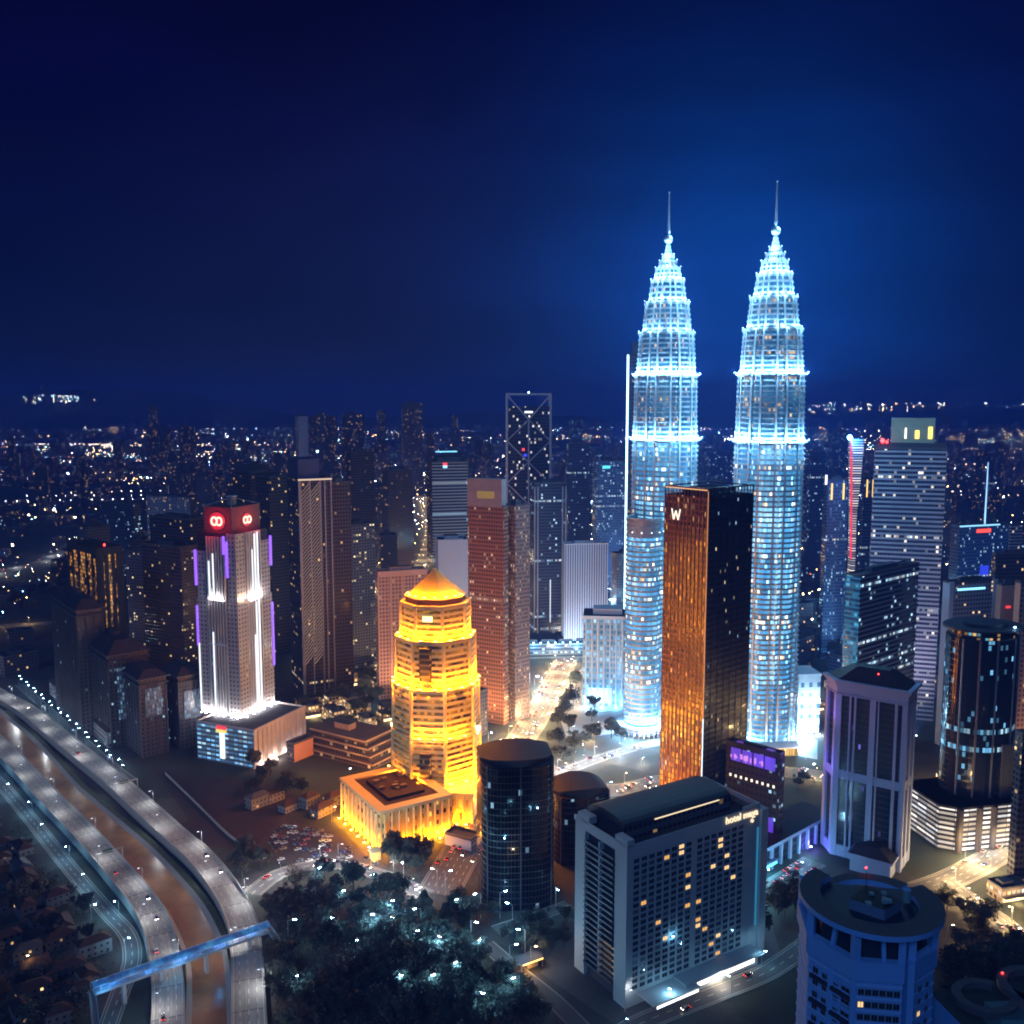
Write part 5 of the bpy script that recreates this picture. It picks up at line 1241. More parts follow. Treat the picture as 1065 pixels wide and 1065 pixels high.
# ------------------------------------------------------------------ river, roads, streets
ASPH = plain('asphalt', (.085, .083, .082), .8, 0, .12, .08)
CONC = plain('road_concrete', (.25, .24, .225), .85, 0, .15, .06)
def deck():
    g = G('worn_deck'); uv = g.sep(g.coord('UV')); p = g.pos()
    st = g.noise(g.xyz(g.m('MULTIPLY', uv[0], .9), g.m('MULTIPLY', uv[1], .03)), 1., 4., .6); bl = g.noise(p, .09, 5., .65)
    tr = g.m('ABSOLUTE', g.m('SINE', g.m('MULTIPLY', uv[0], 1.72)))
    pl, _ = g.white(g.xyz(g.m('FLOOR', g.m('DIVIDE', uv[0], 3.6)), g.m('FLOOR', g.m('DIVIDE', uv[1], 24.))))
    f = g.m('ADD', g.m('ADD', g.m('MULTIPLY', st, .45), g.m('MULTIPLY', bl, .4)), g.m('ADD', g.m('MULTIPLY', tr, .10), g.m('MULTIPLY', pl, .16)))
    c = g.ramp(f, [(.3, (.10, .095, .09)), (.55, (.21, .20, .185)), (.8, (.31, .295, .27))])
    jt = g.m('LESS_THAN', g.m('FRACT', g.m('DIVIDE', uv[1], 24.)), .03)
    return g.set(col=g.mix(jt, c, (.05, .05, .05)), rough=.75)
DECK = deck()
MARK = plain('lane_paint', (.45, .44, .41), .7)
def catmull(P, n=6):
    out = []
    for i in range(len(P)-1):
        p0, p1, p2, p3 = P[max(0, i-1)], P[i], P[i+1], P[min(len(P)-1, i+2)]
        for k in range(n):
            t = k/n
            out.append(tuple(.5*((2*b)+(-a+c)*t+(2*a-5*b+4*c-d)*t*t+(-a+3*b-3*c+d)*t**3) for a, b, c, d in zip(p0, p1, p2, p3)))
    return out+[tuple(P[-1])]
def resample(P, step):
    out = [P[0]]; acc = 0.
    for a, b in zip(P, P[1:]):
        d = math.dist(a, b)
        while acc+d >= step:
            f = (step-acc)/d; a = tuple(x+(y-x)*f for x, y in zip(a, b)); out.append(a); d = math.dist(a, b); acc = 0.
        acc += d
    return out
def offset(P, o):
    out = []
    for i, p in enumerate(P):
        a, b = P[max(0, i-1)], P[min(len(P)-1, i+1)]; dx, dy = b[0]-a[0], b[1]-a[1]; l = math.hypot(dx, dy) or 1.
        out.append((p[0]+dy/l*o, p[1]-dx/l*o))      # +o lies to the right of travel
    return out
CORR = []
_lvl = [0]
def road(name, C, w, z, m, raised=False, lanes=0, wall=None):
    C = resample(catmull(C), 8.); CORR.append((C, w/2+3)); wall = wall or CONC
    Lp, Rp = offset(C, -w/2), offset(C, w/2); b = MB(); u = 0.
    if not raised: _lvl[0] += 1; z += .02*_lvl[0]
    for i in range(len(C)-1):
        b.face([(*Rp[i], z), (*Rp[i+1], z), (*Lp[i+1], z), (*Lp[i], z)], DECK if raised else m, [(0, i*8.), (0, i*8.+8), (w, i*8.+8), (w, i*8.)])
    if not raised:                               # kerbs
        for s in (-1, 1):
            I, O = offset(C, s*w/2), offset(C, s*(w/2+.6))
            for i in range(len(C)-1):
                q = [(*I[i], z+.14), (*I[i+1], z+.14), (*O[i+1], z+.14), (*O[i], z+.14)]
                b.face(q if s < 0 else q[::-1], wall)
                q = [(*I[i], z), (*I[i+1], z), (*I[i+1], z+.14), (*I[i], z+.14)]; b.face(q, wall)
    else:
        for s in (-1, 1):
            I, O = offset(C, s*(w/2-.4)), offset(C, s*(w/2+.05))
            for i in range(len(C)-1):
                b.face([(*O[i], .0), (*O[i+1], .0), (*O[i+1], z+1.), (*O[i], z+1.)], wall); b.face([(*I[i], z), (*I[i+1], z), (*I[i+1], z+1.), (*I[i], z+1.)], wall)
                b.face([(*O[i], z+1.), (*O[i+1], z+1.), (*I[i+1], z+1.), (*I[i], z+1.)], wall)
    structure(name, b)
    if lanes:
        b = MB()
        for k in range(1, lanes):
            P = offset(C, -w/2+w*k/lanes)
            for i in range(len(P)-1):
                a, c = Vector(P[i]), Vector(P[i+1]); d = c-a; e = a+d*.45; n_ = Vector((d.y, -d.x)).normalized()*.16
                b.face([(*(a+n_), z+.012), (*(e+n_), z+.012), (*(e-n_), z+.012), (*(a-n_), z+.012)][::1], MARK)
        for s in (-1, 1):
            P, Q = offset(C, s*(w/2-.9)), offset(C, s*(w/2-1.15))
            for i in range(len(P)-1): 
                q = [(*P[i], z+.012), (*P[i+1], z+.012), (*Q[i+1], z+.012), (*Q[i], z+.012)]; b.face(q, MARK)
        structure('road_markings', b)
    return C
def px(P, z=0.): return [gp(x, y, z) for x, y in P]
mid = lambda A, B: [((a[0]+b[0])/2, (a[1]+b[1])/2) for a, b in zip(A, B)]
RAL = [(0, 734), (34, 757), (68.6, 785.7), (103, 813), (137, 844), (171, 875), (195, 895), (219, 926), (236.6, 960.6), (241, 998), (243.4, 1063), (245, 1120), (246, 1180)]
RAR = [(30, 727), (62, 752), (95, 777), (128, 803), (163, 834), (198, 865), (222, 887), (247, 917), (266, 954), (273, 998), (275, 1063), (279, 1120), (282, 1180)]
RBL = [(-30, 765), (10, 799), (37.7, 830), (65, 857.7), (89, 885), (113, 912.6), (137, 940), (150, 967), (156, 998), (161, 1029), (161, 1063), (160, 1120), (159, 1180)]
RBR = [(-5, 760), (31, 794), (60, 824), (88, 851), (115, 878), (139, 905), (160, 932), (176, 957), (184, 984.5), (188.5, 1019), (188.5, 1063), (189, 1120), (190, 1180)]
RVC = [(-40, 726), (5, 757), (30, 780), (61, 816), (75, 830), (106, 857), (139, 886), (170, 919), (192, 947), (206, 974), (216, 1004), (217.7, 1063), (219, 1120), (220, 1180)]
ra = [(xa(-90, 665, 1010), 1010.)]+px(mid(RAL, RAR), 5.); rb_ = [(xa(-120, 690, 930), 930.)]+px(mid(RBL, RBR), 5.); rv = [(xa(-160, 680, 960), 960.)]+px(RVC)
def river():
    g = G('river_water'); p = g.pos(); a = g.noise(p, .03, 4., .6)
    bmp = g.n('ShaderNodeBump'); bmp.inputs['Strength'].default_value = .25; bmp.inputs['Distance'].default_value = .3; g.l(g.noise(p, .35, 3.), bmp.inputs['Height'])
    m = g.set(col=g.ramp(a, [(.32, (.15, .08, .03)), (.55, (.29, .155, .065)), (.75, (.42, .25, .12))]), rough=.25, normal=bmp.outputs[0])
    C = resample(catmull(rv), 8.); CORR.append((C, 14)); w = 15.
    b = MB(); Lp, Rp = offset(C, -w/2), offset(C, w/2)
    for i in range(len(C)-1): b.face([(*Rp[i], .03), (*Rp[i+1], .03), (*Lp[i+1], .03), (*Lp[i], .03)], m)
    structure('river_water', b)
    gr = G('bank_grass'); q = gr.noise(gr.pos(), .2, 4.); gm = gr.set(col=gr.ramp(q, [(.3, (.018, .03, .012)), (.7, (.045, .06, .025))]), rough=.95)
    b = MB()
    for s in (-1, 1):
        A, B, D = offset(C, s*w/2), offset(C, s*(w/2+2.5)), offset(C, s*(w/2+6))
        for i in range(len(C)-1):
            f = 1 if s < 0 else -1
            b.face([(*A[i], .0), (*A[i+1], .0), (*B[i+1], 1.5), (*B[i], 1.5)][::f], CONC); b.face([(*B[i], 1.5), (*B[i+1], 1.5), (*D[i+1], 1.9), (*D[i], 1.9)][::f], gm)
            b.face([(*D[i], 1.9), (*D[i+1], 1.9), (*D[i+1], 0), (*D[i], 0)][::f], gm)
    structure('river_bank', b)
river()
RA = road('highway', ra, 15., 5., CONC, True, 4); RB = road('highway', rb_, 14., 5., CONC, True, 4)
rc_ = px([(-40, 778), (0, 815), (31, 851), (58, 885), (86, 919), (113, 950), (134, 974), (137, 1002), (125, 1032), (110, 1075)])
RC = road('riverside_street', rc_, 8., 0, ASPH, False, 2)
SE = road('boulevard', px([(455, 930), (500, 850), (528, 790), (556, 748), (580, 705), (597, 668), (612, 636)]), 24., 0, ASPH, False, 6)
SF = road('avenue', px([(536, 782), (590, 812), (640, 822), (690, 812), (760, 800), (845, 806), (960, 824), (1080, 800)]), 20., 0, ASPH, False, 5)
SF2 = road('slip_road', px([(585, 803), (620, 790), (655, 779), (700, 768)]), 11., 0, ASPH, False, 2)
SG = road('street', px([(1110, 846), (1065, 868), (1030, 893), (985, 916), (930, 935), (870, 960)]), 17., 0, ASPH, False, 4)
SG2 = road('street', px([(985, 918), (1010, 937), (1040, 957), (1075, 988)]), 12., 0, ASPH, False, 3)
SH = road('street', px([(760, 952), (800, 926), (852, 893)]), 14., 0, ASPH, False, 2)
SK = road('street', px([(600, 1110), (660, 1068), (740, 1035), (800, 1010), (850, 975)]), 11., 0, ASPH, False, 2)
SJ = road('lane', px([(505, 982), (535, 1008), (575, 1040), (610, 1075)]), 8., 0, ASPH)
SJ2 = road('lane', px([(515, 968), (560, 953), (600, 938)]), 8., 0, ASPH)
SL = road('street', px([(262, 930), (285, 912), (315, 902), (350, 899), (400, 912), (450, 935)]), 11., 0, ASPH, False, 2)
SN = road('boulevard', px([(470, 690), (445, 640), (436, 612), (440, 590), (448, 562), (446, 540), (438, 515)]), 26., 0, ASPH)
SN2 = road('avenue', px([(370, 590), (410, 588), (450, 582)]), 18., 0, ASPH)
SO = road('far_highway', px([(-40, 604), (0, 596), (35, 587), (75, 572), (110, 556)]), 26., 0, ASPH)
SO2 = road('far_highway', px([(-40, 655), (0, 652), (62, 648)]), 16., 0, ASPH)
SP = road('riverside_street', px([(20, 712), (47, 736), (75, 760), (108, 790), (140, 815)]), 7., 0, ASPH)
def patch(name, P, z, m): 
    b = MB(); b.face([(*gp(*p), z) for p in P], m); structure(name, b)
patch('car_park', [(262, 884), (300, 900), (404, 903), (345, 862), (292, 852)], .012, plain('car_park_tarmac', (.05, .045, .045), .9))
patch('field', [(160, 800), (215, 880), (262, 884), (292, 852), (318, 830), (260, 812), (200, 806)], .008, plain('bare_field', (.034, .026, .025), .95, 0, .45, .05))
patch('plaza', [(590, 770), (690, 755), (850, 790), (850, 770), (700, 700), (610, 690), (575, 725)], .010, plain('plaza_paving', (.22, .22, .23), .7, 0, .15, .08))

patch('forecourt', [(562, 1012), (640, 1066), (815, 1000), (800, 955), (592, 955)], .006, plain('forecourt_paving', (.075, .075, .08), .8, 0, .3, .12))
# ------------------------------------------------------------------ covered footbridge and gantries
def footbridge():
    z = 11.; A, B = Vector((*gp(96, 1031, z), z)), Vector((*gp(279, 966, z), z))
    t = thing('covered_footbridge', 'long footbridge with a blue glowing arched cover spanning the river and both highways', 'bridge', (A.x, A.y, 0), math.atan2(B.y-A.y, B.x-A.x)); L_ = (B-A).length
    st = plain('bridge_steel', (.3, .32, .35), .6)
    b = MB(); b.box(0, L_, -2.3, 2.3, z-1.2, z, st, bottom=True); b.build('deck', t)
    g = G('blue_cover'); q = g.noise(g.coord(), .22, 3., .6); m = g.set(col=(.1, .2, .3), ecol=g.ramp(q, [(.38, (.0, .02, .12)), (.5, (.01, .12, .5)), (.6, (.03, .36, .9)), (.72, (.2, .7, 1.))]), e=.36, rough=.4)
    b = MB(); n = 8
    for i in range(n):
        a0, a1 = math.pi*i/n, math.pi*(i+1)/n; f = lambda a: (-2.6*math.cos(a), z+2.4+1.6*math.sin(a))
        (y0, z0), (y1, z1) = f(a0), f(a1); b.face([(0, y0, z0), (0, y1, z1), (L_, y1, z1), (L_, y0, z0)][::-1], m)
    b.build('arched_cover', t)
    b = MB(); k = 26
    for i in range(k+1):
        x = L_*i/k; s = []
        for j in range(9): a = math.pi*j/8; s.append((x, -2.66*math.cos(a), z+2.4+1.66*math.sin(a)))
        for p, q in zip(s, s[1:]): b.bar(p, q, .22, .22, st)
        for y in (-2.5, 2.5): b.box(x-.12, x+.12, y-.12, y+.12, z, z+2.4, st)
    for y in (-2.45, 2.45): b.box(0, L_, y-.08, y+.08, z+1., z+1.12, st)
    b.build('ribs', t)
    for f in (.16, .36, .62, .88):
        b = MB(); b.box(L_*f-.8, L_*f+.8, -1.4, 1.4, 0, z-1.2, plain('bridge_pier', (.42, .42, .42), .8)); b.build('pier', t)
    for x0, dx, dy in ((0, -3, -17), (L_, 4, -20), (L_, -2, 22)):
        b = MB(); p = Vector((x0, 0, z)); q = Vector((x0+dx, dy, .3)); b.bar(p, q, 3., .5, CONC); b.bar(p+Vector((1.4, 0, 1)), q+Vector((1.4, 0, 1)), .2, .9, st); b.bar(p+Vector((-1.4, 0, 1)), q+Vector((-1.4, 0, 1)), .2, .9, st); b.build('stair', t)
    for f in (.1, .3, .5, .7, .9): lamp('POINT', (L_*f, 0, z+3.6), (.05, .35, 1.), 1500, t, .1)
    for f in (.05, .45): lamp('POINT', (L_*f, -5, z+1), (.1, .5, 1.), 1500, t, .1)
footbridge()
def gantry(C, frac, w, z, label):
    i = int(frac*(len(C)-2)); p, q = C[i], C[i+1]; rz = math.atan2(q[1]-p[1], q[0]-p[0])
    t = thing('sign_gantry', label, 'gantry', (p[0], p[1], z), rz); st = plain('gantry_steel', (.3, .3, .31), .5, .3)
    b = MB(); b.cyl(0, -w/2, .3, 0, 7, st, 8); b.cyl(0, w/2, .3, 0, 7, st, 8); b.box(-.3, .3, -w/2, w/2, 6.4, 7, st, bottom=True); b.build('frame', t)
    b = MB(); b.box(-.5, -.3, -w*.3, w*.1, 5.6, 8., plain('sign_green', (.03, .1, .06), .6), bottom=True); b.build('sign_panel', t)
gantry(RA, .60, 15., 5., 'sign gantry over the highway right of the river'); gantry(RB, .30, 14., 5., 'sign gantry over the left highway near the picture edge'); gantry(RB, .72, 14., 5., 'sign gantry over the left highway just before the footbridge')

# ------------------------------------------------------------------ street lamps
def lamp_proto(lens):
    st = plain('lamp_steel', (.3, .31, .32), .5, .3); P = {}
    b = MB(); b.cyl(0, 0, .14, 0, 8.6, st, 8, .08); P['pole'] = b.mesh('pole')
    b = MB(); b.bar((0, 0, 8.55), (1.9, 0, 8.9), .1, .1, st); P['arm'] = b.mesh('arm')
    b = MB(); b.box(1.5, 2.6, -.25, .25, 8.85, 9.05, st); b.box(1.55, 2.55, -.22, .22, 8.70, 8.85, lens, bottom=True); P['lamp_head'] = b.mesh('lamp_head')
    return P
LP = dict(white=lamp_proto(glow('lamp_white', (.85, .93, 1.), 7.)), warm=lamp_proto(glow('lamp_warm', (1., .68, .32), 40.)), blue=lamp_proto(glow('lamp_cool', (.35, .75, 1.), 130.)))
LCOL = dict(white=(.9, .95, 1.), warm=(1., .66, .30), blue=(.28, .68, 1.))
def street_lamp(x, y, rz, kind, e, label, group, z=0., s=1.):
    t = thing('street_lamp', label, 'street lamp', (x, y, z), rz, group)
    for k, me in LP[kind].items(): link(k, me, t)
    if s != 1.: t.scale = (s, s, s)
    if e: lamp('POINT', (2.05, 0, 8.4), LCOL[kind], e, t, .12)
    return t
def lamp_row(C, w, step, kind, e, label, group, z=0., both=False, f0=0., f1=1.):
    P = resample(C, step); n = len(P)
    for i, p in enumerate(P):
        if not (f0 <= i/max(1, n-1) <= f1): continue
        q = P[min(i+1, n-1)] if i < n-1 else p; a = P[max(0, i-1)] if i == n-1 else p
        dx, dy = (q[0]-a[0], q[1]-a[1]); l = math.hypot(dx, dy) or 1.
        for s in ((-1, 1) if both else ((1,) if i % 2 else (-1,))):
            x, y = p[0]+dy/l*s*(w/2-.6), p[1]-dx/l*s*(w/2-.6)
            street_lamp(x, y, math.atan2(dx*s, -dy*s), kind, e, label, group, z)
lamp_row(RA, 15., 40., 'white', 6400, 'white street lamp along the highway right of the river', 'lamps of the right highway', 5.)
lamp_row(RB, 14., 42., 'white', 5400, 'white street lamp along the highway left of the river', 'lamps of the left highway', 5.)
lamp_row(RC, 8., 42., 'blue', 5000, 'bluish street lamp along the narrow street left of both highways', 'lamps of the narrow street', 0., False, .05, .95)
lamp_row(SP, 7., 13., 'blue', 360, 'small blue white lamp in the row beside the dark estate', 'lamps beside the dark estate', .0)
lamp_row(SE, 24., 32., 'warm', 46000, 'warm street lamp along the wide boulevard between golden tower and twin towers', 'lamps of the boulevard', 0., True, .15, 1.)
lamp_row(SF, 20., 30., 'warm', 17000, 'warm street lamp along the avenue below the twin towers', 'lamps of the avenue', 0.)
lamp_row(SF2, 11., 20., 'white', 26000, 'white street lamp along the slip road before the round annex', 'lamps of the slip road')
lamp_row(SG, 17., 30., 'warm', 44000, 'warm street lamp along the street below the oval black tower', 'lamps of the right hand street', 0., True, 0., .62)
lamp_row(SG2, 12., 22., 'warm', 36000, 'warm street lamp on the branch street at the right picture edge', 'lamps of the branch street')
lamp_row(SH, 14., 22., 'blue', 14000, 'bluish street lamp in front of the colonnaded wing', 'lamps of the wing street')
lamp_row(SK, 11., 30., 'blue', 2000, 'bluish street lamp on the street in front of the slab hotel', 'lamps of the hotel street')
lamp_row(SL, 11., 24., 'white', 12000, 'white street lamp on the street at the upper park edge', 'lamps of the park edge street')
lamp_row(SN, 26., 60., 'warm', 16000, 'warm street lamp on the bending boulevard behind the golden tower', 'lamps of the bending boulevard', 0., True)
lamp_row(SN2, 18., 44., 'warm', 8000, 'warm street lamp on the avenue behind the pink block', 'lamps behind the pink block', 0., True)
lamp_row(SO, 26., 60., 'white', 16000, 'white street lamp on the far highway at the left picture edge', 'lamps of the far highway')
lamp_row(SO2, 16., 36., 'warm', 9000, 'warm street lamp on the lower far road at the left picture edge', 'lamps of the lower far road')
PK = [(386, 908, 3000), (328, 930, 3000), (393, 933, 700), (428, 998, 2500), (395, 978, 5000), (461, 1006, 4500), (402, 965, 4000), (546, 995, 3500), (530, 1012, 3500), (455, 930, 600), (463, 932, 600), (520, 955, 1500), (533, 968, 2500), (578, 948, 1500), (505, 928, 700), (497, 1010, 2500), (540, 1045, 2500), (490, 985, 1200), (440, 950, 900), (350, 985, 300), (495, 1062, 1800), (300, 985, 500), (415, 1040, 700), (372, 1010, 400), (445, 1048, 900), (352, 955, 600), (420, 925, 700), (310, 1040, 300), (470, 1035, 900), (500, 955, 500), (480, 960, 600), (412, 985, 900), (438, 972, 700)]
PKN = ['in the trees below the golden hall', 'on the dark lawn right of the footbridge stairs', 'beside the pale path in the park', 'in the middle of the park treetops', 'over the pale treetops in the park centre']
for i, (x, y, e) in enumerate(PK):
    p = gp(x, y); street_lamp(*p, rnd.uniform(0, 6), 'blue', e*(3. if x < 510 else 1.6), 'cool lamp '+(PKN[i] if i < 5 else 'glowing among the trees of the dark park'), 'park lamps', 0., 1.65)
for (x, y, k, e, l) in ((552, 1005, 'warm', 3500, 'warm lamp at the orange lit gate left of the slab hotel'), (985, 982, 'warm', 2500, 'single orange lamp right of the ring roof tower'), (650, 1052, 'white', 700, 'white lamp at the foot of the slab hotel corner'),
                        (592, 722, 'white', 16000, 'bright white lamp at the foot of the orange brown tower'), (618, 737, 'blue', 14000, 'bright lamp on the plaza left of the round annex'), (556, 715, 'blue', 22000, 'brilliant white lamp at the boulevard kerb'), (508, 775, 'blue', 9000, 'pale blue lamp right of the golden tower'),
                        (632, 828, 'blue', 7000, 'blue lamp between the arched dark block and the avenue'), (833, 720, 'white', 40000, 'white lamp right of the right twin tower foot'), (838, 790, 'white', 16000, 'white lamp left of the classical tower'), (352, 895, 'white', 4000, 'white lamp at the car park end'), (372, 790, 'white', 4000, 'white lamp behind the terraced block'),
                        (380, 735, 'blue', 9000, 'cool lamp in the trees left of the golden tower'), (330, 745, 'white', 5000, 'white lamp right of the red sign tower podium'), (345, 855, 'warm', 4500, 'warm lamp at the left corner of the golden hall'), (95, 960, 'blue', 2200, 'blue lamp left of the narrow street'), (25, 1015, 'warm', 900, 'warm lamp among the dark low houses')):
    street_lamp(*gp(x, y), 0., k, e, l, None, 0., 1.2)

r = random.Random(17)
for i in range(18):
    x, y = gp(r.uniform(592, 684), r.uniform(735, 800)); street_lamp(x, y, r.uniform(0, 6), r.choice(('white', 'blue', 'warm')), 7000, 'short garden lamp on the plaza in front of the round annex', 'garden lamps of the plaza', 0., .6)
def fill_masts():  # masts added as fill for the mid-city facades and the haze
    r = random.Random(61); k = 0
    for (p0, p1, y0, y1, n, kind, e, lab, grp) in ((225, 480, 820, 1500, 20, 'warm', 60000, 'added tall warm fill lamp mast in the streets behind the golden tower', 'warm lamp masts'), (545, 690, 850, 1300, 9, 'blue', 60000, 'added tall blue white fill lamp mast in the streets left of the twin towers', 'cool lamp masts'), (835, 1000, 800, 1300, 9, 'blue', 50000, 'added tall blue white fill lamp mast right of the twin towers', 'cool lamp masts on the right')):
        j = t_ = 0
        while j < n and t_ < 600:
            t_ += 1; Y = r.uniform(y0, y1); x = (r.uniform(p0, p1)-532.5)/F*Y
            if free_(x, Y, 4.): street_lamp(x, Y, r.uniform(0, 6), kind, e, lab, grp, 0., 2.); j += 1
def free_(x, y, r_):
    for o in bpy.data.objects:
        if o.parent is None and o.get('category') in ('skyscraper', 'office tower', 'apartment tower', 'office block', 'apartment block', 'hall', 'mall', 'building') and math.hypot(o.location.x-x, o.location.y-y) < 46: return False
    return True
fill_masts()
# ------------------------------------------------------------------ vehicles
g = G('car_paint'); PAINT = g.set(col=g.ramp(g.seed(), [(0, (.5, .5, .52)), (.25, (.02, .02, .025)), (.45, (.16, .17, .18)), (.62, (.3, .02, .02)), (.72, (.03, .06, .2)), (.8, (.6, .6, .58)), (.93, (.35, .2, .05))], True), rough=.3, metal=.2)
TYRE = plain('tyre_rubber', (.015, .015, .015), .9); CGL = plain('car_glass', (.015, .018, .022), .08, 0, .05, .1, .6)
HEADL = glow('headlight_lens', (1., .93, .8), 26.); TAILL = glow('taillight_lens', (1., .03, .02), 9.)
def car_proto():
    P = {}; b = MB(); S_ = [(-2.15, .45, .86), (-2.1, .82, .86), (-1.0, .95, .86), (.9, .98, .86), (2.1, .86, .84), (2.2, .45, .84)]
    low = .28
    for (x0, z0, w0), (x1, z1, w1) in zip(S_, S_[1:]): b.face([(x0, -w0, z0), (x1, -w1, z1), (x1, w1, z1), (x0, w0, z0)], PAINT)
    for s in (-1, 1):
        q = [(x, s*.86, z) for x, z, w in S_]+[(2.2, s*.86, low), (-2.15, s*.86, low)]; b.face(q if s > 0 else q[::-1], PAINT)
    b.face([(-2.15, -.86, low), (-2.15, .86, low), (-2.15, .86, .45), (-2.15, -.86, .45)][::-1], PAINT); b.face([(2.2, -.86, low), (2.2, .86, low), (2.2, .86, .45), (2.2, -.86, .45)], PAINT)
    b.prism([(-1.05, -.66), (.45, -.66), (.45, .66), (-1.05, .66)], 1.46, 1.5, PAINT, PAINT, bottom=True); P['body'] = b.mesh('body')
    b = MB(); b.prism([(-1.75, -.8), (1.1, -.8), (1.1, .8), (-1.75, .8)], .93, 1.46, CGL, None, [(-1.05, -.66), (.45, -.66), (.45, .66), (-1.05, .66)]); P['windows'] = b.mesh('windows')
    b = MB(); n = 12; c0 = [(.33*math.cos(2*math.pi*i/n), .33*math.sin(2*math.pi*i/n)) for i in range(n)]
    for i in range(n):
        (x, z), (u, v) = c0[i], c0[(i+1) % n]; b.face([(x, -.1, z), (u, -.1, v), (u, .1, v), (x, .1, z)], TYRE)
    b.face([(x, -.1, z) for x, z in c0], STEEL); b.face([(x, .1, z) for x, z in reversed(c0)], STEEL); P['wheel'] = b.mesh('wheel')
    b = MB(); b.box(-.06, .06, -.2, .2, -.09, .09, HEADL, bottom=True); P['headlight'] = b.mesh('headlight')
    b = MB(); b.box(-.06, .06, -.2, .2, -.08, .08, TAILL, bottom=True); P['taillight'] = b.mesh('taillight')
    b = MB(); b.box(-.05, .05, -.2, .2, -.08, .08, plain('unlit_lens', (.3, .3, .3), .3), bottom=True); P['lens'] = b.mesh('headlight')
    return P
CP = car_proto()
def joined(lit):
    b = MB()
    def add(me, o):
        for p in me.polygons: b.face([(me.vertices[i].co.x+o[0], me.vertices[i].co.y+o[1], me.vertices[i].co.z+o[2]) for i in p.vertices], me.materials[p.material_index])
    add(CP['body'], (0, 0, 0)); add(CP['windows'], (0, 0, 0))
    for x in (-1.35, 1.35):
        for y in (-.8, .8): add(CP['wheel'], (x, y, .33))
    for y in (-.6, .6):
        add(CP['headlight'] if lit else CP['lens'], (2.2, y, .68)); add(CP['taillight'] if lit else CP['lens'], (-2.16, y, .74))
    return b.mesh('car')
CAR_L, CAR_P = joined(True), joined(False)
def car(x, y, rz, z, label, group, lit=True, parts=False, name='car', s=1.):
    if not parts:
        o = link(name, CAR_L if lit else CAR_P, None, None, (x, y, z), rz); o.scale = (s, s, s); return tag(o, label, 'car', group)
    t = thing(name, label, 'car', (x, y, z), rz, group); link('body', CP['body'], t); link('windows', CP['windows'], t)
    for xx in (-1.35, 1.35):
        for yy in (-.8, .8): link('wheel', CP['wheel'], t, None, (xx, yy, .33))
    for yy in (-.6, .6): link('headlight', CP['headlight'] if lit else CP['lens'], t, None, (2.2, yy, .68)); link('taillight', CP['taillight'] if lit else CP['lens'], t, None, (-2.16, yy, .74))
    return t
def traffic(C, w, lanes, dens, label, group, seed, z=.45, f0=0., f1=1., parts=False, name='car', two=True, s=1.):
    r = random.Random(seed); P = resample(C, 7.5*s); n = len(P)
    for i in range(int(n*f0), int((n-1)*f1)):
        for k in range(lanes):
            if r.random() > dens: continue
            o = -w/2+w*(k+.5)/lanes; a, b = P[i], P[i+1]; d = math.atan2(b[1]-a[1], b[0]-a[0]); f = r.uniform(-.2, .2)
            x, y = a[0]+(b[0]-a[0])*(.5+f)+math.sin(d)*o, a[1]+(b[1]-a[1])*(.5+f)-math.cos(d)*o
            rz = d+(math.pi if (two and o > 0) else 0.)      # keep left
            rz = d if (not two or o < 0) else d+math.pi
            car(x, y, rz, z, label, group, True, parts, name, s)
traffic(SE, 24., 6, .24, 'car in the crowded boulevard between golden tower and twin towers', 'cars on the boulevard', 1, f0=.05)
traffic(SF, 20., 5, .20, 'car on the avenue at the foot of the twin towers', 'cars on the avenue', 2, f1=.8)
traffic(SF2, 11., 3, .3, 'car on the slip road before the round annex', 'cars on the slip road', 3)
traffic(SG, 17., 4, .2, 'car on the warm lit street below the oval black tower', 'cars on the right hand street', 4, f1=.55)
traffic(SG2, 12., 3, .2, 'car on the branch street at the right picture edge', 'cars on the branch street', 5)
traffic(SH, 14., 4, .55, 'car parked bumper to bumper in front of the colonnaded wing', 'cars by the wing', 6, two=False)
traffic(SK, 11., 2, .08, 'car on the street in front of the slab hotel', 'cars by the hotel', 7)
traffic(SL, 11., 2, .12, 'car on the street at the upper park edge', 'cars at the park edge', 8)
traffic(SN, 26., 4, .04, 'car on the bending boulevard behind the golden tower', 'cars on the bending boulevard', 9, s=1.)
traffic(SO, 26., 4, .02, 'car on the far highway at the left picture edge', 'cars on the far highway', 10)
for (x, y, C, o, l) in ((126, 906, RB, 2.5, 'amber lit car alone on the left highway'), (140, 938, RB, -2.5, 'car on the left highway nearing the gantry'), (178, 988, RB, 3, 'car about to pass under the footbridge'), (150, 962, RB, -1, 'red lit car below the left highway gantry'), (208, 892, RA, -3, 'car leading on the right highway bend'), (219, 908, RA, -3, 'second car on the right highway bend'), (186, 1055, RB, 2, 'car on the left highway at the bottom picture edge'), (10, 770, RB, 2, 'car at the far end of the left highway'), (95, 782, RA, 2, 'car on the right highway beside the dark estate'), (30, 735, RA, -2, 'car at the far end of the right highway')):
    p = gp(x, y, 5.); i = min(range(len(C)-1), key=lambda j: math.dist(C[j], p)); a, b = C[i], C[i+1]; d = math.atan2(b[1]-a[1], b[0]-a[0])
    car(a[0]+math.sin(d)*o, a[1]-math.cos(d)*o, d if o < 0 else d+math.pi, 5.02, l, None, True, True)
r = random.Random(21)
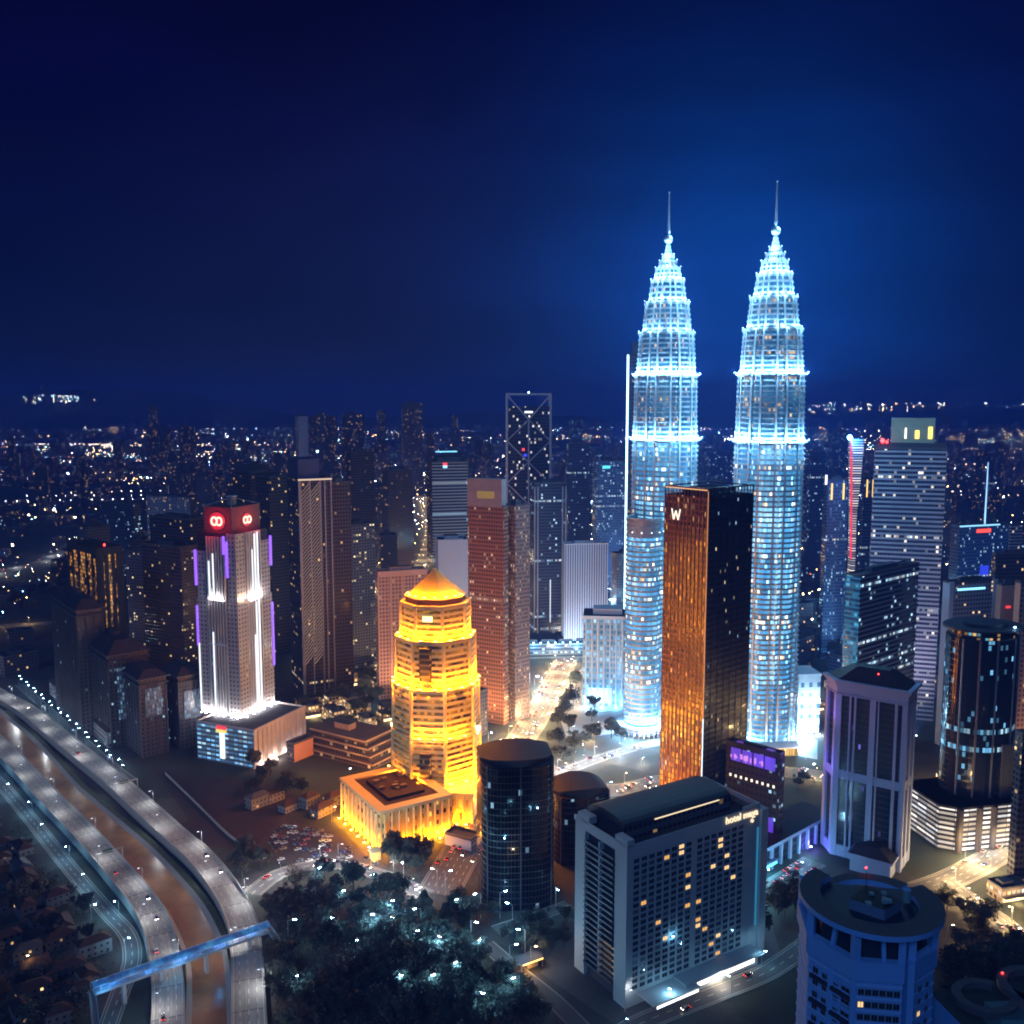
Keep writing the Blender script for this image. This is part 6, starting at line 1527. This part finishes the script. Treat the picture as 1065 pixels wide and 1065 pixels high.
for row in range(7):
    for k in range(13):
        if r.random() < .45: continue
        u, v = (k+.5)/13, (row+.5)/7; x = 292+(400-292)*u*(.35+.65*v)-(1-u)*v*26; y = 856+40*v+6*u
        p = gp(x, y); car(*p, .55+(math.pi if row % 2 else 0)+r.uniform(-.06, .06), .02, 'car parked in rows in the dim car park left of the golden hall', 'cars in the car park', False)

# ------------------------------------------------------------------ trees
def tree_proto(seed, hgt=11., spread=4.6, n=1300):
    r = random.Random(seed); g = bpy.data.materials.get('leaf')
    if g is None:
        q = G('leaf'); nz = q.noise(q.coord(), .55, 3.); sd = q.seed()
        c = q.ramp(nz, [(.3, (.02, .026, .018)), (.5, (.04, .048, .032)), (.7, (.085, .09, .065))]); h = q.n('ShaderNodeHueSaturation'); q.l(c, h.inputs['Color']); q.l(q.m('ADD', .4, q.m('MULTIPLY', sd, .9)), h.inputs['Value'])
        g = q.set(col=h.outputs[0], rough=.7)
    bark = plain('bark', (.07, .055, .04), .9); T_ = MB(); T_.cyl(0, 0, .32, 0, hgt*.45, bark, 7, .2, cap=False); tops = []
    for i in range(6):
        a = i*1.05+r.random(); q = Vector((math.cos(a)*spread*.55, math.sin(a)*spread*.55, hgt*r.uniform(.55, .8))); T_.tube((0, 0, hgt*.4), q, .11, bark, 5); tops.append(q)
    L_ = MB(); cl = [(t, spread*r.uniform(.32, .5)) for t in tops]+[(Vector((r.gauss(0, spread*.36), r.gauss(0, spread*.36), hgt*r.uniform(.55, .95))), spread*r.uniform(.25, .42)) for _ in range(9)]
    for _ in range(n):
        c, rad = cl[r.randrange(len(cl))]; v = Vector((r.gauss(0, 1), r.gauss(0, 1), r.gauss(0, .75))); v = v.normalized()*rad*r.random()**.4; p = c+v
        a = Vector((r.gauss(0, 1), r.gauss(0, 1), r.gauss(0, .6))).normalized(); b = a.orthogonal().normalized(); s = r.uniform(.38, .75)
        L_.face([tuple(p+a*s), tuple(p+b*s*.6), tuple(p-a*s), tuple(p-b*s*.6)], g)
    return T_.mesh('trunk'), L_.mesh('crown')
TP = [tree_proto(1, 12., 6.2), tree_proto(2, 14., 6.8), tree_proto(3, 10., 6.4), tree_proto(4, 15., 5.4), tree_proto(5, 11., 5.4)]
def in_poly(p, P):
    c = False; j = len(P)-1
    for i in range(len(P)):
        if (P[i][1] > p[1]) != (P[j][1] > p[1]) and p[0] < (P[j][0]-P[i][0])*(p[1]-P[i][1])/(P[j][1]-P[i][1])+P[i][0]: c = not c
        j = i
    return c
bpy.context.view_layer.update()
OCC = []
def occupy():
    for o in bpy.data.objects:
        if o.type != 'MESH' or o.get('kind') or not (o.parent or o.get('category')): continue
        root = o
        while root.parent: root = root.parent
        if root.get('category') in ('car', 'street lamp', 'tree', 'bridge'): continue
        c = [o.matrix_world @ Vector(v) for v in o.bound_box]
        x0, x1, y0, y1 = min(v.x for v in c), max(v.x for v in c), min(v.y for v in c), max(v.y for v in c)
        if max(x1-x0, y1-y0) < 3: continue
        OCC.append((x0, x1, y0, y1))
occupy()
def free(x, y, r, roads=True):
    for x0, x1, y0, y1 in OCC:
        if x0-r < x < x1+r and y0-r < y < y1+r: return False
    if roads:
        for C, w in CORR:
            for i in range(0, len(C), 1):
                if abs(C[i][0]-x) < w+r and abs(C[i][1]-y) < w+r and math.hypot(C[i][0]-x, C[i][1]-y) < w+r: return False
    return True
TREES = []
def trees(poly, n, label, group, seed, smin=.8, smax=1.2, gap=5.2, roads=True):
    r = random.Random(seed); xs = [p[0] for p in poly]; ys = [p[1] for p in poly]; k = tries = 0
    while k < n and tries < n*40:
        tries += 1; q = (r.uniform(min(xs), max(xs)), r.uniform(min(ys), max(ys)))
        if not in_poly(q, poly): continue
        x, y = gp(*q)
        if any(math.hypot(x-a, y-b) < gap for a, b in TREES) or not free(x, y, 2.5, roads): continue
        TREES.append((x, y)); t = thing('tree', label, 'tree', (x, y, 0), r.uniform(0, 6.28), group); s = r.uniform(smin, smax); t.scale = (s, s, s*r.uniform(.85, 1.15))
        tm, cm = TP[r.randrange(5)]; link('trunk', tm, t); link('crown', cm, t); k += 1
trees([(278, 940), (345, 912), (395, 918), (400, 1075), (278, 1075)], 64, 'dark tree in the left half of the unlit park', 'trees in the left half of the park', 1)
trees([(395, 918), (470, 905), (500, 925), (520, 985), (600, 1075), (400, 1075)], 75, 'tree in the lamp lit right half of the park', 'trees in the right half of the park', 2)
trees([(375, 880), (450, 885), (500, 900), (500, 930), (400, 920)], 22, 'tree in the belt below the golden hall', 'trees below the golden hall', 3, gap=4.)
trees([(562, 700), (640, 690), (650, 770), (580, 800)], 22, 'round tree in the grove left of the round annex', 'trees left of the annex', 4, gap=5., smin=.9, smax=1.5)
trees([(990, 985), (1030, 960), (1075, 990), (1075, 1040), (985, 1040)], 22, 'dark tree in the lower right corner beside the ring roof tower', 'trees in the lower right corner', 5, .9, 1.4, 4.)
trees([(785, 960), (835, 930), (835, 1010), (785, 1010)], 10, 'tree between the slab hotel and the ring roof tower', 'trees right of the hotel', 6, .8, 1.2, 4.)
trees([(-20, 850), (20, 850), (125, 990), (90, 1075), (-20, 1075)], 20, 'dark tree among the low houses left of the highways', 'trees among the low houses', 7, .6, 1.05)
trees([(330, 720), (400, 700), (412, 780), (380, 790)], 13, 'tree in the dusky grove left of the golden tower', 'trees left of the golden tower', 8, .9, 1.5)
trees([(225, 800), (300, 795), (330, 840), (260, 830)], 8, 'tree by the podium of the red sign tower', 'trees by the podium', 9)
trees([(225, 905), (285, 885), (285, 905), (245, 925)], 6, 'lone tree on the bare field beside the highway', 'trees on the field edge', 10)
trees([(0, 600), (70, 588), (72, 640), (0, 645)], 10, 'dark tree on the wooded slope below the far highway', 'trees on the wooded slope', 11, 1.2, 1.9, 9.)
trees([(960, 935), (985, 928), (1065, 985), (1040, 985)], 6, 'roadside tree right of the ring roof tower', 'roadside trees on the right', 12, .6, .9, 4.)
trees([(830, 630), (875, 640), (872, 700), (835, 700)], 10, 'tree in the park right of the right twin tower', 'trees right of the twin towers', 13, .9, 1.5, 6.)

def undergrowth():
    r = random.Random(4); b = MB(); g_ = bpy.data.materials['leaf']
    for P, n in (([(272, 950), (345, 908), (470, 905), (500, 925), (520, 985), (600, 1080), (272, 1080)], 5500), ([(-20, 850), (15, 850), (125, 990), (90, 1080), (-20, 1080)], 3000), ([(985, 985), (1030, 960), (1085, 990), (1085, 1080), (985, 1080)], 2500)):
        k = 0
        while k < n:
            q = (r.uniform(-20, 1085), r.uniform(840, 1080))
            if not in_poly(q, P): continue
            k += 1; x, y = gp(*q)
            if not free(x, y, 1.): continue
            v = Vector((x, y, r.uniform(.2, 2.6))); a = Vector((r.gauss(0, 1), r.gauss(0, 1), r.gauss(0, .5))).normalized(); c = a.orthogonal().normalized(); s = r.uniform(.4, .9)
            b.face([tuple(v+a*s), tuple(v+c*s*.6), tuple(v-a*s), tuple(v-c*s*.6)], g_)
    tag(b.build('undergrowth'), 'low dark shrubbery covering the park and the verges', 'shrubs', kind='stuff')
undergrowth()
trees([(500, 940), (600, 945), (595, 1000), (560, 1000), (520, 975)], 13, 'street tree on the open ground left of the slab hotel', 'trees left of the hotel', 14, .6, .95, 4.5)
trees([(775, 820), (840, 810), (850, 850), (800, 880)], 6, 'small tree in the yard behind the colonnaded wing', 'trees behind the wing', 15, .6, .9, 4.5)
# ------------------------------------------------------------------ low houses and the city behind
ROOFT = plain('tile_roof', (.05, .028, .022), .9); ROOFG = plain('sheet_roof', (.06, .06, .065), .7)
HW = facade('house_wall', (.16, .15, .15), (.03, .03, .03), 3.2, 3., .3, (.3, .3), .06, WARM, 1.6, vary=.3)
def house(x, y, w, d, hh, rz, label, group):
    t = thing('house', label, 'house', (x, y, 0), rz, group); b = MB(); b.box(-w/2, w/2, -d/2, d/2, 0, hh, HW); b.build('wall', t)
    b = MB(); m = ROOFT if (int(x*7) % 3) else ROOFG; e = .6; i = d/2; b.prism([(-w/2-e, -d/2-e), (w/2+e, -d/2-e), (w/2+e, d/2+e), (-w/2-e, d/2+e)], hh, hh+d*.28, m, m, [(-w/2+i, -.1), (w/2-i, -.1), (w/2-i, .1), (-w/2+i, .1)], bottom=True); b.build('roof', t)
    OCC.append((x-w/2, x+w/2, y-d/2, y+d/2))
r = random.Random(33); k = 0
for _ in range(900):
    q = (r.uniform(-15, 120), r.uniform(835, 1070))
    if not in_poly(q, [(-20, 850), (15, 850), (128, 1000), (90, 1075), (-20, 1075)]): continue
    x, y = gp(*q); w, d = r.uniform(10, 17), r.uniform(7, 9)
    if free(x, y, 7.) and k < 26: house(x, y, w, d, r.uniform(4, 7.5), .7+r.choice((0, 1.57))+r.uniform(-.1, .1), 'low dark house with a pitched roof left of the highways', 'low houses left of the highways'); k += 1
BG = [facade('far_dark', (.04, .038, .055), (.02, .02, .035), 3.4, 3., .22, (.28, .2), .06, MIXD, 1.6, vary=.5), facade('far_brown', (.065, .048, .05), (.025, .02, .025), 3.3, 3., .2, (.28, .22), .05, WARM, 1.4, vary=.5),
      facade('far_grey', (.09, .09, .12), (.03, .035, .05), 3.4, 3.2, .22, (.3, .22), .06, MIXD, 1.6, vary=.4), facade('far_blue', (.05, .075, .13), (.015, .03, .06), 3.5, 2.8, .14, (.25, .2), .06, COOL, 1.6, .02, vary=.4)]
TONE = ['dark', 'brown', 'grey', 'blue']
def sector(pxl):
    for lim, s in ((70, 'at the far left edge'), (150, 'far left behind the estate'), (235, 'left of the red sign tower'), (300, 'behind the red sign tower'), (370, 'behind the slanting lattice tower'), (440, 'above the pink block'), (490, 'behind the striped office'), (530, 'left of the braced tower'), (585, 'behind the braced tower'), (650, 'left of the twin towers'), (760, 'in the gap between the twin towers'), (850, 'behind the right twin tower'), (905, 'around the red edged fin'), (985, 'behind the violet striped tower'), (1040, 'around the needle tower')):
        if pxl < lim: return s
    return 'at the far right edge'
def dist(Y): return 'near' if Y < 1000 else 'middle' if Y < 1500 else 'distant' if Y < 2300 else 'remote' if Y < 3300 else 'faint'
def bigness(h, w): return ('low' if h < 16 else 'mid rise' if h < 45 else 'tall' if h < 95 else 'towering')+(' wide' if w > 38 else ' slim' if w < 20 else '')
def city_block(x, y, w, d, h, rz, mi):
    p = 532.5+F*x/y; nm = 'city_block' if h < 45 else 'city_tower'
    t = thing(nm, '%s %s %s building %s' % (dist(y), bigness(h, w), TONE[mi], sector(p)), 'building', (x, y, 0), rz, 'city buildings '+sector(p))
    b = MB(); b.box(-w/2, w/2, -d/2, d/2, 0, h, BG[mi], ROOF); b.build('wall', t)
    b = MB(); tr = MATS['dark_trim']; b.box(-w*.2, w*.15, -d*.2, d*.25, h, h+2.5+h*.02, tr, ROOF)
    if h > 70: b.box(-w*.1, w*.1, -d*.1, d*.1, h+2.5+h*.02, h+9, tr)
    parapet(b, -w/2-.1, w/2+.1, -d/2-.1, d/2+.1, h, 1.2, .4, tr); b.build('roof_house', t)
    OCC.append((x-w/2, x+w/2, y-d/2, y+d/2))
LIT = [facade('lit_low_warm', (.2, .16, .13), (.04, .03, .03), 3.6, 3.2, .15, (.2, .2), .5, ((1., .6, .25), (1., .8, .5), (1., .9, .8)), 1.5, .2, vary=.3), facade('lit_low_cool', (.18, .2, .24), (.03, .04, .06), 3.6, 3.2, .15, (.2, .2), .5, ((.3, .7, 1.), (.8, .92, 1.), (1., .85, .6)), 1.5, .2, vary=.3)]
def lit_lows(poly, n, seed, mi, where, rz):
    r = random.Random(seed); k = tries = 0; xs = [q[0] for q in poly]; ys = [q[1] for q in poly]
    while k < n and tries < 500:
        tries += 1; q = (r.uniform(min(xs), max(xs)), r.uniform(min(ys), max(ys)))
        if not in_poly(q, poly): continue
        x, y = gp(*q); w, d, h = r.uniform(10, 26), r.uniform(8, 16), r.uniform(4, 15)
        if not free(x, y, max(w, d)*.55): continue
        t = thing('shop_block', 'low brightly lit shop block '+where, 'shop', (x, y, 0), rz+r.uniform(-.06, .06), 'lit shop blocks '+where); b = MB(); b.box(-w/2, w/2, -d/2, d/2, 0, h, LIT[mi], ROOF); b.build('wall', t)
        b = MB(); b.box(-w*.3, w*.1, -d*.2, d*.3, h, h+2, MATS['dark_trim']); parapet(b, -w/2-.1, w/2+.1, -d/2-.1, d/2+.1, h, 1., .3, MATS['dark_trim']); b.build('roof_house', t)
        b = MB(); b.box(-w*.45, w*.45, -d/2-2.2, -d/2-.05, 3., 3.3, MATS['dark_trim'], bottom=True); b.box(-w*.42, w*.42, -d/2-.1, -d/2-.02, .4, 2.8, glow('shop_light_warm' if mi == 0 else 'shop_light_cool', (1., .7, .35) if mi == 0 else (.6, .85, 1.), 2.4), bottom=True); b.build('shop_front', t)
        lamp('POINT', (0, -d/2-3, 2.6), (1., .65, .3) if mi == 0 else (.4, .75, 1.), 5000, t)
        OCC.append((x-w/2, x+w/2, y-d/2, y+d/2)); k += 1
lit_lows([(296, 715), (400, 690), (412, 770), (330, 790)], 16, 3, 0, 'between the red sign tower and the golden tower', .6)
lit_lows([(548, 632), (606, 622), (650, 640), (650, 690), (606, 690)], 9, 4, 1, 'left of the round annex beyond the boulevard', .4)
lit_lows([(500, 640), (560, 640), (540, 720), (505, 740)], 6, 5, 1, 'along the near kerb of the boulevard', .9)
lit_lows([(826, 690), (960, 730), (960, 815), (850, 790)], 8, 6, 0, 'behind the pale classical tower', .4)
lit_lows([(1000, 925), (1065, 900), (1065, 945), (1020, 940)], 4, 8, 0, 'in the fork of the streets at the right edge', .3)
r = random.Random(77); nlow = ntow = 0; tries = 0
while nlow+ntow < 400 and tries < 20000:
    tries += 1
    Y = 700*math.exp(r.random()*1.75); p = r.uniform(-20, 1085); x = (p-532.5)/F*Y
    if Y < 900 and (p < 170 or 500 < p < 870): continue
    left = p < 230
    hmax = zt(455 if left else 440, Y) if Y > 1500 else zt(520, Y)*.8
    tower = r.random() < (.16 if left else .45) and Y > 1100
    if 190 < p < 660 and Y > 1500 and r.random() < .55: tower = True
    h = r.uniform(45, 140) if tower else r.uniform(8, 30) if left else r.uniform(12, 44)
    h = min(h, max(10, hmax)); w = r.uniform(18, 34) if tower else r.uniform(20, 60); d = r.uniform(16, 30)
    if 540 < p < 690 and Y < 1150 and h > 18: h = r.uniform(8, 18)
    if 840 < p < 905 and Y < 1500: h = min(h, 20)
    if (nlow if h < 45 else ntow) >= 240: continue
    if not free(x, Y, max(w, d)*.62+2): continue
    city_block(x, Y, w, d, h, r.choice((.25, .6, .9))+r.uniform(-.05, .05), r.choice((0, 0, 1, 1, 2, 3) if p < 560 else (0, 2, 3, 3)))
    if h < 45: nlow += 1
    else: ntow += 1
# named far towers that stand out of the skyline
for (lx, rx, yt, Y, mi) in ((153, 181, 445, 3300, 1), (157, 166, 423, 3400, 2), (187, 204, 444, 3200, 1), (320, 353, 433, 3000, 1), (354, 381, 431, 3100, 0), (329, 340, 430, 2800, 2), (392, 402, 428, 3300, 1), (417, 441, 420, 3000, 1), (470, 476, 433, 2900, 2), (443, 452, 452, 2200, 1), (733, 760, 470, 2300, 3), (728, 741, 452, 2900, 3), (592, 606, 436, 3600, 3), (838, 846, 446, 2900, 3), (862, 880, 447, 3100, 3)):
    x0, x1 = (lx-532.5)/F*Y, (rx-532.5)/F*Y; w = (x1-x0)*.85
    city_block((x0+x1)/2, Y, w, w*.8, zt(yt, Y), .2, mi)
def far_city():
    r = random.Random(5); b = MB()
    for _ in range(1500):
        Y = 3300*math.exp(r.random()*1.15); p = r.uniform(-40, 1105); x = (p-532.5)/F*Y; w, d, h = r.uniform(15, 60), r.uniform(15, 50), r.uniform(6, 24) if r.random() < .8 else r.uniform(25, 85)
        b.box(x-w/2, x+w/2, Y, Y+d, 0, h, BG[r.randrange(4)], ROOF)
    tag(b.build('far_city'), 'mass of small lit buildings reaching the horizon', 'city', kind='stuff')
far_city()
from mathutils import noise
def far_lights():
    r = random.Random(8); cols = [glow('far_light_warm', (1., .56, .2), 70.), glow('far_light_gold', (1., .75, .4), 70.), glow('far_light_white', (.9, .95, 1.), 70.), glow('far_light_cyan', (.3, .75, 1.), 80.), glow('far_light_red', (1., .12, .05), 24.)]
    b = MB()
    def dot(x, y, z, s, m):
        b.lathe([(0, z-s), (s, z), (0, z+s)], m, 4, x, y)
    # lamps strung along the far streets
    for _ in range(1300):
        Y = 1000*math.exp(r.random()**.8*2.15); p = r.uniform(-40, 1105); x = (p-532.5)/F*Y; a = r.choice((.35, 1.9, .8, 2.4))+r.uniform(-.1, .1); n = r.randrange(5, 24); st = r.uniform(20, 34)*(1+Y/6000)
        if noise.noise((x/900., Y/1400., 3.)) < r.uniform(-.1, .25): continue
        m = cols[r.choices(range(5), (7, 7, 3, 2, 1))[0]] if p < 330 else cols[r.choices(range(5), (5, 5, 4, 3, 1))[0]] if p < 820 else cols[r.choices(range(5), (6, 3, 2, 3, 1))[0]]
        for i in range(n):
            X, Y2 = x+math.cos(a)*st*i, Y+math.sin(a)*st*i
            if Y2 < 950 or not free(X, Y2, 2., False): continue
            if r.random() < .25: continue
            dot(X, Y2, 9, (.40+Y2/7500)*r.choice((.4, .5, .6, .8, 1., 1.7)), m if r.random() < .8 else cols[r.randrange(5)])
    for _ in range(9000):
        Y = 900*math.exp(r.random()**.85*2.4); p = r.uniform(-40, 1105); x = (p-532.5)/F*Y
        if noise.noise((x/500., Y/800., 7.)) < r.uniform(-.02, .5): continue
        if 230 < p < 900 and Y < 1500 and r.random() < .6: continue
        if not free(x, Y, 1., False): continue
        dot(x, Y, r.uniform(5, 16), (.30+Y/9500)*r.choice((.35, .4, .5, .6, .8, 1., 1.6)), cols[r.choices(range(5), (5, 4, 3, 4, 1))[0]])
    for _ in range(44):                            # long lit avenues
        Y = 1500*math.exp(r.random()*1.5); p = r.choice((r.uniform(-30, 300), r.uniform(-30, 1100))); x = (p-532.5)/F*Y; a = r.uniform(-.25, .25); m = cols[r.choice((0, 0, 1, 1, 2))]
        for i in range(r.randrange(20, 60)):
            X, Y2 = x+math.cos(a)*26*i, Y+math.sin(a)*26*i+30*math.sin(i*.11)
            if free(X, Y2, 2., False): dot(X, Y2, 9, (.45+Y/7000)*r.choice((.6, .8, 1.)), m)
    for _ in range(90):                            # a few brilliant floodlit yards
        Y = 1500*math.exp(r.random()*1.6); p = r.uniform(-20, 1085); dot((p-532.5)/F*Y, Y, 18, 1.1+Y/2800, cols[r.choice((2, 3, 3, 1))])
    for _ in range(60):
        p = r.gauss(70, 17); Y = 9800+r.uniform(-200, 200); dot((p-532.5)/F*Y, Y, zt(r.uniform(410, 419)+abs(p-70)*.04, Y), r.choice((2.2, 3., 4.2)), cols[r.choice((3, 3, 2, 1))])
    for _ in range(200):
        p = r.uniform(840, 1090); Y = 10400+r.uniform(-300, 300); dot((p-532.5)/F*Y, Y, zt(r.uniform(419, 432), Y), r.choice((2., 3., 4.6)), cols[r.choice((0, 0, 3, 2, 1))])
    tag(b.build('far_street_lights'), 'countless tiny street lights of the far city', 'lights', kind='stuff')
far_lights()
def hills():
    m = plain('hill_forest', (.02, .035, .02), .95, 0, .2, .002); b = MB(); n = 90
    def ridge(Y, f, D):
        P = [((-.75+1.5*i/n)*Y, Y) for i in range(n+1)]; H_ = [f(532.5+F*p[0]/Y) for p in P]
        for i in range(n):
            z0, z1 = zt(H_[i], Y+D), zt(H_[i+1], Y+D); (x0, y0), (x1, y1) = P[i], P[i+1]; k = (Y+D)/Y
            b.face([(x0, Y, -1), (x1, Y, -1), (x1*k, Y+D, max(0, z1)), (x0*k, Y+D, max(0, z0))], m); b.face([(x1*k, Y+D, max(0, z1)), (x0*k, Y+D, max(0, z0)), (x0*k, Y+2.*D, -1), (x1*k, Y+2.*D, -1)][::-1], m)
    ridge(9000., lambda q: 405+4*math.sin(q*.02+1)+2*math.sin(q*.06)+28*min(1., max(0., (q-130)/200)) if q < 820 else 424+3*math.sin(q*.03)+2*math.sin(q*.09), 1400.)
    structure('hills', b)
hills()
for (xx, yt, wd) in ((45, 404, 34), (52, 402, 22)):
    Y = 9900.; t = thing('hill_tower', 'faint slim tower on the far left hill, %s of two' % ('left' if xx == 45 else 'right'), 'building', ((xx-532.5)/F*Y, Y, zt(418, Y))); b = MB(); b.box(-wd/2, wd/2, 0, 30, 0, zt(yt, Y)-zt(418, Y), BG[2], ROOF); b.build('wall', t); b = MB(); b.box(-wd/3, wd/3, 4, 24, zt(yt, Y)-zt(418, Y), zt(yt, Y)-zt(418, Y)+6, ROOF); b.build('roof_house', t)

def site_fence():
    P = resample(catmull(px([(172, 806), (205, 838), (240, 872), (262, 884)]) , 4), 4.); t = thing('site_fence', 'pale hoarding fence round the bare field beside the highway', 'fence', (*P[0], 0)); ox, oy = P[0]
    b = MB(); m = plain('hoarding', (.28, .28, .27), .8)
    for a, c in zip(P, P[1:]): b.bar((a[0]-ox, a[1]-oy, 1.3), (c[0]-ox, c[1]-oy, 1.3), .08, 2.2, m)
    b.build('hoarding', t)
    for a in P[::3]:
        b = MB(); b.cyl(a[0]-ox, a[1]-oy, .1, 0, 2.7, MATS['lamp_steel'], 6); b.build('post', t)
site_fence()
r = random.Random(91)
for i, (x, y) in enumerate(((300, 842), (322, 838), (336, 846), (285, 832), (268, 838), (350, 835))):
    X, Y = gp(x, y); house(X, Y, r.uniform(11, 18), 8, r.uniform(4, 8), .9+r.uniform(-.1, .1), 'low shed with a sheet roof on the lot left of the golden hall', 'sheds left of the golden hall')

def gatehouse():
    x, y = gp(552, 1004); t = thing('gatehouse', 'small gatehouse with an orange lit canopy left of the slab hotel', 'gatehouse', (x, y, 0), .55); m = plain('gate_wall', (.4, .34, .28), .8)
    b = MB(); b.box(-3, 3, -2, 2, 0, 3.2, m, ROOF); b.build('cabin', t); b = MB(); b.box(-8, 5, -4, 4, 4.2, 4.7, m, ROOF, bottom=True)
    for px_, py_ in ((-7.5, -3.5), (-7.5, 3.5), (4.5, -3.5), (4.5, 3.5)): b.box(px_-.2, px_+.2, py_-.2, py_+.2, 0, 4.2, m)
    b.build('canopy', t); b = MB(); b.box(-7, 4.5, -4.3, -4.05, 4.2, 4.6, glow('gate_light', (1., .5, .12), 5.), bottom=True); b.build('light_line', t); lamp('POINT', (-4.5, -4.6, 3.6), (1., .5, .12), 2600, t)
gatehouse()
